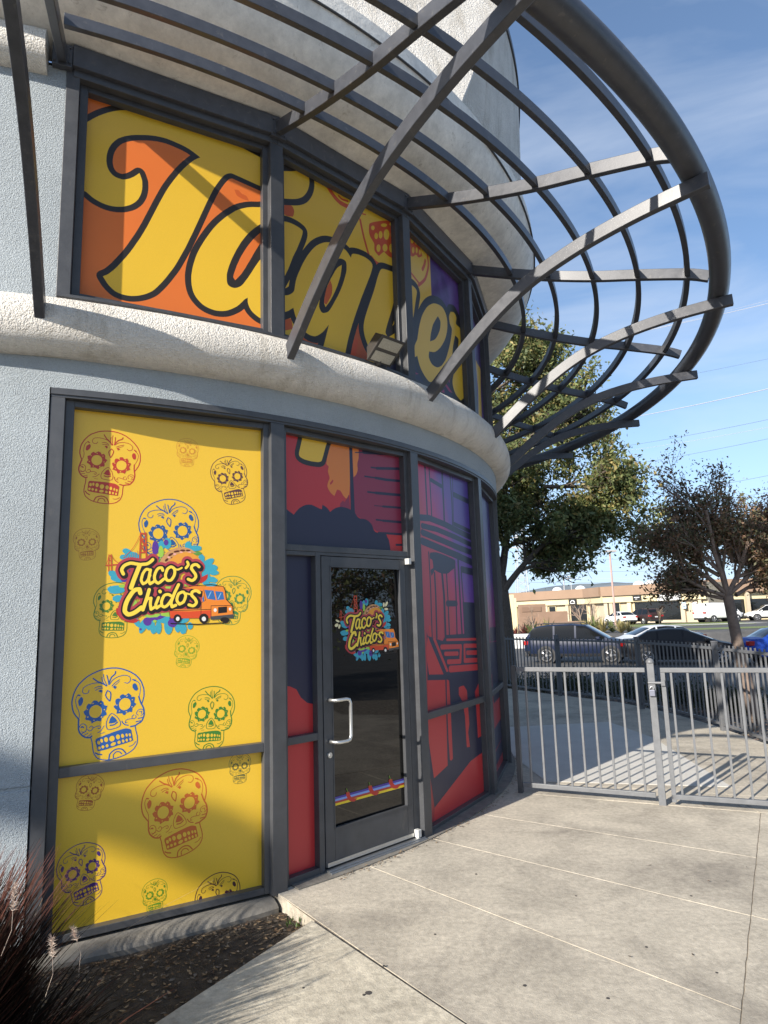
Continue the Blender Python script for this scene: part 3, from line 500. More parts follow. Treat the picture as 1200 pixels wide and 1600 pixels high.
PRINT['uB']=[('R2',41,[535,5294,539,5286,548,5269,584,5216,597,5202,611,5188,627,5175,644,5163,663,5152,684,5143,706,5137,733,5135,765,5136,792,5138,804,5139]),('R2',22,[636,5250,640,5246,650,5238,663,5230,676,5225,691,5225,733,5234]),('R2',19,[691,5191,694,5189,702,5185,713,5181,723,5178,738,5179,789,5187]),('R2',17,[975,5208,983,5212,1002,5224,1025,5239,1046,5253,1068,5270,1120,5314]),('R2',13,[956,5143,990,5151]),('R2',23,[926,5075,942,5004,964,4925,992,4845,1025,4763]),('R2',37,[1046,4771,1051,4767,1064,4758,1081,4749,1097,4742,1117,4740,1140,4739,1160,4740,1168,4740]),('R2',0,[1040,5088,1057,5103,1086,5121,1118,5139,1149,5156,1189,5176,1242,5201,1296,5222,1336,5227,1360,5209,1373,5171,1381,5125,1386,5081,1387,5025,1384,4957,1379,4899,1376,4874,1292,4862,1264,4861,1244,4866,1223,4874,1207,4883,1201,4886,1136,4819,1129,4822,1115,4828,1098,4838,1087,4849,1084,4864,1085,4882,1086,4901,1083,4917,1073,4930,1060,4943,1046,4955,1036,4968,1030,4984,1027,5001,1026,5019,1026,5034,1027,5047,1029,5062,1033,5076]),('Y',0,[1096,5070,1093,5057,1084,5045,1073,5038,1063,5036,1055,5042,1053,5052,1056,5064,1064,5076,1075,5083,1086,5085,1093,5080]),('Y',0,[1253,5161,1247,5150,1232,5137,1212,5126,1191,5120,1177,5120,1172,5127,1177,5137,1193,5150,1213,5161,1233,5167,1248,5167]),('Y',0,[1133,5007,1129,4990,1121,4975,1110,4967,1099,4967,1092,4975,1089,4990,1093,5006,1101,5021,1112,5030,1123,5030,1130,5022]),('Y',0,[1190,5042,1186,5021,1176,5004,1164,4994,1153,4995,1145,5005,1142,5022,1146,5042,1155,5059,1167,5069,1179,5069,1187,5059]),('Y',0,[1277,5080,1271,5052,1257,5027,1238,5012,1219,5012,1207,5026,1203,5050,1209,5078,1223,5103,1242,5117,1261,5118,1274,5104]),('Y',0,[1160,4903,1156,4883,1146,4866,1134,4856,1121,4856,1112,4866,1110,4883,1114,4903,1124,4920,1137,4930,1149,4930,1158,4920]),('Y',0,[1247,4939,1242,4919,1230,4901,1214,4890,1199,4889,1188,4898,1184,4915,1189,4935,1201,4953,1217,4965,1233,4966,1244,4957]),('Y',0,[1324,4967,1319,4943,1308,4923,1294,4912,1280,4912,1270,4924,1268,4945,1272,4968,1283,4988,1298,4999,1312,4999,1321,4987]),('Y',0,[1331,5102,1327,5081,1320,5065,1310,5056,1301,5057,1294,5068,1293,5086,1296,5106,1304,5123,1313,5132,1323,5131,1329,5120]),('Y',0,[1312,5196,1310,5187,1304,5180,1297,5174,1289,5173,1284,5176,1282,5183,1284,5191,1290,5199,1298,5204,1305,5205,1311,5202]),('O2',0,[133,4862,142,4867,163,4876,186,4884,203,4887,212,4883,220,4875,225,4865,228,4854,227,4839,223,4821,218,4805,216,4799,173,4784,160,4781,152,4781,144,4782,137,4784,132,4788,130,4802,131,4827,132,4852]),('Y',0,[137,5281,193,5284,272,5284,265,5279,248,5267,226,5253,207,5242,187,5232,136,5211,136,5270]),('O2',0,[125,3939,192,3948,205,3869,124,3833]),('O2',0,[267,3839,460,3870,443,3756,245,3750]),('O2',0,[870,4115,932,3990,995,3877,957,3763,731,3757]),('R2',0,[865,3971,859,3974,833,3975,763,3778,827,3782,833,3810,848,3874,861,3939]),('N',0,[1202,3878,1464,4000,1449,3722,1159,3708]),('K',102,[80,5126,100,5135,147,5156,200,5181,235,5199,255,5213,308,5257,318,5261,328,5265,337,5268,345,5268,353,5264,361,5254,369,5242,374,5230,378,5215,381,5195,382,5174,380,5154,377,5135,372,5116,365,5096,357,5078,348,5061,337,5044,325,5027,312,5012,297,4999,281,4986,263,4974,246,4964,210,4947,78,4894,80,5126]),('K',0,[80,5126,100,5135,147,5156,200,5181,235,5199,255,5213,308,5257,337,5268,345,5268,353,5264,361,5254,369,5242,374,5230,378,5215,381,5195,382,5174,380,5154,377,5135,372,5116,365,5096,357,5078,348,5061,337,5044,325,5027,312,5012,297,4999,281,4986,263,4974,246,4964,210,4947,78,4894,80,5090]),('K',95,[77,4702,135,4724,159,4731,180,4734,203,4736,224,4736,244,4735,262,4733,282,4729,299,4724,308,4718,309,4708,307,4696,304,4683,300,4670,293,4649,281,4617,245,4530,212,4462,176,4367,162,4334,140,4288,73,4158,77,4702]),('K',0,[77,4702,135,4724,159,4731,180,4734,203,4736,224,4736,244,4735,262,4733,282,4729,299,4724,308,4718,309,4708,307,4696,304,4683,300,4670,293,4649,281,4617,245,4530,212,4462,176,4367,162,4334,140,4288,73,4158,76,4616]),('K',107,[72,4099,83,4102,109,4109,138,4119,160,4128,176,4138,191,4150,205,4163,216,4177,223,4195,227,4221,232,4249,238,4275,246,4302,257,4331,297,4422,315,4458,336,4496,355,4529,376,4560,399,4592,422,4621,446,4646,470,4667,497,4687,525,4705,553,4718,584,4728,619,4734,652,4737,679,4738,701,4737,722,4734,741,4729,759,4722,776,4711,809,4678,817,4708,824,4718,836,4725,853,4731,873,4736,891,4740,912,4742,940,4744,969,4744,993,4741,1012,4736,1031,4729,1046,4719,1055,4706,1055,4685,1046,4655,1034,4622,1022,4591,911,4347,857,4217,804,4083,790,4043,776,4004,763,3965,751,3927,698,3724,457,3687,512,3860,556,4009,510,3949,491,3928,473,3911,454,3895,435,3882,417,3872,398,3868,380,3867,361,3868,345,3871,330,3877,315,3885,301,3895,289,3905,275,3919,260,3936,245,3955,234,3973,225,3992,210,4043,205,4038,194,4028,179,4016,166,4005,71,3946,72,3970,72,4099]),('K',0,[72,4099,83,4102,109,4109,138,4119,160,4128,176,4138,191,4150,205,4163,216,4177,223,4195,227,4221,232,4249,238,4275,246,4302,257,4331,297,4422,315,4458,336,4496,355,4529,376,4560,399,4592,422,4621,446,4646,470,4667,497,4687,525,4705,553,4718,584,4728,619,4734,652,4737,679,4738,701,4737,722,4734,741,4729,759,4722,776,4711,809,4678,817,4708,824,4718,836,4725,853,4731,873,4736,891,4740,912,4742,940,4744,969,4744,993,4741,1012,4736,1031,4729,1046,4719,1055,4706,1055,4685,1046,4655,1034,4622,1022,4591,911,4347,857,4217,804,4083,790,4043,776,4004,763,3965,751,3927,698,3724,457,3687,512,3860,556,4009,510,3949,491,3928,473,3911,454,3895,435,3882,417,3872,398,3868,380,3867,361,3868,345,3871,330,3877,315,3885,301,3895,289,3905,275,3919,260,3936,245,3955,234,3973,225,3992,210,4043,205,4038,194,4028,179,4016,166,4005,71,3946,72,3970,72,4022,72,4075]),('K',114,[1504,4763,1477,4761,1313,4730,1272,4726,1230,4723,1192,4718,1167,4709,1151,4693,1139,4672,1108,4599,1096,4562,1083,4523,1069,4485,1056,4450,982,4273,968,4238,956,4207,947,4178,939,4149,933,4121,931,4094,932,4068,936,4043,943,4019,952,3996,963,3972,976,3949,993,3927,1013,3908,1038,3890,1067,3874,1099,3863,1131,3860,1165,3867,1202,3883,1239,3903,1275,3924,1320,3950,1375,3987,1429,4029,1468,4071,1485,4149,1490,4269,1488,4379,1486,4427,1411,4298,1383,4255,1359,4223,1331,4190,1306,4161,1286,4141,1266,4125,1215,4090,1211,4093,1201,4103,1191,4116,1186,4129,1190,4149,1201,4180,1214,4216,1275,4368,1289,4407,1327,4545,1334,4566,1341,4587,1350,4608,1364,4628,1393,4650,1437,4677,1479,4702,1502,4719,1508,4730,1510,4744,1509,4755,1504,4763]),('K',0,[1504,4763,1477,4761,1313,4730,1272,4726,1230,4723,1192,4718,1167,4709,1151,4693,1139,4672,1128,4648,1119,4626,1108,4599,1096,4562,1083,4523,1069,4485,1056,4450,982,4273,968,4238,956,4207,947,4178,939,4149,933,4121,931,4094,932,4068,936,4043,943,4019,952,3996,963,3972,976,3949,993,3927,1013,3908,1038,3890,1067,3874,1099,3863,1131,3860,1165,3867,1202,3883,1239,3903,1275,3924,1320,3950,1375,3987,1429,4029,1468,4071,1485,4149,1490,4269,1488,4379,1486,4427,1411,4298,1383,4255,1359,4223,1331,4190,1306,4161,1286,4141,1266,4125,1215,4090,1211,4093,1201,4103,1191,4116,1186,4129,1190,4149,1201,4180,1214,4216,1275,4368,1289,4407,1327,4545,1334,4566,1341,4587,1350,4608,1364,4628,1393,4650,1437,4677,1479,4702,1502,4719,1508,4730,1510,4744,1509,4755]),('Y',0,[80,5126,100,5135,147,5156,200,5181,235,5199,255,5213,308,5257,337,5268,345,5268,353,5264,361,5254,369,5242,374,5230,378,5215,381,5195,382,5174,380,5154,377,5135,372,5116,365,5096,357,5078,348,5061,337,5044,325,5027,312,5012,297,4999,281,4986,263,4974,246,4964,210,4947,78,4894,80,5090]),('Y',0,[77,4702,135,4724,159,4731,180,4734,203,4736,224,4736,244,4735,262,4733,282,4729,299,4724,308,4718,309,4708,307,4696,304,4683,300,4670,293,4649,281,4617,245,4530,212,4462,176,4367,162,4334,140,4288,73,4158,76,4616]),('Y',0,[72,4099,83,4102,109,4109,138,4119,160,4128,176,4138,191,4150,205,4163,216,4177,223,4195,227,4221,232,4249,238,4275,246,4302,257,4331,297,4422,315,4458,336,4496,355,4529,376,4560,399,4592,422,4621,446,4646,470,4667,497,4687,525,4705,553,4718,584,4728,619,4734,652,4737,679,4738,701,4737,722,4734,741,4729,759,4722,776,4711,809,4678,817,4708,824,4718,836,4725,853,4731,873,4736,891,4740,912,4742,940,4744,969,4744,993,4741,1012,4736,1031,4729,1046,4719,1055,4706,1055,4685,1046,4655,1034,4622,1022,4591,911,4347,857,4217,804,4083,790,4043,776,4004,763,3965,751,3927,698,3724,457,3687,512,3860,556,4009,510,3949,491,3928,473,3911,454,3895,435,3882,417,3872,398,3868,380,3867,361,3868,345,3871,330,3877,315,3885,301,3895,289,3905,275,3919,260,3936,245,3955,234,3973,225,3992,210,4043,205,4038,194,4028,179,4016,166,4005,71,3946,72,3970,72,4022,72,4075]),('Y',0,[1504,4763,1477,4761,1313,4730,1272,4726,1230,4723,1192,4718,1167,4709,1151,4693,1139,4672,1128,4648,1119,4626,1108,4599,1096,4562,1083,4523,1069,4485,1056,4450,982,4273,968,4238,956,4207,947,4178,939,4149,933,4121,931,4094,932,4068,936,4043,943,4019,952,3996,963,3972,976,3949,993,3927,1013,3908,1038,3890,1067,3874,1099,3863,1131,3860,1165,3867,1202,3883,1239,3903,1275,3924,1320,3950,1375,3987,1429,4029,1468,4071,1485,4149,1490,4269,1488,4379,1486,4427,1411,4298,1383,4255,1359,4223,1331,4190,1306,4161,1286,4141,1266,4125,1215,4090,1211,4093,1201,4103,1191,4116,1186,4129,1190,4149,1201,4180,1214,4216,1275,4368,1289,4407,1327,4545,1334,4566,1341,4587,1350,4608,1364,4628,1393,4650,1437,4677,1479,4702,1502,4719,1508,4730,1510,4744,1509,4755]),('K',0,[684,4625,700,4630,719,4632,736,4630,748,4625,755,4613,758,4594,758,4571,757,4549,751,4522,739,4484,725,4442,710,4402,693,4363,674,4323,654,4283,592,4174,571,4141,555,4121,541,4110,524,4100,508,4092,494,4090,483,4094,474,4103,466,4116,461,4129,460,4146,463,4169,469,4195,475,4220,484,4251,497,4291,514,4335,531,4378,550,4423,572,4473,594,4518,611,4548,628,4570,647,4593,667,4613]),('Y',0,[706,4577,705,4566,701,4538,695,4503,688,4472,678,4442,666,4408,652,4372,637,4338,621,4304,603,4269,586,4238,572,4215,559,4195,526,4149,523,4153,519,4161,514,4172,511,4182,513,4201,518,4232,527,4269,537,4304,550,4339,568,4377,586,4413,631,4493,646,4516,658,4533,671,4546,687,4561,701,4572]),('O2',0,[580,4395,595,4365,599,4351,599,4335,598,4315,595,4293,589,4271,576,4244,558,4211,541,4183,534,4171,530,4172,523,4174,516,4178,511,4182,513,4200,519,4234,528,4273,537,4304,548,4331,562,4361,574,4385])]
PRINT['uC']=[('Y',0,[35,5315,652,5288,651,4765,417,4264,-48,4098]),('N',0,[361,4498,588,4733,703,4801,876,4838,1002,4779,1085,4854,1180,4878,1397,4819,1690,4720,1675,3544,94,3554,179,4057]),('R2',32,[579,5293,597,5225,612,5145,613,5119,610,5090,597,5052,576,5004,551,4956,525,4918,489,4881,442,4840,402,4807,385,4793]),('R2',25,[240,4855,313,4836,412,4815]),('R2',36,[479,4997,485,5004,498,5023,513,5045,524,5064,533,5082,548,5122]),('R2',18,[462,5262,497,5212]),('R2',0,[219,5218,234,5224,270,5236,313,5249,346,5257,369,5257,389,5254,407,5249,422,5242,440,5222,463,5188,483,5156,491,5142,481,5135,458,5117,431,5099,409,5087,395,5085,383,5089,372,5093,358,5092,343,5081,326,5066,308,5051,292,5040,271,5033,245,5029,221,5027,205,5030,202,5063,207,5127,215,5190]),('Y',0,[323,5219,318,5202,305,5185,290,5173,274,5169,264,5175,261,5187,266,5204,278,5221,294,5233,310,5237,320,5232]),('Y',0,[396,5242,391,5225,381,5209,367,5198,354,5196,345,5202,343,5216,348,5232,358,5248,372,5259,385,5262,394,5255]),('Y',0,[331,5124,326,5105,315,5088,302,5077,289,5076,281,5083,279,5099,284,5117,294,5134,307,5145,320,5147,329,5139]),('Y',0,[397,5156,393,5138,384,5121,373,5112,363,5111,356,5120,354,5136,359,5154,367,5170,378,5180,389,5181,395,5172]),('Y',0,[462,5168,458,5152,449,5137,438,5127,428,5126,421,5133,419,5147,423,5164,432,5179,443,5188,454,5189,461,5182]),('K',132,[132,4693,146,4699,181,4712,222,4726,256,4734,282,4736,307,4734,328,4729,341,4720,344,4704,339,4682,306,4586,263,4447,250,4416,217,4357,92,4148,132,4693]),('K',0,[132,4693,146,4699,181,4712,222,4726,256,4734,282,4736,307,4734,328,4729,341,4720,344,4704,339,4682,306,4586,263,4447,250,4416,217,4357,92,4148,126,4606]),('K',156,[258,4146,269,4165,284,4186,301,4207,314,4227,349,4333,363,4371,379,4407,397,4445,417,4482,438,4515,463,4549,493,4584,524,4618,554,4646,585,4671,622,4696,660,4719,697,4738,739,4752,785,4764,831,4772,870,4774,901,4769,928,4757,950,4741,967,4723,978,4700,985,4671,987,4638,984,4605,976,4570,964,4533,946,4496,925,4460,897,4421,862,4380,827,4343,796,4313,764,4288,729,4261,693,4238,663,4221,629,4209,591,4199,560,4191,547,4189,545,4181,539,4164,534,4143,534,4126,542,4112,557,4097,576,4084,595,4076,619,4072,647,4071,677,4073,704,4078,729,4087,756,4100,782,4115,806,4130,829,4149,854,4172,879,4197,900,4221,921,4249,944,4284,967,4323,988,4359,1006,4392,1023,4426,1039,4459,1053,4492,1066,4527,1079,4563,1088,4596,1090,4617,1084,4628,1072,4638,1059,4647,1049,4657,1043,4674,1038,4696,1035,4718,1037,4736,1046,4755,1060,4776,1074,4795,1080,4802,1139,4823,1159,4827,1175,4824,1193,4817,1208,4806,1218,4793,1216,4775,1207,4752,1198,4729,1200,4714,1215,4709,1238,4707,1265,4707,1287,4704,1306,4699,1326,4692,1342,4683,1354,4671,1361,4651,1363,4619,1359,4584,1346,4554,1315,4522,1269,4485,1227,4454,1210,4442,1217,4459,1231,4496,1244,4536,1245,4560,1227,4568,1199,4571,1174,4573,1162,4573,1101,4439,1072,4345,1058,4314,1037,4282,1012,4250,985,4217,955,4185,919,4149,877,4111,835,4073,797,4042,760,4014,719,3985,681,3959,649,3939,622,3921,592,3904,563,3889,538,3880,513,3879,486,3886,460,3896,437,3906,414,3919,388,3936,362,3956,343,3976,327,4000,313,4028,304,4051,300,4061,254,4034,253,4048,253,4080,253,4118,258,4146]),('K',0,[258,4146,269,4165,284,4186,301,4207,314,4227,349,4333,363,4371,379,4407,397,4445,417,4482,438,4515,463,4549,493,4584,524,4618,554,4646,585,4671,622,4696,660,4719,697,4738,739,4752,785,4764,831,4772,870,4774,901,4769,928,4757,950,4741,967,4723,978,4700,985,4671,987,4638,984,4605,976,4570,964,4533,946,4496,925,4460,897,4421,862,4380,827,4343,796,4313,764,4288,729,4261,693,4238,663,4221,629,4209,591,4199,560,4191,547,4189,545,4181,539,4164,534,4143,534,4126,542,4112,557,4097,576,4084,595,4076,619,4072,647,4071,677,4073,704,4078,729,4087,756,4100,782,4115,806,4130,829,4149,854,4172,879,4197,900,4221,921,4249,944,4284,967,4323,988,4359,1006,4392,1023,4426,1039,4459,1053,4492,1066,4527,1079,4563,1088,4596,1090,4617,1084,4628,1072,4638,1059,4647,1049,4657,1043,4674,1038,4696,1035,4718,1037,4736,1046,4755,1060,4776,1074,4795,1080,4802,1139,4823,1159,4827,1175,4824,1193,4817,1208,4806,1218,4793,1216,4775,1207,4752,1198,4729,1200,4714,1215,4709,1238,4707,1265,4707,1287,4704,1306,4699,1326,4692,1342,4683,1354,4671,1361,4651,1363,4619,1359,4584,1346,4554,1315,4522,1269,4485,1227,4454,1210,4442,1217,4459,1231,4496,1244,4536,1245,4560,1227,4568,1199,4571,1174,4573,1162,4573,1101,4439,1072,4345,1058,4314,1037,4282,1012,4250,985,4217,955,4185,919,4149,877,4111,835,4073,797,4042,760,4014,719,3985,681,3959,649,3939,622,3921,592,3904,563,3889,538,3880,513,3879,486,3886,460,3896,437,3906,414,3919,388,3936,362,3956,343,3976,327,4000,313,4028,304,4051,300,4061,254,4034,253,4048,253,4080,253,4118]),('K',160,[1041,4022,1046,4054,1061,4089,1081,4126,1101,4163,1124,4203,1151,4247,1182,4293,1213,4338,1254,4389,1303,4448,1344,4496,1361,4516,1358,4365,1354,4313,1345,4271,1333,4225,1322,4185,1319,4161,1325,4148,1335,4137,1345,4126,1352,4114,1358,4089,1362,4048,1362,4005,1352,3973,1322,3947,1279,3917,1240,3893,1224,3883,1209,3886,1174,3894,1134,3905,1105,3918,1083,3937,1063,3962,1047,3992,1041,4022]),('K',0,[1041,4022,1046,4054,1061,4089,1081,4126,1101,4163,1124,4203,1151,4247,1182,4293,1213,4338,1254,4389,1303,4448,1344,4496,1361,4516,1358,4365,1354,4313,1345,4271,1333,4225,1322,4185,1319,4161,1325,4148,1335,4137,1345,4126,1352,4114,1358,4089,1362,4048,1362,4005,1352,3973,1322,3947,1279,3917,1240,3893,1224,3883,1209,3886,1174,3894,1134,3905,1105,3918,1083,3937,1063,3962,1047,3992]),('Y',0,[132,4693,146,4699,181,4712,222,4726,256,4734,282,4736,307,4734,328,4729,341,4720,344,4704,339,4682,306,4586,263,4447,250,4416,217,4357,92,4148,126,4606]),('Y',0,[258,4146,269,4165,284,4186,301,4207,314,4227,349,4333,363,4371,379,4407,397,4445,417,4482,438,4515,463,4549,493,4584,524,4618,554,4646,585,4671,622,4696,660,4719,697,4738,739,4752,785,4764,831,4772,870,4774,901,4769,928,4757,950,4741,967,4723,978,4700,985,4671,987,4638,984,4605,976,4570,964,4533,946,4496,925,4460,897,4421,862,4380,827,4343,796,4313,764,4288,729,4261,693,4238,663,4221,629,4209,591,4199,560,4191,547,4189,545,4181,539,4164,534,4143,534,4126,542,4112,557,4097,576,4084,595,4076,619,4072,647,4071,677,4073,704,4078,729,4087,756,4100,782,4115,806,4130,829,4149,854,4172,879,4197,900,4221,921,4249,944,4284,967,4323,988,4359,1006,4392,1023,4426,1039,4459,1053,4492,1066,4527,1079,4563,1088,4596,1090,4617,1084,4628,1072,4638,1059,4647,1049,4657,1043,4674,1038,4696,1035,4718,1037,4736,1046,4755,1060,4776,1074,4795,1080,4802,1139,4823,1159,4827,1175,4824,1193,4817,1208,4806,1218,4793,1216,4775,1207,4752,1198,4729,1200,4714,1215,4709,1238,4707,1265,4707,1287,4704,1306,4699,1326,4692,1342,4683,1354,4671,1361,4651,1363,4619,1359,4584,1346,4554,1315,4522,1269,4485,1227,4454,1210,4442,1217,4459,1231,4496,1244,4536,1245,4560,1227,4568,1199,4571,1174,4573,1162,4573,1101,4439,1072,4345,1058,4314,1037,4282,1012,4250,985,4217,955,4185,919,4149,877,4111,835,4073,797,4042,760,4014,719,3985,681,3959,649,3939,622,3921,592,3904,563,3889,538,3880,513,3879,486,3886,460,3896,437,3906,414,3919,388,3936,362,3956,343,3976,327,4000,313,4028,304,4051,300,4061,254,4034,253,4048,253,4080,253,4118]),('Y',0,[1041,4022,1046,4054,1061,4089,1081,4126,1101,4163,1124,4203,1151,4247,1182,4293,1213,4338,1254,4389,1303,4448,1344,4496,1361,4516,1358,4365,1354,4313,1345,4271,1333,4225,1322,4185,1319,4161,1325,4148,1335,4137,1345,4126,1352,4114,1358,4089,1362,4048,1362,4005,1352,3973,1322,3947,1279,3917,1240,3893,1224,3883,1209,3886,1174,3894,1134,3905,1105,3918,1083,3937,1063,3962,1047,3992]),('K',0,[771,4632,778,4629,795,4622,813,4611,824,4599,826,4581,822,4555,813,4525,800,4495,778,4462,748,4423,716,4387,689,4362,659,4342,576,4298,577,4307,582,4328,589,4356,597,4381,608,4408,624,4442,642,4478,662,4510,691,4545,727,4585,758,4619]),('PK',0,[844,3951,902,3961,1029,3911,954,3903]),('PK',0,[734,3828,839,3897,842,3793,773,3800]),('PK',0,[427,3791,470,3841,494,3823,452,3786]),('PK',0,[925,4041,983,4039,964,3993]),('PK',0,[250,3885,311,3892,260,3870])]
PRINT['uD']=[('Y',0,[861,4700,1002,4704,1192,4726,1238,4725,1245,4685,1224,4600,1192,4502,1170,4419,1161,4355,1154,4291,1148,4228,1113,3915,797,3830,816,3899,859,4057,904,4230,925,4339,922,4385,911,4430,898,4473,888,4517,879,4571,870,4631,864,4680])]
PRINT['lB']=[('MR',0,[774,3106,1473,3127,1432,2378,1011,2386,831,2484,781,2505]),('OR',0,[564,3105,587,3108,640,3112,698,3111,738,3100,750,3020,747,2870,738,2723,730,2652,723,2642,697,2619,677,2632,670,2638,663,2646,655,2658,646,2669,639,2676,630,2679,607,2681,579,2628,575,2630,565,2635,553,2642,543,2649,534,2658,525,2669,517,2681,513,2691,512,2700,513,2710,516,2720,519,2729,533,2755,535,2764,533,2774,528,2787,523,2800,520,2812,521,2824,524,2836,527,2847,527,2855,510,2864,506,2868,506,2879,518,2937,527,2973,543,3029,558,3082]),('MR',0,[630,2546,636,2576,664,2603,679,2588,708,2625,725,2656,735,2535]),('R',0,[539,2727,566,2755,571,2747,571,2744,569,2739,565,2732,551,2717,539,2711,538,2722]),('OR',0,[777,3089,785,3088,802,3085,820,3079,833,3072,839,3053,840,3022,839,2989,838,2967,835,2953,830,2940,825,2926,822,2913,822,2899,824,2885,825,2872,824,2861,820,2849,814,2837,808,2826,802,2819,796,2813,779,2801,772,2932,776,3070]),('N',0,[738,3100,772,3106,776,2796,783,2536,787,2514,794,2503,805,2492,817,2483,830,2477,846,2474,864,2474,882,2474,898,2472,914,2467,929,2460,943,2451,955,2442,965,2428,973,2409,984,2391,999,2378,1023,2374,1054,2375,1084,2377,1106,2375,1119,2366,1130,2353,1139,2339,1146,2325,1153,2295,1170,2186,115,2144,118,2495,159,2471,197,2451,201,2457,212,2470,226,2485,240,2498,254,2508,269,2517,284,2525,298,2531,313,2535,328,2538,343,2539,357,2539,373,2536,428,2519,455,2514,460,2550,492,2537,504,2530,514,2522,534,2500,539,2504,551,2514,567,2525,582,2533,596,2539,613,2544,630,2548,646,2550,664,2550,683,2549,720,2543,740,2535,741,2927,739,3081]),('N',13,[972,2905,1044,2908]),('N',23,[1032,2906,1464,2957]),('N',13,[899,2822,1029,2824]),('N',22,[1017,2824,1137,2823,1457,2841]),('N',15,[927,2698,1024,2699]),('N',23,[1012,2699,1451,2717]),('N',7,[996,2593,1103,2596]),('N',18,[1091,2595,1445,2608]),('N',15,[1012,2479,1098,2477]),('N',20,[1086,2477,1438,2483]),('N',18,[1034,2374,1432,2381]),('N',18,[1230,2287,1427,2296]),('N',8,[803,3004,918,3021]),('N',37,[895,3024,1471,3088]),('R',0,[1123,2356,1431,2367,1422,2196,1170,2186,1157,2308]),('N',18,[1230,2287,1427,2296]),('K',77,[292,3091,554,3103,523,3054,512,3033,500,3001,484,2953,469,2909,460,2887,455,2882,434,2873,422,2871,363,2869,345,2870,325,2871,307,2873,294,2875,283,2878,271,2882,261,2886,255,2890,252,2894,249,2900,248,2907,248,2913,250,2924,273,3007,292,3091]),('K',0,[292,3091,554,3103,523,3054,512,3033,500,3001,484,2953,469,2909,460,2887,455,2882,434,2873,422,2871,363,2869,307,2873,294,2875,283,2878,271,2882,261,2886,255,2890,252,2894,249,2900,248,2907,248,2913,250,2924,273,3007,281,3044,289,3077]),('Y',0,[292,3091,554,3103,523,3054,512,3033,500,3001,484,2953,469,2909,460,2887,455,2882,434,2873,422,2871,363,2869,307,2873,294,2875,283,2878,271,2882,261,2886,255,2890,252,2894,249,2900,248,2907,248,2913,250,2924,273,3007,281,3044,289,3077])]
PRINT['lS']=[('R',0,[80,1270,155,1250,203,1228,241,1169,295,1128,408,1099,406,-398,67,-288])]
PRINT['lC']=[('N',28,[360,3026,364,2798,368,2567]),('N',23,[441,3022,449,2791,452,2563]),('N',33,[706,3048,708,2798,708,2542]),('N',22,[876,3057,892,2773,885,2520]),('N',14,[932,3036,907,2552]),('N',20,[1287,3041,1297,2507]),('N',40,[471,2925,680,2899]),('N',53,[947,2857,1261,2835]),('N',41,[927,2566,1275,2531]),('N',59,[240,2553,408,2565,721,2541,1037,2499,1592,2435]),('N',51,[263,2482,543,2477,936,2439,1582,2358]),('N',58,[258,2424,640,2384,972,2346,1572,2287]),('N',68,[251,2346,632,2302,963,2263,1557,2178]),('N',20,[364,2256,373,1963,362,1515]),('N',29,[460,2076,465,1873,451,1511]),('N',40,[610,2082,631,1875,625,1504]),('N',25,[702,2085,708,1829,704,1500]),('N',28,[888,2172,885,1878,864,1494]),('N',34,[967,2256,971,1830,978,1489]),('N',24,[1025,2148,1041,1820]),('N',56,[689,1808,884,1808]),('N',0,[1023,2168,1552,2141,1542,2065,1039,2104]),('N',0,[390,2253,401,2256,416,2258,434,2260,486,2265,505,2266,523,2266,586,2261,708,2248,832,2231,900,2217,908,2200,903,2177,892,2156,880,2142,866,2134,809,2114,789,2106,767,2096,742,2087,717,2081,685,2079,644,2078,602,2080,568,2082,536,2087,503,2094,477,2101,467,2104,401,2046,397,2053,391,2070,385,2088,386,2100,396,2106,412,2111,427,2116,438,2121,440,2136,437,2159,431,2182,424,2195,416,2197,404,2198,393,2199,385,2202,382,2211,381,2226,384,2243]),('N',0,[1025,1822,1507,1813,1552,1361,1025,1390]),('N',0,[263,1564,283,1532,562,1476,630,1527,1671,1515,1751,-155,279,137,202,503,259,1398]),('R',0,[282,1530,551,1188,277,1210,237,1400]),('R',0,[639,1494,1362,1471,1358,1446,637,1472]),('R',0,[373,1508,420,1508,652,1206,612,1202]),('R',0,[607,1138,654,1125,660,920,660,456,629,446,600,455,592,635,595,949]),('R',0,[850,1045,905,1051,959,1051,1023,999,1026,909,1041,694,1004,622,1030,491,962,499,957,574,954,773,916,911,843,980]),('R',0,[1205,968,1372,1093,1624,1193,1654,507,1380,551,1222,538,1215,817]),('R',0,[239,1166,578,1138,567,847,552,420,290,370,219,696]),('R',0,[1844,428,1384,400,1028,364,280,142,237,-81,1697,-490]),('R',43,[533,1425,938,1409,909,1275,651,1288]),('R',38,[601,1362,858,1349]),('R',40,[1007,1283,1016,1411,1459,1390]),('R',44,[1005,1274,1441,1253]),('R',43,[1070,1343,1312,1331]),('R',59,[687,1222,1020,1206,1431,1186]),('R',37,[328,1604,336,1539])]
PRINT['lD']=[('N',153,[758,1315,1905,1283]),('N',121,[731,1250,1864,1201]),('N',174,[780,1127,1676,1086]),('N',141,[819,978,2039,1013]),('N',144,[847,802,1679,835]),('N',217,[761,372,1720,406]),('N',141,[778,177,1622,221]),('N',157,[824,1474,1997,1465]),('N',97,[1265,1117,1497,725])]
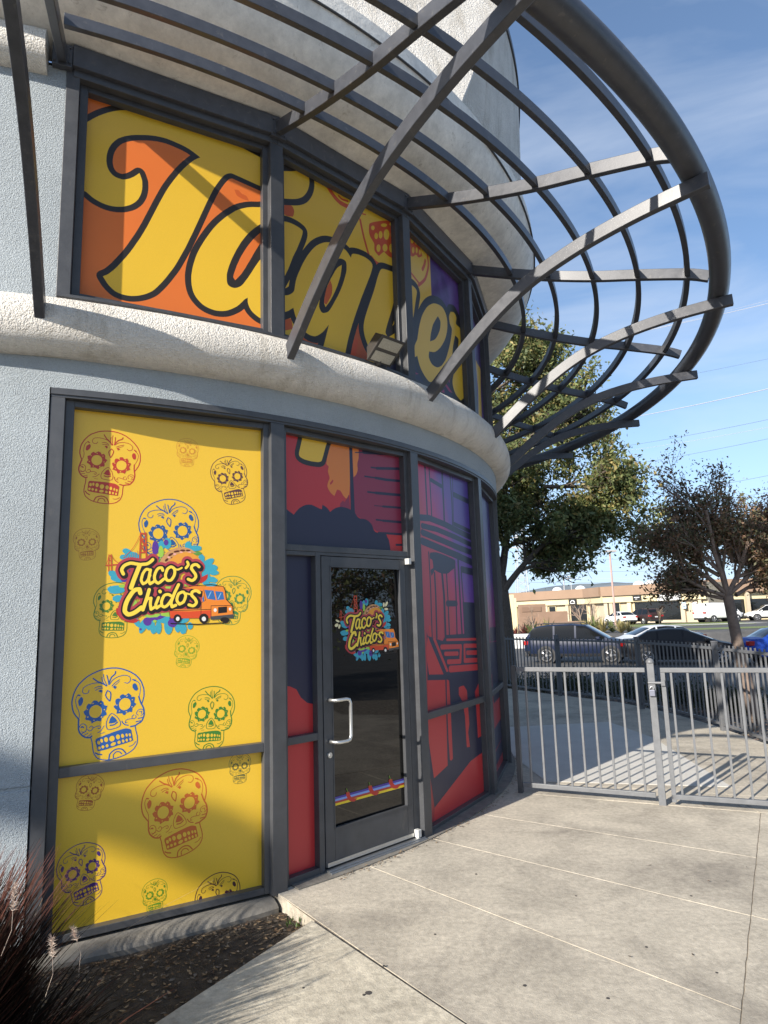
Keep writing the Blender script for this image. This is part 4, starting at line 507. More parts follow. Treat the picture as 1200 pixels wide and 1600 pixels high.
PRINT['door']=[('DP',0,[451,465,1312,468,1311,450,450,450]),('DB',0,[450,451,1312,452,1311,435,450,436]),('DR',0,[450,437,1311,436,1310,419,450,422]),('DY',0,[450,423,1310,420,1309,403,449,408]),('CH',0,[611,478,616,479,623,479,630,478,635,476,639,471,641,464,643,455,647,448,651,442,657,436,663,430,670,426,681,422,711,418,708,415,702,410,694,405,686,402,677,402,666,404,655,407,645,410,637,416,630,422,623,430,618,436,614,443,610,450,608,456,607,461,607,466,607,471,609,475]),('GD',7,[623,476,612,501]),('CH',0,[828,481,834,482,841,482,848,481,854,479,857,474,860,466,862,457,866,450,871,443,877,437,883,431,891,427,902,423,934,418,931,416,925,411,916,406,907,402,897,402,886,404,874,407,864,411,855,416,835,437,831,444,827,451,825,458,823,464,825,478]),('GD',7,[841,478,829,504]),('CH',0,[1037,487,1043,489,1050,489,1058,488,1064,486,1068,481,1070,472,1073,463,1076,456,1082,449,1088,443,1095,437,1103,432,1114,429,1130,426,1143,424,1148,424,1146,421,1139,416,1129,410,1120,407,1110,407,1097,409,1085,412,1074,416,1065,421,1057,429,1050,436,1044,443,1039,450,1036,457,1033,464,1032,470,1031,475,1032,480,1034,485]),('GD',8,[1050,485,1038,512]),('CH',0,[1242,498,1248,499,1256,499,1264,498,1270,496,1274,491,1277,482,1279,473,1283,465,1289,458,1295,452,1303,446,1311,441,1323,437,1359,432,1356,430,1349,424,1339,418,1329,415,1318,415,1305,417,1292,420,1281,424,1271,430,1263,437,1255,445,1249,452,1244,459,1240,467,1237,474,1236,480,1236,485,1237,490,1238,495]),('GD',8,[1256,495,1243,523])]
PRINT['doorb']=[('CR',0,[1050,1799,1048,1789,1044,1782,1039,1780,1034,1783,1030,1789,1029,1799,1031,1808,1035,1815,1040,1817,1046,1815,1049,1808]),('CR',0,[1080,1801,1072,1792,1063,1786,1055,1785,1052,1790,1053,1798,1058,1809,1066,1818,1075,1823,1082,1824,1086,1819,1085,1811]),('CR',0,[1086,1766,1083,1761,1075,1758,1064,1757,1054,1758,1046,1762,1043,1766,1046,1770,1054,1774,1065,1775,1075,1773,1083,1770]),('CR',0,[581,1677,577,1675,568,1676,558,1679,550,1684,545,1690,545,1694,549,1696,558,1695,568,1691,576,1686,581,1681]),('CR',0,[568,1664,570,1658,568,1651,562,1646,553,1642,544,1642,537,1646,534,1651,536,1658,543,1664,552,1667,561,1667]),('CR',0,[588,1642,583,1634,578,1630,573,1629,569,1632,568,1638,570,1646,574,1654,580,1659,585,1660,588,1657,590,1650])]
SKULL=[('c',11,[-357,20,-362,30,-375,54,-387,80,-396,101,-403,145,-402,197,-400,214,-396,234,-374,294,-364,312,-352,333,-338,355,-321,375,-307,392,-254,430,-236,441,-216,452,-196,462,-173,469,-153,476,-128,482,-98,489,-69,493,-41,497,-15,496,11,496,35,493,59,490,81,484,104,479,126,471,147,461,168,451,192,437,213,423,233,409,252,394,269,377,287,361,302,343,316,322,328,300,340,275,348,253,361,177,360,153,357,131,354,107,348,85,340,66,332,48,310,4]),('c',6,[-357,20,-356,27,-349,45,-344,67,-343,87,-345,104,-347,121,-354,137,-357,154,-359,171,-361,185,-361,203,-361,216,-359,229,-356,242,-351,254,-346,263,-339,271,-331,278,-323,282,-319,284]),('c',6,[296,101,301,110,309,129,317,153,323,172,325,189,326,209,326,226,324,236,323,247,306,271,297,276,287,283,278,288,273,290]),('c',13,[-357,20,-358,13,-362,0,-364,-18,-368,-36,-368,-49,-371,-62,-373,-75,-373,-90,-371,-103,-370,-116,-366,-128,-360,-140,-354,-150,-345,-164,-335,-175,-325,-185,-313,-192,-299,-198,-286,-203,-277,-204,-271,-203,-263,-200,-254,-196,-253,-194]),('c',6,[-365,-70,-362,-65,-355,-55,-347,-46,-339,-40,-331,-39,-322,-40,-313,-43,-306,-48,-301,-54,-295,-64,-291,-74,-290,-83,-291,-91,-292,-100,-295,-109,-298,-116,-304,-121,-312,-127,-320,-130,-326,-131,-333,-130,-348,-119]),('c',11,[-345,-73,-331,-67,-329,-69,-326,-73,-326,-77,-323,-79]),('c',6,[-351,-143,-303,-128]),('c',6,[-332,-166,-287,-153]),('c',6,[-301,-190,-254,-168]),('c',6,[-286,-112,-283,-116,-278,-124,-270,-132,-263,-135,-257,-134,-248,-133,-243,-128,-237,-125,-233,-120,-230,-113,-229,-106,-227,-100,-230,-96,-235,-92,-240,-88,-244,-87,-251,-88,-266,-101]),('c',6,[-226,-112,-221,-112,-213,-110,-203,-107,-194,-106,-184,-104,-161,-107,-157,-111,-154,-115,-153,-119,-153,-123,-154,-128,-156,-130,-160,-135,-164,-136,-168,-136,-175,-133,-180,-132,-180,-129]),('c',6,[-188,-176,-161,-168,-151,-162,-142,-152,-129,-137,-120,-125,-114,-120]),('c',13,[294,101,302,43,307,23,312,4,319,-12,323,-29,326,-46,327,-65,325,-85,324,-105,319,-120,311,-139,302,-153,294,-167,283,-179,269,-188,252,-192,238,-197,227,-200,223,-203,217,-206,211,-207,205,-210,159,-206]),('c',6,[257,-103,254,-102,249,-96,244,-90,241,-84,242,-77,245,-68,250,-61,256,-54,264,-48,272,-45,280,-42,289,-43,295,-44,304,-47,312,-52,317,-58,318,-66,320,-79,317,-90,314,-99,308,-105,296,-111,288,-114,284,-115]),('c',6,[271,-69,277,-68,301,-71,294,-92,294,-96]),('c',9,[251,-139,301,-142]),('c',9,[223,-169,273,-172]),('c',6,[228,-99,228,-101,229,-107,232,-113,231,-118,227,-123,221,-126,215,-129,209,-130,202,-129,197,-127,190,-124,187,-118,189,-100,193,-95,197,-93,205,-89,211,-88,213,-88]),('c',6,[182,-125,177,-123,168,-120,140,-118,129,-119,121,-123,117,-126,114,-130,108,-151,112,-150,119,-149,125,-150,127,-150]),('c',9,[76,-121,77,-127,80,-137,87,-152,94,-161,104,-171,134,-184]),('c',9,[-265,-211,-260,-249,-260,-296,-262,-312,-261,-363,-258,-380,-256,-397,-249,-411,-243,-425,-235,-439,-226,-451,-186,-478,-140,-495,-123,-497,-107,-501,-36,-504,-12,-502,14,-501,39,-497,62,-494,83,-489,100,-484,118,-477,134,-470,150,-462,164,-451,177,-436,190,-421,199,-407,211,-358,211,-343,213,-325,210,-306,210,-289,207,-272,206,-216,205,-210]),('c',11,[-117,-489,-107,-456,-101,-442,-93,-434,-65,-417,-55,-414,-45,-410,-32,-408,-19,-408,-8,-409,5,-413,19,-418,31,-425,41,-436,53,-456,61,-472,64,-478]),('c',9,[-70,-489,-68,-485,-68,-476,-67,-465,-64,-456,-40,-439,-30,-436,-21,-437,-12,-440,-3,-443,4,-448,9,-454,15,-464,18,-472,21,-474]),('c',11,[-240,-384,-240,-388,-233,-394,-225,-399,-218,-407,-209,-410,-197,-415,-188,-420,-183,-421]),('c',6,[109,-416,116,-417,127,-418,140,-416,150,-412,162,-406,173,-396,183,-388,187,-383]),('c',11,[-52,-133,-48,-132,-37,-135,-23,-137,-10,-137,0,-134,26,-119]),('c',11,[-29,307,-52,333,-65,345,-74,352,-86,361,-98,368,-110,377,-123,390,-151,423]),('c',6,[-33,306,-36,312,-45,328,-54,348,-59,363,-61,377,-61,395,-61,408,-60,414]),('c',9,[-2,315,-1,319,-1,369,-3,384,-4,403,-6,416,-7,422]),('c',11,[4,333,7,340,16,356,26,373,35,387,46,397,61,404,72,412,80,417,84,424,87,431,88,440,88,442]),('c',6,[-21,310,-24,316,-41,378,-42,395,-43,417,-41,434,-42,441]),('c',6,[-44,322,-76,347,-90,356,-104,361,-119,365,-135,367,-150,367,-167,369,-187,368,-206,365,-220,363,-233,359,-245,355,-257,349,-265,344,-270,334,-275,323,-278,312,-279,303,-275,295,-270,287,-265,281,-258,278,-249,275,-238,276,-230,278,-222,281,-218,288,-215,295,-212,304,-210,306]),('c',6,[6,316,10,321,21,333,36,348,48,359,64,365,82,372,101,377,120,380,137,380,157,381,174,379,188,374,199,370,214,361,224,351,231,344,233,333,234,323,234,312,228,303,223,295,213,287,203,284,195,280,167,296]),('c',6,[-155,312,-122,321,-109,321,-98,318,-86,313,-77,308,-74,304]),('c',6,[-147,287,-116,296,-105,298,-94,297,-83,294,-75,294,-70,292]),('c',6,[27,293,33,296,45,304,58,315,72,323,117,343]),('c',4,[34,277,40,280,50,285,63,294,76,300,87,308,99,314,109,322,113,325]),('c',11,[-329,281,-309,271]),('c',11,[258,307,286,293]),('c',4,[-166,-194,-121,-192]),('c',6,[-18,-7,-9,-12,1,-21,11,-33,21,-44,30,-56,38,-70,55,-113,57,-128,57,-143,56,-152,53,-159,47,-164,42,-169,35,-172,25,-175,10,-178,-52,-178,-68,-176,-77,-173,-84,-167,-87,-159,-91,-149,-92,-141,-94,-130,-91,-115,-89,-99,-85,-86,-78,-72,-72,-58,-63,-44,-53,-34,-46,-24,-37,-16,-27,-10,-18,-7]),('c',9,[-28,253,-23,251,-13,244,-6,236,2,229,3,218,5,208,-3,172,-9,154,-16,138,-19,133,-22,135,-27,145,-35,157,-41,167,-52,200,-52,210,-47,222,-28,253]),('c',0,[-17,-35,7,-62,12,-72,18,-82,22,-92,23,-102,26,-106,-7,-117,-20,-115,-40,-114,-55,-109,-64,-108,-48,-70,-41,-58,-36,-50,-26,-43,-21,-37]),('c',0,[-121,270,-101,281,-94,282,-88,279,-83,275,-78,269,-75,268,-87,242,-92,248,-104,257,-114,266]),('c',0,[38,277,42,280,48,281,56,284,63,283,68,279,73,276,76,270,76,268,74,265,66,260,59,252,55,250,52,253,46,263,41,273]),('c',0,[-331,160,-335,168,-337,182,-337,200,-337,213,-334,220,-330,227,-323,234,-319,239,-313,244,-306,250,-300,253,-297,253,-295,251,-290,243,-286,235,-283,227,-284,218,-286,207,-289,196,-294,186,-298,179,-305,170,-310,163,-316,160,-329,158]),('c',0,[246,210,242,220,243,231,244,242,247,251,252,256,260,260,266,263,273,261,280,258,293,230,298,192,295,185,291,180,285,177,277,174,273,175,266,178,258,188,250,198]),('c',0,[-220,-243,-204,-234,-178,-231,-151,-229,-125,-225,-98,-221,-70,-219,-42,-215,49,-209,77,-209,99,-210,115,-214,131,-221,145,-229,155,-239,159,-249,158,-290,161,-309,160,-333,161,-352,162,-361,158,-364,149,-365,137,-367,56,-372,6,-372,-131,-379,-190,-377,-205,-375,-214,-370,-220,-362,-219,-351,-221,-340,-221,-327,-226,-261]),('c',0,[-49,88,-61,67,-67,49,-80,34,-71,14,-74,-9,-100,-12,-113,-25,-129,-32,-136,-61,-158,-55,-177,-47,-194,-49,-213,-52,-235,-62,-239,-32,-254,-21,-268,-13,-288,-7,-293,12,-277,36,-290,49,-295,68,-300,89,-278,100,-262,111,-263,135,-250,150,-237,162,-211,149,-199,166,-181,181,-161,177,-145,169,-136,149,-108,164,-93,151,-84,135,-85,113,-77,99]),('b',0,[-114,74,-113,51,-119,30,-131,11,-146,-2,-167,-11,-186,-12,-206,-6,-223,7,-236,22,-243,43,-244,64,-239,86,-227,106,-211,119,-191,126,-170,129,-151,123,-134,110,-121,95]),('b',0,[-79,56,-81,51,-87,48,-91,49,-92,56,-89,61,-82,59]),('b',0,[-119,-15,-122,-22,-128,-25,-135,-22,-136,-17,-132,-12,-124,-11]),('b',0,[-201,-31,-202,-35,-208,-39,-213,-37,-214,-31,-210,-26,-203,-27]),('b',0,[-256,24,-257,17,-265,14,-272,17,-273,21,-267,26,-261,27]),('b',0,[-250,104,-251,98,-258,97,-262,98,-265,102,-259,107,-255,108]),('b',0,[-182,153,-185,148,-191,145,-198,146,-199,153,-195,155,-186,157]),('b',0,[-107,131,-109,127,-115,124,-119,125,-122,131,-117,136,-110,135]),('c',0,[245,83,239,65,235,49,255,28,238,13,222,2,206,-7,202,-27,193,-50,167,-39,151,-43,136,-43,115,-63,99,-57,89,-33,72,-33,58,-26,31,-24,40,4,38,18,26,32,17,48,14,67,43,77,38,96,39,116,48,134,68,139,90,136,97,163,114,170,133,172,148,153,165,155,189,170,202,154,213,141,212,117,238,116,251,103]),('b',0,[197,71,198,50,192,30,182,11,164,-2,146,-9,124,-10,107,-6,90,6,77,22,72,43,71,64,76,84,87,101,104,116,123,123,144,124,162,118,179,108,192,92]),('b',0,[212,9,211,4,205,1,200,3,199,9,203,14,210,13]),('b',0,[147,-31,143,-36,137,-39,130,-35,127,-31,133,-26,142,-25]),('b',0,[74,-2,72,-9,66,-12,62,-8,61,-4,65,1,71,2]),('b',0,[57,71,53,64,47,63,40,64,38,68,43,73,52,74]),('b',0,[99,135,98,128,92,128,87,129,87,133,90,138,97,139]),('b',0,[180,142,177,138,168,134,162,135,161,142,167,147,175,146]),('b',0,[227,87,226,82,220,79,215,81,214,87,218,90,224,90]),('b',0,[-179,-283,-180,-296,-185,-305,-195,-306,-205,-301,-209,-289,-209,-274,-204,-264,-193,-263,-183,-270]),('b',0,[-149,-270,-149,-283,-154,-292,-163,-295,-170,-288,-176,-276,-176,-263,-169,-253,-160,-252,-153,-257]),('b',0,[-95,-270,-97,-286,-104,-298,-116,-302,-128,-295,-135,-278,-135,-261,-126,-249,-113,-247,-102,-254]),('b',0,[-27,-276,-29,-295,-40,-308,-59,-313,-73,-304,-82,-288,-80,-268,-67,-253,-50,-251,-34,-257]),('b',0,[31,-276,29,-294,20,-306,7,-307,-4,-301,-11,-284,-9,-267,-2,-255,13,-253,24,-260]),('b',0,[75,-278,75,-294,67,-303,57,-307,49,-299,43,-287,43,-272,51,-262,59,-259,68,-266]),('b',0,[114,-284,114,-296,108,-304,102,-305,95,-299,91,-289,92,-278,95,-269,103,-268,110,-273]),('b',0,[148,-292,147,-303,142,-312,136,-313,128,-307,125,-297,123,-284,128,-277,137,-276,144,-281]),('b',0,[-184,-339,-185,-352,-192,-360,-203,-359,-211,-352,-212,-339,-207,-330,-199,-326,-188,-329]),('b',0,[-143,-340,-146,-351,-153,-359,-164,-358,-172,-350,-173,-340,-169,-328,-158,-325,-149,-330]),('b',0,[-100,-340,-101,-351,-110,-359,-121,-360,-128,-353,-130,-340,-125,-329,-115,-325,-106,-328]),('b',0,[-21,-337,-25,-351,-41,-362,-62,-363,-76,-356,-78,-343,-67,-331,-48,-324,-28,-328]),('b',0,[29,-339,29,-352,19,-360,6,-359,-1,-352,-5,-339,2,-328,12,-324,23,-327]),('b',0,[70,-337,70,-350,63,-360,54,-359,46,-349,44,-337,47,-326,55,-322,64,-327]),('b',0,[107,-338,107,-351,101,-359,92,-358,85,-350,83,-338,88,-328,94,-325,103,-328]),('b',0,[146,-341,146,-352,140,-360,132,-361,126,-353,124,-340,127,-331,133,-326,143,-331])]
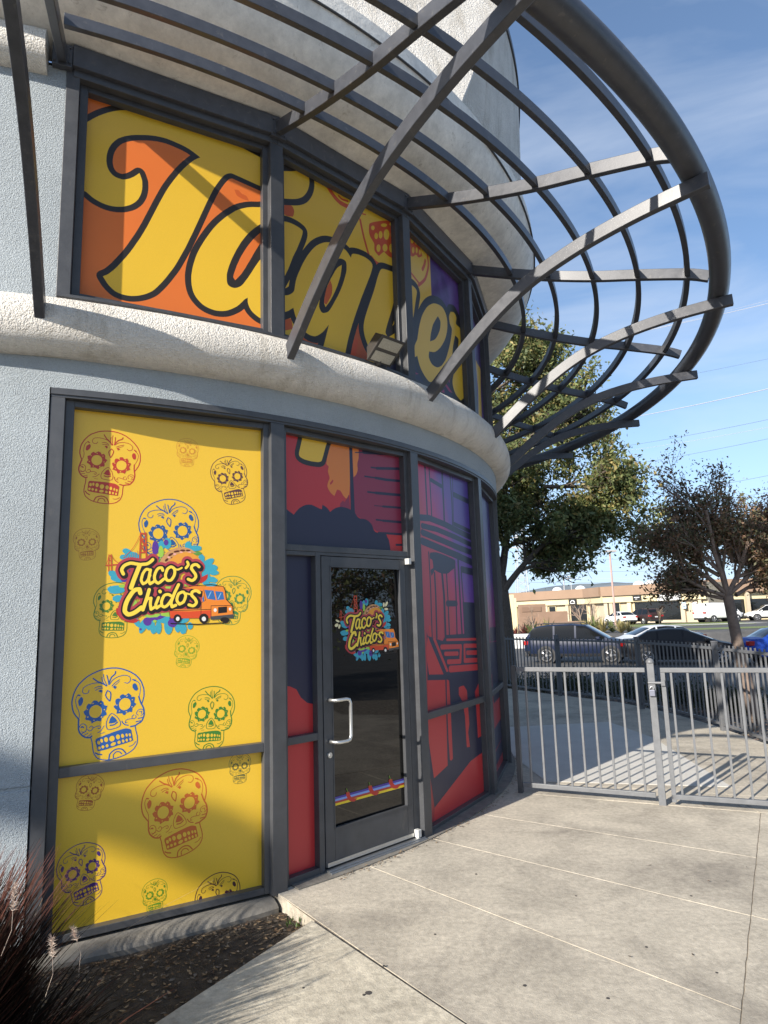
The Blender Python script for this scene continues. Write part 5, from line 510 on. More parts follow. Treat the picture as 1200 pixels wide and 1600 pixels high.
LOGO=[('TE',0,[-236,189,-242,183,-254,183,-267,185,-279,190,-291,199,-296,209,-294,217,-288,222,-279,226,-266,224,-253,217,-244,208,-238,199]),('TE',0,[-190,176,-200,164,-209,151,-231,148,-252,146,-272,151,-284,162,-293,174,-283,186,-275,198,-253,202,-232,204,-212,199,-200,188]),('TE',0,[-267,170,-268,163,-276,158,-283,153,-293,153,-301,158,-309,162,-310,170,-308,177,-304,183,-294,186,-285,186,-275,184,-270,177]),('TE',0,[-306,49,-311,41,-322,37,-338,38,-354,45,-366,55,-372,65,-373,75,-369,83,-358,87,-342,86,-326,79,-314,69,-307,59]),('TE',0,[-276,28,-281,20,-292,15,-309,14,-328,17,-345,24,-357,33,-360,43,-354,52,-340,56,-323,56,-304,53,-289,46,-279,37]),('TE',0,[-275,-31,-277,-43,-294,-51,-314,-54,-336,-56,-357,-51,-368,-41,-375,-30,-374,-18,-357,-10,-337,-6,-315,-4,-293,-9,-282,-20]),('TE',0,[-273,-85,-279,-94,-287,-103,-302,-105,-318,-106,-331,-101,-343,-94,-344,-84,-343,-75,-332,-69,-319,-63,-303,-65,-288,-68,-280,-77]),('TE',0,[-38,251,-41,239,-48,230,-57,222,-67,221,-76,229,-82,238,-87,250,-83,263,-76,272,-68,280,-58,281,-49,273,-42,264]),('TE',0,[0,265,-2,249,-8,235,-19,227,-31,227,-41,235,-48,248,-50,264,-47,279,-41,291,-31,298,-21,298,-11,293,-3,281]),('TE',0,[127,255,125,245,119,237,111,231,101,230,91,234,85,244,84,254,87,264,92,273,100,279,110,280,120,276,126,266]),('TE',0,[192,237,192,228,180,221,162,218,144,216,128,220,117,227,109,235,117,243,127,250,143,256,162,254,179,252,192,246]),('TE',0,[213,169,212,157,207,147,198,143,188,140,181,148,173,156,173,169,174,181,179,191,188,195,198,198,205,190,213,182]),('TE',0,[276,165,274,153,267,140,256,126,238,115,220,111,207,113,197,118,193,128,200,141,216,154,233,164,251,171,268,172]),('TE',0,[301,113,298,101,286,90,266,81,244,77,223,78,208,84,201,95,203,107,216,118,235,127,257,131,278,130,294,123]),('TE',0,[309,73,302,66,291,62,278,59,261,61,248,68,242,77,239,85,242,93,253,99,268,99,283,96,297,90,308,82]),('TE',0,[301,22,295,15,284,10,266,13,249,15,237,24,225,33,225,42,231,49,242,53,259,51,277,49,289,40,301,31]),('TE',0,[250,42,251,20,241,5,228,-2,214,-7,202,6,193,22,188,42,194,62,201,80,213,91,227,86,240,81,249,64]),('TE',0,[296,-3,291,-8,282,-13,267,-15,249,-16,232,-13,222,-8,220,-3,224,2,234,6,249,9,267,9,284,7,294,2]),('TE',0,[-182,-261,-191,-262,-202,-255,-214,-241,-224,-223,-230,-206,-230,-193,-225,-186,-216,-187,-206,-195,-195,-208,-186,-223,-180,-239,-179,-253]),('TE',0,[-142,-264,-151,-282,-161,-293,-172,-301,-182,-299,-185,-284,-185,-267,-183,-247,-174,-229,-163,-218,-152,-210,-143,-212,-139,-227,-139,-244]),('TE',0,[-91,-241,-97,-259,-103,-276,-117,-280,-131,-284,-143,-271,-154,-259,-155,-239,-155,-220,-144,-208,-133,-196,-119,-201,-104,-206,-97,-224]),('TE',0,[-80,-279,-81,-292,-87,-301,-95,-306,-103,-308,-111,-301,-116,-290,-119,-278,-118,-264,-112,-255,-104,-251,-96,-248,-88,-255,-84,-267]),('TE',0,[-51,-268,-52,-285,-56,-299,-63,-308,-71,-309,-79,-301,-84,-285,-86,-266,-85,-248,-80,-234,-72,-227,-65,-228,-58,-237,-53,-251]),('TE',0,[17,-262,16,-284,9,-303,-2,-314,-15,-313,-26,-300,-33,-281,-36,-260,-35,-238,-28,-218,-17,-207,-4,-209,7,-221,14,-240]),('TE',0,[67,-273,66,-288,60,-296,53,-304,45,-304,38,-296,32,-286,30,-272,33,-259,36,-246,44,-242,52,-243,60,-247,64,-260]),('TE',0,[106,-283,102,-297,98,-311,87,-313,77,-316,68,-308,62,-296,57,-281,62,-268,66,-254,76,-251,87,-249,96,-256,102,-269]),('TE',0,[144,-266,142,-276,136,-283,130,-287,123,-289,115,-284,111,-275,110,-265,111,-255,115,-246,122,-241,129,-243,136,-248,141,-255]),('TE',0,[30,-220,25,-231,8,-239,-15,-244,-41,-243,-64,-237,-80,-228,-86,-217,-80,-206,-65,-198,-42,-193,-16,-194,8,-200,24,-209]),('TE',0,[119,-223,114,-233,103,-242,83,-248,60,-246,42,-239,28,-231,19,-220,23,-208,40,-201,60,-198,81,-197,104,-201,118,-211]),('PU',0,[-77,233,-79,213,-85,199,-94,192,-103,189,-112,196,-118,213,-119,232,-118,251,-113,268,-105,278,-95,276,-87,266,-81,252]),('PU',0,[-258,29,-262,24,-266,19,-275,17,-284,16,-292,19,-297,24,-301,29,-297,35,-293,40,-284,42,-275,42,-267,40,-262,35]),('PU',0,[-14,-189,-17,-197,-37,-207,-58,-217,-87,-224,-110,-226,-133,-227,-138,-220,-132,-211,-122,-202,-95,-193,-68,-186,-40,-181,-26,-185]),('PU',0,[-111,-231,-112,-242,-118,-251,-130,-256,-142,-255,-153,-248,-159,-239,-162,-229,-161,-219,-155,-209,-144,-205,-131,-206,-121,-212,-114,-221]),('PU',0,[45,-244,43,-255,36,-264,24,-270,11,-270,-2,-264,-11,-255,-14,-242,-11,-230,-2,-221,10,-217,23,-218,35,-224,42,-233]),('PU',0,[-236,79,-236,74,-241,70,-248,68,-254,67,-261,70,-264,74,-267,79,-266,84,-261,88,-255,90,-248,91,-241,89,-238,84]),('PU',0,[-18,269,-21,261,-24,254,-30,251,-37,249,-42,254,-48,260,-48,268,-48,277,-43,283,-38,288,-31,287,-24,284,-21,277]),('PU',0,[82,-217,75,-224,62,-228,47,-232,28,-231,13,-227,1,-222,-6,-215,0,-209,13,-204,28,-201,47,-201,62,-206,74,-211]),('PU',0,[-169,-276,-170,-279,-172,-282,-175,-283,-178,-283,-181,-281,-183,-278,-184,-275,-183,-272,-181,-270,-178,-269,-175,-269,-172,-270,-170,-272]),('PU',0,[177,34,173,28,167,24,157,21,146,20,135,23,128,28,127,34,130,39,136,43,146,46,157,47,168,44,175,39]),('GR',0,[-47,208,-48,190,-53,178,-60,172,-67,169,-74,175,-79,190,-80,208,-79,224,-75,239,-69,248,-61,246,-55,237,-50,225]),('GR',0,[-58,-191,-69,-198,-79,-204,-102,-205,-125,-206,-146,-202,-158,-195,-168,-188,-158,-182,-148,-175,-125,-174,-102,-174,-81,-177,-68,-184]),('GR',0,[43,-191,40,-197,22,-200,4,-204,-20,-203,-38,-199,-56,-195,-59,-189,-52,-183,-42,-178,-20,-177,3,-177,25,-180,35,-185]),('GR',0,[-268,-9,-269,-14,-274,-17,-284,-19,-295,-19,-304,-17,-309,-13,-312,-9,-311,-5,-305,-1,-296,1,-285,1,-276,-2,-270,-5]),('GR',0,[-199,-124,-200,-138,-205,-150,-213,-157,-222,-158,-231,-151,-237,-139,-240,-123,-238,-107,-232,-95,-224,-90,-215,-91,-207,-98,-201,-109]),('GR',0,[-70,-32,-70,-48,-76,-59,-84,-64,-93,-67,-101,-60,-105,-46,-108,-32,-108,-16,-102,-5,-94,0,-85,4,-77,-3,-73,-18]),('GR',0,[5,-13,3,-24,-1,-34,-8,-37,-15,-39,-21,-32,-27,-24,-28,-13,-27,-2,-22,6,-16,13,-9,11,-1,8,2,-3]),('GR',0,[110,-1,106,-6,97,-10,87,-13,73,-13,63,-10,55,-6,50,-1,54,5,63,8,73,11,86,11,97,8,105,4]),('GR',0,[-82,-229,-83,-233,-86,-237,-90,-238,-95,-238,-99,-236,-102,-233,-103,-229,-102,-225,-99,-222,-95,-221,-91,-221,-87,-222,-83,-225]),('CH',0,[-322,-146,-318,-144,-310,-142,-300,-141,-291,-142,-286,-147,-271,-171,-265,-178,-259,-186,-251,-194,-243,-200,-234,-204,-222,-208,-182,-218,-202,-232,-211,-235,-221,-236,-233,-234,-246,-232,-258,-228,-269,-223,-280,-216,-290,-209,-297,-203,-316,-181,-320,-174,-322,-149]),('CH',0,[160,15,166,19,178,30,192,43,203,51,236,67,236,63,236,54,234,44,231,35,225,28,215,20,204,13,195,9,185,9,174,11,164,13]),('BR',9,[-190,326,-192,157]),('BR',9,[-160,327,-152,160]),('BR',10,[-190,321,-160,322]),('BR',8,[-189,286,-159,287]),('BR',7,[-190,243,-157,244]),('BR',8,[-190,201,-154,202]),('BR',5,[-373,185,-372,82]),('BR',6,[-360,185,-355,87]),('BR',5,[-373,177,-359,177]),('BR',4,[-373,148,-359,148]),('BR',7,[-387,117,-284,129]),('BR',3,[-190,318,-209,275,-217,259,-223,247,-230,235,-237,224,-245,213,-257,199,-289,166]),('BR',3,[-360,181,-343,153,-335,146,-326,139,-318,134,-315,132]),('BR',3,[-373,181,-378,148,-387,123]),('BR',11,[-181,277,-167,252]),('BR',10,[-180,231,-166,210]),('BR',2,[-273,162,-273,171]),('BR',2,[-260,162,-260,179]),('BR',2,[-246,162,-247,187]),('BR',2,[-233,163,-234,196]),('BR',2,[-220,163,-221,204]),('BR',2,[-206,163,-207,212]),('BR',2,[-193,163,-194,220]),('GL',0,[-36,144,-38,136,-46,130,-55,127,-65,125,-75,128,-81,135,-82,144,-80,151,-75,159,-66,163,-55,162,-47,158,-40,152]),('GL',0,[-14,162,-18,155,-22,149,-31,147,-40,146,-49,149,-54,155,-58,161,-53,167,-50,174,-41,176,-31,177,-23,174,-18,168]),('GL',0,[193,204,191,199,182,195,173,191,161,191,151,194,142,198,141,203,144,208,149,214,161,215,172,216,184,214,189,209]),('GL',0,[-62,123,-63,117,-66,113,-72,110,-79,111,-85,113,-88,117,-90,122,-90,127,-86,132,-80,135,-73,134,-67,132,-64,127]),('TM',0,[-76,118,-75,124,-61,165,-53,177,-42,190,-29,202,-16,213,-2,222,13,229,30,235,46,239,64,240,82,239,100,237,114,233,129,226,162,204,101,207,81,206,67,203,54,199,41,194,30,188,21,182,12,174,4,166,-3,157,-8,147,-12,134,-16,122,-23,114,-36,112,-53,114,-69,117]),('TK',0,[13,202,13,198,9,193,4,188,-3,183,-10,180,-16,180,-18,183,-18,186,-16,191,-11,196,-4,200,3,202,9,203]),('TK',0,[55,217,51,213,48,209,23,204,17,206,13,208,17,212,20,215,29,218,37,220,46,220,51,219]),('TK',0,[89,220,88,216,82,214,76,212,68,212,62,214,56,216,55,219,57,222,61,225,68,226,76,226,83,225,86,222]),('TK',0,[121,220,120,218,116,215,110,214,103,214,97,215,93,217,91,220,92,222,96,225,102,226,109,226,115,225,119,223]),('TK',0,[-18,166,-17,162,-18,158,-20,153,-25,149,-30,146,-35,146,-38,148,-39,151,-38,156,-34,161,-30,165,-25,167,-21,167]),('TK',0,[23,171,22,168,18,166,13,165,7,164,1,166,-2,168,-3,170,-3,173,1,175,7,176,13,177,18,176,21,173]),('TP',0,[32,195,31,192,28,190,24,189,20,189,15,190,13,192,12,195,13,197,15,200,19,201,24,201,28,199,31,198]),('TP',0,[74,208,72,206,70,204,66,203,61,203,57,204,55,205,53,208,55,210,57,212,61,213,66,213,70,212,72,210]),('TP',0,[-7,175,-8,172,-10,170,-13,168,-17,168,-20,170,-23,172,-24,174,-23,177,-21,179,-17,180,-14,180,-10,179,-8,177]),('TP',0,[126,209,126,207,123,205,118,203,105,206,103,209,104,211,107,213,112,214,117,214,122,213,125,211]),('TS',0,[-22,110,-21,116,-18,129,-13,144,-7,157,1,167,11,177,23,185,34,193,75,207,89,208,104,208,118,206,133,202,145,197,156,191,166,183,175,173,183,163,188,149,194,112,139,98,116,94,95,92,32,93,16,97,-2,103,-17,108]),('LR',74,[-286,65,-295,83,-297,91,-295,98,-292,104,-288,111,-283,116,-277,121,-268,126,-258,130,-249,133,-236,133,-189,125,-151,129,-141,133,-132,139,-123,147,-116,154,-114,158]),('LR',79,[-191,121,-224,28,-239,-20]),('LR',71,[-126,87,-129,89,-135,93,-143,96,-150,96,-156,92,-162,85,-167,76,-172,67,-180,35,-180,27,-178,20,-169,4,-166,5,-160,8,-152,12,-147,17,-141,26,-128,59]),('LR',73,[-126,92,-136,34,-134,25,-131,15,-128,7,-126,4,-105,18]),('LR',72,[-51,89,-55,102,-58,106,-62,106,-68,106,-75,104,-80,101,-85,95,-91,85,-96,73,-99,63,-101,54,-101,44,-100,34,-98,27,-95,21,-89,15,-83,10,-78,8,-69,12,-43,35]),('LR',74,[0,113,-3,112,-9,109,-15,105,-21,100,-25,92,-29,81,-32,69,-34,59,-33,50,-31,40,-27,32,-23,27,-18,25,-11,25,-4,26,2,28,7,34,13,43,19,54,22,63,24,74,24,85,22,95,20,102,15,106,9,110,3,112,0,113]),('LR',67,[24,98,38,95,45,95,51,98,58,101,64,105,67,107]),('LR',75,[102,146,103,144,106,139,108,132,109,127,106,121,94,106]),('LR',76,[178,114,176,116,172,121,166,126,161,129,154,129,147,128,140,125,135,122,132,118,130,112,129,106,129,101,153,69,156,62,158,55,158,49,155,42,150,35,143,29,136,25,129,25,109,34]),('LR',78,[-183,-54,-189,-29,-209,-31,-217,-34,-223,-40,-232,-50,-253,-85,-259,-98,-264,-111,-267,-122,-270,-133,-271,-144,-272,-155,-271,-163,-268,-169,-263,-175,-257,-180,-252,-183,-244,-183,-234,-181,-223,-177,-213,-172,-202,-165,-174,-142]),('LR',74,[-131,-32,-143,-81,-166,-157]),('LR',73,[-160,-132,-145,-98,-140,-90,-134,-87,-118,-85,-119,-90,-121,-101,-122,-114,-122,-125,-117,-155,-96,-142]),('LR',70,[-73,-82,-86,-116,-89,-126,-88,-132,-83,-148,-64,-134]),('LR',75,[-66,-42,-64,-46]),('LR',74,[7,-75,-8,-65,-15,-63,-21,-63,-27,-64,-33,-66,-38,-69,-42,-75,-47,-84,-51,-94,-53,-103,-55,-110,-53,-131,-50,-135,-46,-138,-41,-141,-36,-142,-31,-140,-25,-137,-19,-132,-14,-127,-8,-119,-1,-109,5,-99,7,-95]),('LR',74,[49,-1,26,-51,7,-103,4,-115,5,-123,11,-142,34,-132]),('LR',74,[70,-49,54,-57,49,-62,46,-69,42,-80,40,-92,40,-101,43,-109,56,-126,59,-125,66,-122,75,-117,82,-112,86,-103,91,-91,94,-79,95,-71,93,-65,89,-58,84,-52,81,-49,70,-49]),('LR',67,[89,-56,119,-63]),('LR',74,[183,-53,169,-43,163,-41,156,-41,149,-42,142,-45,137,-48,134,-53,132,-70,155,-94,164,-112,164,-117,162,-123,157,-129,151,-135,145,-138,138,-138,116,-131]),('K2',46,[-280,58,-290,77,-291,85,-290,91,-287,98,-282,104,-278,110,-271,114,-263,120,-253,124,-243,126,-231,126,-215,123,-198,120,-183,119,-171,119,-157,121,-145,123,-135,126,-127,132,-108,151]),('K2',55,[-185,115,-214,34,-233,-27]),('K2',45,[-120,81,-138,89,-144,90,-150,86,-156,78,-170,51,-173,39,-174,28,-175,20,-165,-1,-163,-3,-147,5,-141,10,-136,19,-122,52]),('K2',46,[-120,86,-129,40,-130,27,-128,18,-125,8,-122,1,-120,-2,-102,9,-99,12]),('K2',46,[-45,82,-49,95,-52,99,-56,100,-62,99,-69,97,-74,94,-79,88,-85,78,-90,66,-93,56,-95,47,-95,37,-95,27,-93,20,-89,14,-84,8,-78,3,-72,2,-64,6,-37,28]),('K2',47,[6,106,3,105,-3,102,-9,98,-15,93,-19,86,-23,74,-26,62,-28,52,-27,43,-25,34,-21,25,-17,20,-12,18,-5,18,2,19,7,22,13,27,19,36,25,47,28,57,30,67,30,78,28,88,26,95,21,99,15,103,9,105,6,106]),('K2',40,[30,91,44,88,51,88,73,100]),('K2',47,[108,139,109,137,112,132,114,126,115,120,113,114,100,99]),('K2',49,[184,107,182,109,178,114,172,119,167,122,161,122,153,121,146,118,141,115,138,111,136,105,135,100,135,94,138,89,144,82,151,75,155,68,159,62,162,55,164,48,164,42,161,36,156,28,149,22,142,18,135,19,115,27]),('K2',53,[-177,-60,-183,-39,-183,-35,-204,-38,-211,-41,-218,-47,-226,-57,-248,-92,-262,-129,-264,-140,-266,-151,-266,-162,-265,-170,-262,-176,-257,-182,-252,-187,-246,-189,-239,-190,-207,-179,-196,-172,-169,-149]),('K2',49,[-125,-38,-138,-88,-160,-164]),('K2',46,[-155,-139,-140,-105,-134,-97,-129,-94,-113,-92,-117,-132,-111,-162,-91,-149]),('K2',46,[-68,-89,-83,-132,-82,-139,-77,-155,-58,-141]),('K2',51,[-60,-49,-59,-52]),('K2',45,[13,-82,10,-80,5,-76,-3,-72,-9,-70,-15,-70,-21,-71,-27,-73,-32,-76,-36,-82,-41,-91,-45,-101,-48,-110,-49,-117,-49,-125,-49,-133,-47,-138,-44,-142,-40,-145,-35,-147,-30,-148,-26,-147,-19,-143,-13,-139,-8,-134,-2,-126,5,-116,11,-106,13,-102]),('K2',48,[55,-7,32,-58,10,-121,11,-130,17,-149,40,-139]),('K2',47,[76,-56,60,-64,55,-69,51,-76,48,-87,46,-99,46,-108,49,-115,62,-133,65,-132,72,-129,81,-124,88,-119,92,-110,97,-98,100,-86,101,-78,99,-71,95,-65,90,-59,87,-56,76,-56]),('K2',40,[95,-63,125,-70]),('K2',48,[189,-60,187,-58,182,-54,175,-50,169,-48,163,-48,155,-49,148,-52,143,-55,141,-60,139,-65,138,-71,139,-77,142,-82,161,-101,164,-106,168,-113,170,-119,170,-124,168,-130,163,-136,157,-142,151,-145,144,-145,122,-138]),('K2',41,[-286,65,-295,83,-297,91,-295,98,-292,104,-288,111,-283,116,-277,121,-268,126,-258,130,-249,133,-236,133,-189,125,-151,129,-141,133,-132,139,-123,147,-116,154,-114,158]),('K2',47,[-191,121,-224,28,-239,-20]),('K2',38,[-126,87,-129,89,-135,93,-143,96,-150,96,-156,92,-162,85,-167,76,-172,67,-180,35,-180,27,-178,20,-169,4,-166,5,-160,8,-152,12,-147,17,-141,26,-128,59]),('K2',40,[-126,92,-136,34,-134,25,-131,15,-128,7,-126,4,-105,18]),('K2',39,[-51,89,-55,102,-58,106,-62,106,-68,106,-75,104,-80,101,-85,95,-91,85,-96,73,-99,63,-101,54,-101,44,-100,34,-98,27,-95,21,-89,15,-83,10,-78,8,-69,12,-43,35]),('K2',40,[0,113,-3,112,-9,109,-15,105,-21,100,-25,92,-29,81,-32,69,-34,59,-33,50,-31,40,-27,32,-23,27,-18,25,-11,25,-4,26,2,28,7,34,13,43,19,54,22,63,24,74,24,85,22,95,20,102,15,106,9,110,3,112,0,113]),('K2',33,[24,98,38,95,45,95,51,98,58,101,64,105,67,107]),('K2',40,[102,146,103,144,106,139,108,132,109,127,106,121,94,106]),('K2',42,[178,114,176,116,172,121,166,126,161,129,154,129,147,128,140,125,135,122,132,118,130,112,129,106,129,101,153,69,156,62,158,55,158,49,155,42,150,35,143,29,136,25,129,25,109,34]),('K2',46,[-183,-54,-189,-29,-209,-31,-217,-34,-223,-40,-232,-50,-253,-85,-259,-98,-264,-111,-267,-122,-270,-133,-271,-144,-272,-155,-271,-163,-268,-169,-263,-175,-257,-180,-252,-183,-244,-183,-234,-181,-223,-177,-213,-172,-202,-165,-174,-142]),('K2',42,[-131,-32,-143,-81,-166,-157]),('K2',40,[-160,-132,-145,-98,-140,-90,-134,-87,-118,-85,-119,-90,-121,-101,-122,-114,-122,-125,-117,-155,-96,-142]),('K2',38,[-73,-82,-86,-116,-89,-126,-88,-132,-83,-148,-64,-134]),('K2',42,[-66,-42,-64,-46]),('K2',40,[7,-75,-8,-65,-15,-63,-21,-63,-27,-64,-33,-66,-38,-69,-42,-75,-47,-84,-51,-94,-53,-103,-55,-110,-53,-131,-50,-135,-46,-138,-41,-141,-36,-142,-31,-140,-25,-137,-19,-132,-14,-127,-8,-119,-1,-109,5,-99,7,-95]),('K2',41,[49,-1,26,-51,7,-103,4,-115,5,-123,11,-142,34,-132]),('K2',40,[70,-49,54,-57,49,-62,46,-69,42,-80,40,-92,40,-101,43,-109,56,-126,59,-125,66,-122,75,-117,82,-112,86,-103,91,-91,94,-79,95,-71,93,-65,89,-58,84,-52,81,-49,70,-49]),('K2',33,[89,-56,119,-63]),('K2',41,[183,-53,169,-43,163,-41,156,-41,149,-42,142,-45,137,-48,134,-53,132,-70,155,-94,164,-112,164,-117,162,-123,157,-129,151,-135,145,-138,138,-138,116,-131]),('TO',0,[68,-25,135,-11,256,-14,340,-15,352,-46,359,-100,401,-143,407,-205,258,-220,4,-213,-6,-169,36,-157,197,-158,198,-105,204,-45,135,-28]),('TR',0,[-3,-167,120,-174,259,-168,260,-220,4,-214]),('K2',4,[68,-25,135,-11,256,-1,340,-15,352,-46,359,-100,401,-143,407,-205]),('K2',3,[211,-36,222,-105,196,-118,193,-216]),('K2',4,[-3,-166,259,-163]),('K2',3,[-6,-169,1,-213]),('K2',3,[259,-140,260,-210]),('K2',4,[259,-140,397,-141]),('WB',0,[215,-36,274,-41,290,-104,233,-94]),('WB',0,[285,-45,336,-50,347,-100,298,-104]),('WL',6,[239,-88,258,-49]),('WL',6,[305,-96,323,-59]),('WB',0,[201,-92,210,-71,215,-109,205,-114]),('K2',0,[306,-150,365,-147,365,-186,306,-191]),('GY',0,[254,-209,409,-198,409,-222,260,-232]),('K2',0,[71,-217,69,-227,64,-236,56,-242,46,-243,37,-241,29,-235,23,-226,21,-216,23,-205,28,-197,36,-191,45,-189,55,-192,63,-198,69,-207]),('K2',0,[244,-222,242,-234,235,-245,225,-251,214,-254,202,-251,192,-243,185,-233,182,-220,184,-208,191,-198,201,-191,213,-189,225,-191,235,-199,242,-209]),('K2',0,[381,-235,379,-241,372,-247,362,-250,351,-251,339,-249,329,-245,323,-239,321,-233,323,-226,329,-221,339,-217,351,-216,362,-218,372,-222,379,-228]),('WH',0,[59,-218,57,-226,51,-231,44,-231,38,-226,36,-218,38,-210,44,-205,51,-205,57,-210]),('WH',0,[227,-224,225,-233,218,-238,209,-238,202,-232,199,-223,202,-214,209,-209,217,-209,224,-215]),('WH',0,[297,-169,295,-176,290,-180,283,-180,278,-176,276,-168,278,-161,283,-157,290,-157,295,-162]),('WH',0,[393,-164,392,-170,388,-174,383,-174,379,-170,377,-164,378,-158,382,-154,387,-154,392,-158]),('K2',6,[5,-246,173,-257,369,-252]),('Y2',20,[-286,65,-295,83,-297,91,-295,98,-292,104,-288,111,-283,116,-277,121,-268,126,-258,130,-249,133,-236,133,-189,125,-151,129,-141,133,-132,139,-123,147,-116,154,-114,158]),('Y2',26,[-191,121,-224,28,-239,-20]),('Y2',17,[-126,87,-129,89,-135,93,-143,96,-150,96,-156,92,-162,85,-167,76,-172,67,-180,35,-180,27,-178,20,-169,4,-166,5,-160,8,-152,12,-147,17,-141,26,-128,59]),('Y2',18,[-126,92,-136,34,-134,25,-131,15,-128,7,-126,4,-105,18]),('Y2',18,[-51,89,-55,102,-58,106,-62,106,-68,106,-75,104,-80,101,-85,95,-91,85,-96,73,-99,63,-101,54,-101,44,-100,34,-98,27,-95,21,-89,15,-83,10,-78,8,-69,12,-43,35]),('Y2',18,[0,113,-3,112,-9,109,-15,105,-21,100,-25,92,-29,81,-32,69,-34,59,-33,50,-31,40,-27,32,-23,27,-18,25,-11,25,-4,26,2,28,7,34,13,43,19,54,22,63,24,74,24,85,22,95,20,102,15,106,9,110,3,112,0,113]),('Y2',12,[24,98,38,95,45,95,51,98,58,101,64,105,67,107]),('Y2',17,[102,146,103,144,106,139,108,132,109,127,106,121,94,106]),('Y2',19,[178,114,176,116,172,121,166,126,161,129,154,129,147,128,140,125,135,122,132,118,130,112,129,106,129,101,153,69,156,62,158,55,158,49,155,42,150,35,143,29,136,25,129,25,109,34]),('Y2',26,[-183,-54,-189,-29,-209,-31,-217,-34,-223,-40,-232,-50,-253,-85,-259,-98,-264,-111,-267,-122,-270,-133,-271,-144,-272,-155,-271,-163,-268,-169,-263,-175,-257,-180,-252,-183,-244,-183,-234,-181,-223,-177,-213,-172,-202,-165,-174,-142]),('Y2',21,[-131,-32,-143,-81,-166,-157]),('Y2',18,[-160,-132,-145,-98,-140,-90,-134,-87,-118,-85,-119,-90,-121,-101,-122,-114,-122,-125,-117,-155,-96,-142]),('Y2',18,[-73,-82,-86,-116,-89,-126,-88,-132,-83,-148,-64,-134]),('Y2',21,[-66,-42,-64,-46]),('Y2',18,[7,-75,-8,-65,-15,-63,-21,-63,-27,-64,-33,-66,-38,-69,-42,-75,-47,-84,-51,-94,-53,-103,-55,-110,-53,-131,-50,-135,-46,-138,-41,-141,-36,-142,-31,-140,-25,-137,-19,-132,-14,-127,-8,-119,-1,-109,5,-99,7,-95]),('Y2',19,[49,-1,26,-51,7,-103,4,-115,5,-123,11,-142,34,-132]),('Y2',18,[70,-49,54,-57,49,-62,46,-69,42,-80,40,-92,40,-101,43,-109,56,-126,59,-125,66,-122,75,-117,82,-112,86,-103,91,-91,94,-79,95,-71,93,-65,89,-58,84,-52,81,-49,70,-49]),('Y2',12,[89,-56,119,-63]),('Y2',19,[183,-53,169,-43,163,-41,156,-41,149,-42,142,-45,137,-48,134,-53,132,-70,155,-94,164,-112,164,-117,162,-123,157,-129,151,-135,145,-138,138,-138,116,-131])]
SKULLS=[(315, 2686, 468, 8.2, 'S1'), (795, 2827, 193, 2, 'S2'), (1091, 2662, 331, -13, 'S3'), (706, 2261, 492, -9, 'S4'), (203, 2198, 195, -5, 'S5'), (379, 1797, 334, 4, 'S6'), (1104, 1844, 322, 10, 'S7'), (807, 1525, 200, 12, 'S8'), (379, 1191, 527, -10, 'S9'), (974, 1103, 388, 4, 'S10'), (265, 754, 198, 12, 'S11'), (775, 567, 508, -12, 'S12'), (1159, 771, 189, 0, 'S13'), (254, 320, 331, -13, 'S14'), (646, 115, 190, -2, 'S15'), (1036, -13, 367, -10, 'S16')]
LOGOS=[(698, 1951, 1.0), (876, 1619, 0.771)]
# ================================================================ PRINTED WINDOW FILMS
INK={'Y':'#E6BA36','K':'#2F2A26','O':'#DE7430','O2':'#C45C28','R2':'#CB5328','N':'#2B2B42','PK':'#A8305A','MR':'#8A3048','OR':'#DC8038','R':'#BC3638',
 'S1':'#B83A26','S2':'#CF8A2C','S3':'#5A3A3C','S4':'#2B568E','S5':'#BC7424','S6':'#4E7A2E','S7':'#4C8448','S8':'#86A02A','S9':'#25589A','S10':'#3E7A2C','S11':'#A8541F','S12':'#CC6424','S13':'#5C5F36','S14':'#4A2C72','S15':'#5E8A28','S16':'#4A2430',
 'TE':'#3FA0B4','PU':'#5A3690','GR':'#9AC44A','CH':'#B8322A','BR':'#C24A2A','GL':'#5E9440','TM':'#C89460','TK':'#5A2A18','TP':'#E8A8A0','TS':'#E39A38','LR':'#B04048','K2':'#241C18','TO':'#E8862E','TR':'#D64E26','WB':'#3A6CA8','WL':'#8AB4D8','GY':'#4A4A4A','WH':'#E8E4DC','Y2':'#F6D44A','DP':'#473A94','DB':'#7C9BD8','DR':'#A83A30','DY':'#E4C62C','GD':'#5A7A24','CR':'#E8DDB0'}
def ink(c):
    if c=='Y': return mat('ink_yellow', srgb(INK[c]), .30, var=.05, vscale=260, bump=.12, bscale=300, bdist=.001, vdetail=2)
    return mat('ink_'+c.lower(), srgb(INK[c]), .34)
def pairs(a): return [(a[i]/1000,a[i+1]/1000) for i in range(0,len(a),2)]
def disc(x,y,r,n=8): return [(x+r*math.cos(2*math.pi*(i+.37)/n), y+r*math.sin(2*math.pi*(i+.37)/n)) for i in range(n)]
def shapes(w,pts):
    if w==0: return [pts]
    r=w/2000; out=[]; n=len(pts); nd=6 if r<.006 else (8 if r<.014 else 14)
    for i,(x,y) in enumerate(pts):
        turn=1.0
        if 0<i<n-1:
            a=math.atan2(y-pts[i-1][1],x-pts[i-1][0]); b=math.atan2(pts[i+1][1]-y,pts[i+1][0]-x); turn=abs((b-a+math.pi)%(2*math.pi)-math.pi)
        if turn>(.12 if w<12 else .015): out.append(disc(x,y,r,nd))
        if i:
            px_,py_=pts[i-1]; dx,dy=x-px_,y-py_; L=math.hypot(dx,dy)
            if L>1e-6: nx_,ny_=-dy/L*r,dx/L*r; out.append([(px_+nx_,py_+ny_),(x+nx_,y+ny_),(x-nx_,y-ny_),(px_-nx_,py_-ny_)])
    return out
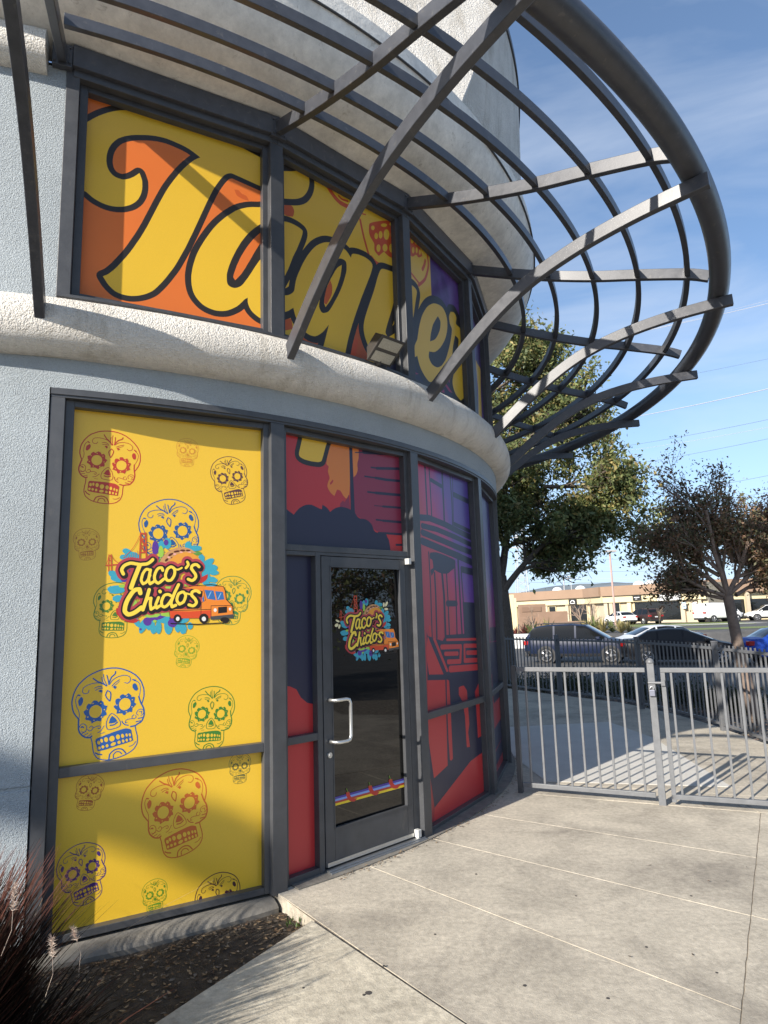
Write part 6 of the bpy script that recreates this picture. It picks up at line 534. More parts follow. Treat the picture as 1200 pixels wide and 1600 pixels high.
def triangulate(polys):
    # union of the pieces of one brush stroke or filled shape
    V=[];F=[]
    for p in polys:
        if len(p)<3: continue
        if sum(p[i-1][0]*p[i][1]-p[i][0]*p[i-1][1] for i in range(len(p)))<0: p=p[::-1]
        F.append(list(range(len(V),len(V)+len(p)))); V+= [Vector(q) for q in p]
    v,e,f,ov,oe,of=delaunay_2d_cdt(V,[],F,1,1e-5)
    return [tuple((v[i].x,v[i].y) for i in t) for t,o in zip(f,of) if len(o)]
def clip_rect(t,x0,x1,y0,y1):
    p=list(t)
    for ax,val,sg in ((0,x0,1),(0,x1,-1),(1,y0,1),(1,y1,-1)):
        q=[]
        for i in range(len(p)):
            a,b=p[i-1],p[i]; da,db=(a[ax]-val)*sg,(b[ax]-val)*sg
            if (da>=0)!=(db>=0):
                s=da/(da-db); q.append((a[0]+(b[0]-a[0])*s,a[1]+(b[1]-a[1])*s))
            if db>=0: q.append(b)
        p=q
        if len(p)<3: return None
    return p
class Print:
    def __init__(s,k,rect,plane=PD,step=.000015): s.M=bayM(k); s.rect=rect; s.plane=plane; s.step=step; s.h=.0001; s.v=[];s.f=[];s.mi=[];s.cols=[]
    def tris(s,T,c,n,xf=None):
        # n: ink build-up above the film, a few hundredths of a millimetre per layer
        if c not in s.cols: s.cols.append(c)
        ci=s.cols.index(c); x0,x1,z0,z1=s.rect
        for t in T:
            if xf: t=[xf(q) for q in t]
            if all(x0<=q[0]<=x1 and z0<=q[1]<=z1 for q in t): p=t
            else: p=clip_rect(t,*s.rect)
            if not p: continue
            b=len(s.v); s.v += [tuple(s.M@Vector((x,n,z))) for x,z in p]; s.f.append(tuple(range(b,b+len(p)))); s.mi.append(ci)
    def layers(s,data,xf=None,sc=1.0):
        for c,w,a in data:
            pts=pairs(a)
            if xf: pts=[xf(p) for p in pts]
            s.h+=s.step; s.tris(triangulate(shapes(w*sc,pts)),c,s.plane+s.h)
    def build(s,name,parent):
        me=bpy.data.meshes.new(name); me.from_pydata(s.v,[],s.f)
        for c in s.cols: me.materials.append(ink(c))
        me.polygons.foreach_set('material_index',s.mi)
        o=bpy.data.objects.new(name,me); link(o,parent); o.matrix_parent_inverse=WM(parent).inverted()
        # face outwards
        n=s.M.to_3x3()@Vector((0,1,0)); bm=bmesh.new(); bm.from_mesh(me)
        for f in bm.faces:
            if f.normal.dot(n)<0: f.normal_flip()
        bm.to_mesh(me); bm.free(); return o
E1=CH-.095
# --- upper windows
M_or=mat('film_orange', srgb('#DE7430'), .42, var=.04, vscale=1.2); M_ye=ink('Y')
def grad_mat(name, stops, axis_scale, rough=.34):
    # colours printed as a soft blend across the film (object space)
    m=bpy.data.materials.new(name); m.use_nodes=True; N=m.node_tree.nodes; L=m.node_tree.links; p=N['Principled BSDF']; p.inputs['Roughness'].default_value=rough
    t=N.new('ShaderNodeTexCoord'); sx=N.new('ShaderNodeVectorMath'); sx.operation='DOT_PRODUCT'; sx.inputs[1].default_value=axis_scale[:3]
    L.new(t.outputs['Object'],sx.inputs[0]); n=N.new('ShaderNodeTexNoise'); n.inputs['Scale'].default_value=3.0; n.inputs['Detail'].default_value=3; L.new(t.outputs['Object'],n.inputs['Vector'])
    a=N.new('ShaderNodeMath'); a.operation='MULTIPLY_ADD'; a.inputs[1].default_value=axis_scale[4]; a.inputs[2].default_value=axis_scale[3]-.5*axis_scale[4]; L.new(n.outputs['Fac'],a.inputs[0])
    b=N.new('ShaderNodeMath'); b.operation='ADD'; L.new(sx.outputs['Value'],b.inputs[0]); L.new(a.outputs[0],b.inputs[1])
    r=N.new('ShaderNodeValToRGB'); L.new(b.outputs[0],r.inputs[0]); e=r.color_ramp.elements
    while len(e)>1: e.remove(e[-1])
    e[0].position=stops[0][0]; e[0].color=(*srgb(stops[0][1]),1)
    for q,c in stops[1:]: x=e.new(q); x.color=(*srgb(c),1)
    L.new(r.outputs[0],p.inputs['Base Color']); return m
tC=(Vx(3)-Vx(2)).normalized(); oC=Vx(2)
# factor 0..1 for the row-house print: grows to the right and upwards
def proj_axis(k,a_s,a_z,off,nz):
    o=Vx(k); t=(Vx(k+1)-o).normalized(); return (t.x*a_s,t.y*a_s,a_z,off-(t.x*o.x+t.y*o.y)*a_s,nz)
M_house=grad_mat('film_row_house', [(0,'#9E3238'),(.48,'#B23848'),(.62,'#B03468'),(.76,'#6C4490'),(1,'#53408C')], proj_axis(2,.55,.26,-.36,.22))
M_house2=grad_mat('film_row_house_far', [(0,'#9E3238'),(.35,'#8E3060'),(.6,'#4E3C80'),(1,'#383466')], proj_axis(3,.1,.42,-.40,.2))
M_purple=grad_mat('film_purple', [(0,'#3C2458'),(.45,'#4E2E72'),(.6,'#6B4A90'),(1,'#34204E')], (0,0,.1,.0,1.1))
bgs={0:M_or,1:M_ye,2:M_purple,3:M_purple}
for k in range(KMAX):
    w=window(k,3.74,5.25)
    panel(k,w,.095,E1,3.78,5.21,bgs.get(k,M_purple))
    nm={0:'uA',1:'uB',2:'uC',3:'uD'}.get(k)
    if nm:
        P=Print(k,(.095,E1,3.78,5.21)); P.layers(PRINT[nm]); P.build('printed_graphics',w)
# --- lower yellow window with skulls and logo
w=window(0,0,3.075,mids=[(.862,.918)]); panel(0,w,.095,E1,.04,3.035,M_ye)
P=Print(0,(.095,E1,.04,3.035)); 
TS=[(c,triangulate(shapes(wd*(1.3 if wd<14 else 1.1),pairs(a)))) for key in ('c','b') for c,wd,a in SKULL if c==key]
for (x,z,h,lean,col) in SKULLS:
    l=R(lean); c_,s_=math.cos(l)*h/1000,math.sin(l)*h/1000; hh=P.plane+.0001
    for key,T in TS:
        hh+=.000015; P.tris(T,col if key=='c' else 'Y',hh,lambda p: (x/1000+p[0]*c_+p[1]*s_, z/1000-p[0]*s_+p[1]*c_))
P.h=hh-P.plane+.0001
lx,lz,ls=LOGOS[0]; P.layers(LOGO,xf=lambda p:(lx/1000+p[0]*ls,lz/1000+p[1]*ls),sc=ls); P.build('printed_graphics',w)
# --- row house windows
for k,(m_,nm) in {2:(M_house,'lC'),3:(M_house2,'lD'),4:(M_house2,None),5:(M_house2,None)}.items():
    w=window(k,0,3.075,mids=[(.862,.918)]); panel(k,w,.095,E1,.04,3.035,m_)
    if nm: P=Print(k,(.095,E1,.04,3.035)); P.layers(PRINT[nm]); P.build('printed_graphics',w)
# --- door bay: transom window, side light, door
w=window(1,2.185,3.075,sill=.045); panel(1,w,.095,E1,2.235,3.035,mat('ink_r',srgb(INK['R']),.42))
P=Print(1,(.095,E1,2.235,3.035)); P.layers(PRINT['lB']); P.build('printed_graphics',w)
w=window(1,.0,2.184,s0=.045,s1=.389,mids=[(.875,.925)],sill=.05,head=.03,jamb=.045); panel(1,w,.095,.34,.05,2.155,mat('ink_n',srgb(INK['N']),.42))
P=Print(1,(.09,.345,.05,2.155)); P.layers(PRINT['lS']); P.build('printed_graphics',w)
M1=bayM(1)
mb=MB(); mb.box(M1,(1.268,1.346),(-.125,-.034),(0.0,2.184)); mb.build('door_jamb',M_frame,B,bevel=.003)
mb=MB(); mb.box(M1,(.388,1.27),(-.125,-.034),(2.161,2.184)); mb.build('door_header',M_frame,B,bevel=.002)
mb=MB(); mb.box(M1,(.39,1.34),(-.11,.035),(-.01,.018)); mb.box(M1,(.39,1.34),(-.09,.015),(.018,.024)); mb.build('threshold',mat('threshold_aluminium',(.33,.34,.35),.4,metal=.8,var=.15,vscale=40),B,bevel=.003)
DN=(-.078,-.030); d0,d1=.396,1.262
mb=MB(); mb.box(M1,(d0,d0+.082),DN,(.034,2.156)); mb.box(M1,(d1-.062,d1),DN,(.034,2.156)); mb.box(M1,(d0+.0825,d1-.0625),DN,(2.082,2.1555)); mb.box(M1,(d0+.0825,d1-.0625),DN,(.0345,.27))
door=mb.build('door',M_frame,B,bevel=.003)
mb=MB(); mb.box(M1,(d0+.01,d1-.01),(-.029,-.024),(.036,.062)); mb.build('door_sweep',M_alu,door)
mb=MB(); a_,b_=d0+.076,d1-.056
for (x0,x1,z0,z1) in ((a_,a_+.010,.268,2.086),(b_-.010,b_,.268,2.086),(a_,b_,.264,.274),(a_,b_,2.078,2.088)): mb.box(M1,(x0,x1),(-.045,-.027),(z0,z1))
mb.build('glazing_bead',M_frame,door)
M_glass=mat('unlit_room_glass',(.006,.0055,.005),.015,spec=.75)  # opaque pane: darkness of the unlit room is put into its colour
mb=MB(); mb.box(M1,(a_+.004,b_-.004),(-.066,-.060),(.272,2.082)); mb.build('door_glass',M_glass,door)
P=Print(1,(a_+.01,b_-.01,.275,2.08),plane=-.0598); lx2,lz2,ls2=LOGOS[1]
P.layers(PRINT['doorb']); P.layers(LOGO,xf=lambda p:(lx2/1000+p[0]*ls2,lz2/1000+p[1]*ls2),sc=ls2); P.layers(PRINT['door']); P.build('logo_sticker',door)
# offset pull handle: two standoffs and a C-shaped bar
hp=[M1@Vector(q) for q in [(.442,-.03,1.135),(.442,.0,1.135),(.445,.035,1.135),(.47,.055,1.137),(.53,.058,1.138),(.556,.058,1.132),(.568,.058,1.105),(.568,.058,.99),(.568,.058,.885),(.556,.058,.858),(.53,.058,.852),(.47,.055,.852),(.445,.035,.853),(.442,.0,.853),(.442,-.03,.853)]]
mb=MB(); mb.tube(hp,.0125,12); mb.build('door_handle',M_alu,door,smooth=True)
mb=MB(); mb.tube([M1@Vector((.438,-.032,.762)),M1@Vector((.438,-.018,.762))],[.021,.019],18); mb.tube([M1@Vector((.438,-.018,.762)),M1@Vector((.438,-.014,.762))],[.012,.011],14); mb.build('lock_cylinder',M_alu,door)
# pivots
M_piv=mat('white_metal_pivot',(.5,.5,.48),.35,var=.05)
mb=MB(); mb.box(M1,(1.262,1.30),(-.034,.012),(.03,.085)); mb.tube([M1@Vector((1.281,-.01,.012)),M1@Vector((1.281,-.01,.03))],.018,12); mb.build('bottom_pivot',M_piv,door,bevel=.004)
mb=MB(); mb.box(M1,(1.265,1.298),(-.034,.012),(2.12,2.17)); mb.build('top_pivot',M_piv,door,bevel=.004)
# interior darkness is part of the door glass colour
# ---- floodlight on the upper sill
M_fl=mat('floodlight_housing',(.045,.04,.036),.5,var=.1,vscale=30); M_led=mat('led_lens',(.36,.34,.28),.35,var=.25,vscale=140,bump=.4,bscale=200)
fl=empty('flood_light',tuple(M1@Vector((1.06,.1,3.75))),'dark twin-lens LED flood light standing on the white cornice below the printed sign','flood light')
# ---- floodlight body
e=empty  # alias
bk=M1@Vector((.93,.055,3.735)); outv=(M1.to_3x3()@Vector((0,1,0))).normalized(); tv=(M1.to_3x3()@Vector((1,0,0))).normalized()
yaw=Matrix.Rotation(R(8),3,'Z'); fd=(outv*.62+tv*-.05+Vector((0,0,-.78))).normalized(); sd=tv; ud=fd.cross(sd).normalized()
if ud.z<0: ud=-ud
FLM=Matrix(((sd.x,ud.x,fd.x,bk.x),(sd.y,ud.y,fd.y,bk.y),(sd.z,ud.z,fd.z,bk.z),(0,0,0,1)))
def quadbox(mb,M,zb,zf,wb,hb,wf,hf):
    P=[M@Vector(p) for p in [(-wb,-hb,zb),(wb,-hb,zb),(wb,hb,zb),(-wb,hb,zb),(-wf,-hf,zf),(wf,-hf,zf),(wf,hf,zf),(-wf,hf,zf)]]
    mb.add(P,[(0,1,2,3),(4,7,6,5),(0,4,5,1),(1,5,6,2),(2,6,7,3),(3,7,4,0)])
FLM=Matrix.Translation(Vector((0,0,.09)))@Matrix.Translation(outv*.10)@FLM
mb=MB(); quadbox(mb,FLM,-.10,.02,.095,.07,.125,.115); quadbox(mb,FLM,.0205,.035,.13,.12,.13,.12)
mb.build('housing',M_fl,fl,bevel=.006)
for sy in (-.057,.057):
    mb=MB(); mb.box(FLM,(-.107,.107),(sy-.043,sy+.043),(.0355,.039)); mb.build('led_lens',M_led,fl,bevel=.002)
mb=MB(); mb.tube([M1@Vector((.93,.0,3.715)),M1@Vector((.93,.07,3.73)),M1@Vector((.93,.10,3.775))],[.03,.028,.03],12); mb.build('bracket',M_fl,fl,smooth=True)
# ================================================================ VEGETATION
def leaf_cloud(name, mats, pts, size, parent, shape='leaf', droop=.3, seed=1, aspect=2.2):
    g=np.random.default_rng(seed); n=len(pts); pts=np.asarray(pts)
    d=g.normal(size=(n,3)); d[:,2]-=droop; d/=np.linalg.norm(d,axis=1)[:,None]
    u=g.normal(size=(n,3)); u-= (u*d).sum(1)[:,None]*d; u/=np.linalg.norm(u,axis=1)[:,None]
    s=size*(.45+1.15*g.random(n)**1.5)[:,None]; w=s/aspect
    V=np.empty((n,4,3)); V[:,0]=pts; V[:,1]=pts+d*s*.5+u*w*.5; V[:,2]=pts+d*s; V[:,3]=pts+d*s*.5-u*w*.5
    # fold
    nn=np.cross(d,u); V[:,1]+=nn*w*.25; V[:,3]+=nn*w*.25
    me=bpy.data.meshes.new(name); me.vertices.add(4*n); me.vertices.foreach_set('co',V.reshape(-1))
    me.loops.add(4*n); me.loops.foreach_set('vertex_index',np.arange(4*n)); me.polygons.add(n); me.polygons.foreach_set('loop_start',np.arange(n)*4)
    me.polygons.foreach_set('loop_total',np.full(n,4))
    for m in mats: me.materials.append(m)
    me.polygons.foreach_set('material_index',g.integers(0,len(mats),n)); me.update(calc_edges=True)
    o=bpy.data.objects.new(name,me); link(o,parent); o.matrix_parent_inverse=WM(parent).inverted(); return o
def leafmat(name,c,tr=.35):
    if name in MATS: return MATS[name]
    m=bpy.data.materials.new(name); m.use_nodes=True; N=m.node_tree.nodes; L=m.node_tree.links; p=N['Principled BSDF']; p.inputs['Roughness'].default_value=.55
    t=N.new('ShaderNodeTexCoord'); n=N.new('ShaderNodeTexNoise'); n.inputs['Scale'].default_value=1.7; L.new(t.outputs['Object'],n.inputs['Vector'])
    r=N.new('ShaderNodeValToRGB'); r.color_ramp.elements[0].position=.35; r.color_ramp.elements[1].position=.65
    r.color_ramp.elements[0].color=(*[x*.65 for x in c],1); r.color_ramp.elements[1].color=(*[min(1,x*1.35) for x in c],1); L.new(n.outputs['Fac'],r.inputs[0]); L.new(r.outputs[0],p.inputs['Base Color'])
    tb=N.new('ShaderNodeBsdfTranslucent'); L.new(r.outputs[0],tb.inputs[0]); mxs=N.new('ShaderNodeMixShader'); mxs.inputs[0].default_value=tr
    L.new(p.outputs[0],mxs.inputs[1]); L.new(tb.outputs[0],mxs.inputs[2]); L.new(mxs.outputs[0],N['Material Output'].inputs[0]); MATS[name]=m; return m
M_bark=mat('grey_bark',(.12,.095,.075),.9,var=.3,vscale=20,bump=.6,bscale=40)
M_barkp=mat('smooth_tan_bark',(.20,.15,.12),.8,var=.25,vscale=12,bump=.2,bscale=30)
def grow(base, dirv, length, rad, depth, spec, mb, tips, g):
    n=max(3,int(length/ .35)); p=Vector(base); d=Vector(dirv).normalized(); pts=[p.copy()]; rads=[rad]
    for i in range(n):
        d=(d+Vector(g.normal(0,spec['wob'],3))+Vector((0,0,spec['up'])) ).normalized(); p=p+d*length/n; pts.append(p.copy()); rads.append(rad*(1-.45*(i+1)/n))
        if depth<=spec['leafdepth']: tips.append((p.copy(),depth))
    mb.tube(pts,rads,8 if depth>2 else (5 if depth>1 else 3),caps=False)
    if depth==0: return
    for k in range(spec['kids'][depth]):
        t=spec['start']+ (1-spec['start'])*(k+g.random())/spec['kids'][depth]; i=min(n,max(1,int(t*n))); q=pts[i]
        a=g.random()*2*math.pi; s=(spec['spread']*(.7+.6*g.random())); perp=d.orthogonal().normalized(); perp=Matrix.Rotation(a,3,d)@perp
        nd=(d*math.cos(s)+perp*math.sin(s)).normalized()
        grow(q,nd,length*spec['ratio']*(.75+.5*g.random()),rads[i]*.62,depth-1,spec,mb,tips,g)
def tree(name,label,base,dirv,length,rad,depth,spec,leafmats,nleaf,size,clump,bark,seed,cat='tree',group=None,limbs=None,droop=.3,keep=None,thin=1,gap=.55):
    g=np.random.default_rng(seed); t=empty(name,base,label,cat,group); mb=MB(); tips=[]
    if limbs:
        for (b,dv,l,r_,dp_) in limbs: grow(b,dv,l,r_,dp_,spec,mb,tips,g)
        mb.tube([Vector(q) for q in spec['trunk']],spec['trunkr'],10,caps=False)
    else: grow(base,dirv,length,rad,depth,spec,mb,tips,g)
    mb.build('trunk',bark,t,smooth=True)
    T=np.array([tuple(p) for p,_ in tips])
    if thin<1: # whole sprays missing: gaps of sky
        cell=np.floor(T/gap).astype(int); h=((cell[:,0]*73856093)^(cell[:,1]*19349663)^(cell[:,2]*83492791))%1000/1000; T=T[h<thin]
    if keep is not None: T=T[keep(T)]
    # clumped foliage: twigs carry sprays
    idx=g.integers(0,len(T),nleaf); P=T[idx]+g.normal(0,clump,(nleaf,3))*g.random((nleaf,1))*1.4
    leaf_cloud('crown',leafmats,P,size,t,droop=droop,seed=seed+5); return t,T
LG1=leafmat('leaf_olive',(.21,.235,.085)); LG2=leafmat('leaf_green',(.12,.155,.06)); LG3=leafmat('leaf_yellowing',(.32,.26,.10))
def W(px,py,Y):   # point seen at (px,py) of the photograph at depth Y
    d=fw+r2*((px-600)/FPX)-u2*((py-800)/FPX); t=Y/d.y; return Vector((0,0,CAMH))+d*t
sp=dict(wob=.10,up=.02,leafdepth=1,kids={4:5,3:5,2:5,1:4},start=.25,spread=.75,ratio=.62,trunk=[W(800,1075,19),W(790,960,19),W(783,900,19.1)],trunkr=[.2,.17,.15])
b0=W(783,900,19.1)
limbs=[(b0,(.30,.1,1),2.4,.12,3),(b0,(-.25,.2,1),2.6,.13,3),(W(786,925,19),(.72,-.1,1),2.1,.10,3),(W(800,850,19),(1,.1,.30),1.9,.07,3),(W(775,800,19),(.5,-.3,1),2.4,.10,3),(W(780,760,19.2),(.1,.5,1),2.6,.12,3),(W(800,700,19.3),(.8,.1,.5),2.3,.08,3),(W(760,640,19.3),(.0,-.2,1),2.0,.09,3),(W(775,590,19.3),(.2,-.1,1),1.7,.08,3),(W(800,610,19.3),(.7,.1,.7),1.6,.07,3),(W(850,760,19),(1,-.1,.2),2.1,.06,3),(W(840,680,19.2),(.9,.2,.4),2.0,.06,3),(W(770,700,19),(-.6,.1,.6),2.2,.08,3),(W(830,640,19.2),(.9,.2,.35),1.8,.06,3),(W(900,800,19),(.8,-.1,-.15),1.1,.04,2)]
def pxv(T): # image row/column of world points, used only to prune sprays that stray past the crown
    d=T-np.array([0,0,CAMH]); z=d@np.array(fw); return 600+FPX*(d@np.array(r2))/z, 800-FPX*(d@np.array(u2))/z
tree('shade_tree','tall green leafy tree rising behind the restaurant and the canopy',(3.9,19,-.5),None,0,0,3,sp,[LG1,LG2,LG2,LG1,LG3],115000,.135,.20,M_bark,11,limbs=limbs,thin=.58,gap=.7,
     keep=lambda T: (T[:,2]>2.9) & (T[:,2]<11.2))
# crape myrtle behind the fence
LB1=leafmat('leaf_russet',(.24,.15,.10)); LB2=leafmat('leaf_dull_green',(.15,.145,.075)); LB3=leafmat('leaf_rust',(.27,.16,.09))
def gz(x,y): return -.12 if y<17 else lot_h(x,y)
tb=Vector((5.85,11.0,-.2)); top=W(1137,930,11.0)
sp2=dict(wob=.07,up=.05,leafdepth=1,kids={4:4,3:5,2:4,1:3},start=.2,spread=.55,ratio=.6,trunk=[tb,(tb+top)/2+Vector((-.02,0,0)),top],trunkr=[.105,.09,.08])
lim=[(top,(-.9,.1,.9),1.15,.045,3),(top,(-.40,-.2,1.2),1.45,.045,3),(top,(.0,.2,1.3),1.5,.05,3),(top,(.6,.0,1.1),.95,.045,3),(top,(1.1,-.1,.8),.85,.04,3),(W(1130,930,11),(-1.2,-.1,.40),1.0,.035,3),(W(1125,900,11),(-.9,.4,.7),.85,.035,3),(W(1150,910,11),(.3,-.4,1.0),.9,.04,3),(W(1145,880,11.1),(-.1,0,1.2),.95,.035,3),(W(1150,930,11),(1.2,.1,.4),.8,.035,3),(W(1130,935,11),(-1.1,.3,.1),.65,.03,3)]
tree('crape_myrtle','slender small-leaved tree with russet and green foliage just outside the fence',(tb.x,tb.y,tb.z),None,0,0,3,sp2,[LB1,LB2,LB2,LB3],27000,.06,.11,M_barkp,23,limbs=lim,droop=.1,thin=.75,gap=.22)
# second, rustier one cut by the right edge
tb2=Vector((8.6,13.6,-.3)); top2=W(1245,900,13.6); sp3=dict(sp2); sp3['trunk']=[tb2,top2]; sp3['trunkr']=[.09,.07]
lim2=[(top2,(-.8,.1,1.0),1.15,.05,3),(top2,(-.3,-.2,1.15),1.25,.05,3),(top2,(.4,.2,1.2),1.3,.05,3),(top2,(-1.2,.0,.4),1.1,.04,3)]
tree('rust_leaved_tree','rust-brown leaved tree at the right edge behind the crape myrtle',(tb2.x,tb2.y,tb2.z),None,0,0,3,sp3,[LB1,LB3,LB3],16000,.07,.14,M_barkp,31,limbs=lim2,droop=.1)
# ---- fountain grass in the bed
def blades(name,m,parent,n,c,rad,hmin,hmax,seed,lean=.5,w=.004,segs=5,z0=-.1,bias=(0,0)):
    g=np.random.default_rng(seed); V=[];F=[]
    for i in range(n):
        a=g.random()*2*math.pi; r=rad*math.sqrt(g.random())*.55; x=c[0]+r*math.cos(a); y=c[1]+r*math.sin(a)
        h=hmin+(hmax-hmin)*g.random()**1.2; ln=(.15+lean*g.random()**.8)*(0.5+r/rad*1.6); aa=a+g.normal(0,.5)
        dx,dy=math.cos(aa)*ln+bias[0],math.sin(aa)*ln+bias[1]; ww=w*(.6+.8*g.random()); tx,ty=-math.sin(aa),math.cos(aa); b=len(V)
        for k in range(segs+1):
            t=k/segs; q=t**1.8; px_=x+dx*h*(t*.45+q*.75); py_=y+dy*h*(t*.45+q*.75); pz=z0+h*(t-.22*ln*q*1.6); wk=ww*(1-t**2)+.0006
            V += [(px_-tx*wk,py_-ty*wk,pz),(px_+tx*wk,py_+ty*wk,pz)]
        F += [(b+2*k,b+2*k+1,b+2*k+3,b+2*k+2) for k in range(segs)]
    return mesh_obj(name,V,F,m,parent)
MG1=mat('grass_maroon',(.05,.02,.014),.8,col2=(.12,.045,.032),vscale=9,spec=.15); MG2=mat('grass_straw',(.34,.25,.16),.7,var=.3,vscale=20); MG3=mat('grass_dark',(.026,.018,.012),.85,spec=.1)
GC=(-1.90,2.70)
gr=empty('fountain_grass',(GC[0],GC[1],-.1),'dark maroon fountain grass clump in the planting bed at the lower left','grass clump')
blades('dark_blades',MG3,gr,3800,GC,.50,.40,.86,3,lean=.26,w=.007)
blades('maroon_blades',MG1,gr,2400,GC,.50,.45,.95,4,lean=.26,w=.006)
blades('base_blades',MG3,gr,3000,(-1.83,2.60),.60,.12,.5,6,lean=.7,w=.005)
blades('base_blades',MG3,gr,3600,(-1.62,2.45),.62,.15,.52,16,lean=.6,w=.007)
blades('maroon_base',MG1,gr,700,(-1.70,2.50),.60,.2,.58,9,lean=.6,w=.005)
blades('dry_blades',MG2,gr,110,GC,.58,.35,.86,5,lean=.7,w=.0025)
# seed heads
g=np.random.default_rng(8); MP=mat('seed_plume',(.42,.30,.24),.8,col2=(.62,.52,.42),vscale=30)
for (px,py,Y,l_) in [(120,1470,2.75,.055),(82,1495,2.55,.065),(20,1425,2.5,.09)]:
    q=W(px,py,Y); ax=Vector((g.normal(.3,.25),g.normal(0,.2),.8)).normalized(); V=[];F=[]
    mbp=MB(); mbp.tube([q-ax*.14+Vector((-.03,0,0)),q-ax*.06,q],.0009,4)
    for k in range(150):
        s=q+ax*l_*g.random(); d=(ax*.8+Vector(g.normal(0,.55,3))).normalized(); o=d.orthogonal().normalized()*.0007; tt=s+d*.022; b=len(mbp.v)
        mbp.add([s-o,s+o,tt],[(0,1,2)])
    mbp.build('seed_head',MP,gr)
# ---- leaf litter
def litter(name,n,region,mats,size,seed,z,label=None,zfun=None):
    g=np.random.default_rng(seed); V=np.empty((n*5,3)); F=[]; mi=[]; c=0
    out=[]; faces=[]
    for i in range(n):
        x,y=region(g); zz=(zfun(x,y) if zfun else z)+.002+g.random()*.012; a=g.random()*6.28; s=size*(.4+.9*g.random()); w=s*(.25+.25*g.random())
        ca,sa=math.cos(a),math.sin(a); cu=g.normal(0,.4); tl=g.normal(0,.35)
        for (p,q,h) in ((-s,0,cu*s*.5),(-.2*s,w,abs(tl)*w),(.3*s,w*.8,abs(tl)*w),(s,0,abs(cu)*s*.5),(.3*s,-w*.8,tl*w*.7),(-.2*s,-w,tl*w*.7)): out.append((x+p*ca-q*sa,y+p*sa+q*ca,zz+max(0,h)))
        faces.append(tuple(range(6*i,6*i+6))); mi.append(int(g.integers(0,len(mats))))
    o=mesh_obj(name,out,faces,mats,None,mi); return tag(o,kind='stuff',label=label)
LM=[mat('dry_leaf_brown',(.15,.09,.05),.8,var=.3,vscale=30),mat('dry_leaf_tan',(.30,.21,.12),.8,var=.25,vscale=30),mat('dry_leaf_dark',(.06,.04,.028),.85,var=.3,vscale=30),mat('dry_leaf_grey',(.17,.14,.11),.85,var=.3,vscale=30)]
def bedz(x,y): return -.085+noise.noise(Vector((x*3,y*3,0)))*.018+noise.noise(Vector((x*11,y*11,3)))*.008
def reg_bed(g):
    while True:
        t=g.random()**1.7; a=ang(0)-.35+g.random()*(.60); r=5.53+t*1.05; x=CX+r*math.cos(a); y=CY+r*math.sin(a)
        # keep off the walk
        if (x+.478)*(-2.85)-(y-4.121)*(-1.722) < -.0 : return x,y
def off_walk(x,y): return (x+.478)*2.851-(y-4.121)*1.722 < 0.0
def reg_bed(g):
    while True:
        a=ang(0)-.45+g.random()*.72; r=5.53+(g.random()**1.6)*1.2; x=CX+r*math.cos(a); y=CY+r*math.sin(a)
        if off_walk(x,y): return x,y
litter('leaf_litter',4200,reg_bed,LM,.016,41,0,'dry brown leaves lying on the soil under the yellow window',bedz)
def reg_base(g):
    a=ang(1)+.06+abs(g.normal(0,1))*0+g.random()*(ang(4)-ang(1)); r=5.465+abs(g.normal(0,.035)); return CX+r*math.cos(a),CY+r*math.sin(a)
litter('leaf_litter',420,reg_base,LM,.011,42,.002,'dry leaves gathered along the foot of the storefront')
def reg_walk(g): 
    return (-.2+g.random()*4.5, 2.2+g.random()*4.2)
litter('leaf_litter',40,reg_walk,LM[:1]+LM[2:3],.011,43,.0,'few stray leaf bits on the pavement')
def reg_fence(g):
    q=at(g.random()*L0); return q.x+.15+g.random()*1.3,q.y+g.normal(0,.2)
L0=D[-1]
litter('leaf_litter',2600,reg_fence,LM+[mat('leaf_litter_pink',(.36,.22,.16),.8,var=.2,vscale=20)],.05,44,-.1,'fallen leaves on the ground outside the fence')
# hand-sized pieces near the camera: green weed leaves at the slab corner
wd=empty('weed',(-.62,4.22,-.08),'small green weed sprouting where the bed meets the slab corner','weed'); MWd=leafmat('weed_leaf',(.08,.13,.03))
g=np.random.default_rng(4); lme=None
for k in range(14):
    if lme is None: o=mesh_obj('leaf',[(0,0,0),(.012,.007,.006),(.034,0,.012),(.012,-.007,.006)],[(0,1,2,3)],MWd,wd); lme=o; f0=o
    else: o=f0.copy(); scene.collection.objects.link(o); o.parent=wd
    o.matrix_parent_inverse=WM(wd).inverted(); o.location=(-.62+g.normal(0,.025),4.21+g.normal(0,.025),-.075+g.random()*.03); o.rotation_euler=(g.normal(0,.4),-.4-g.random()*.6,g.random()*6.28)
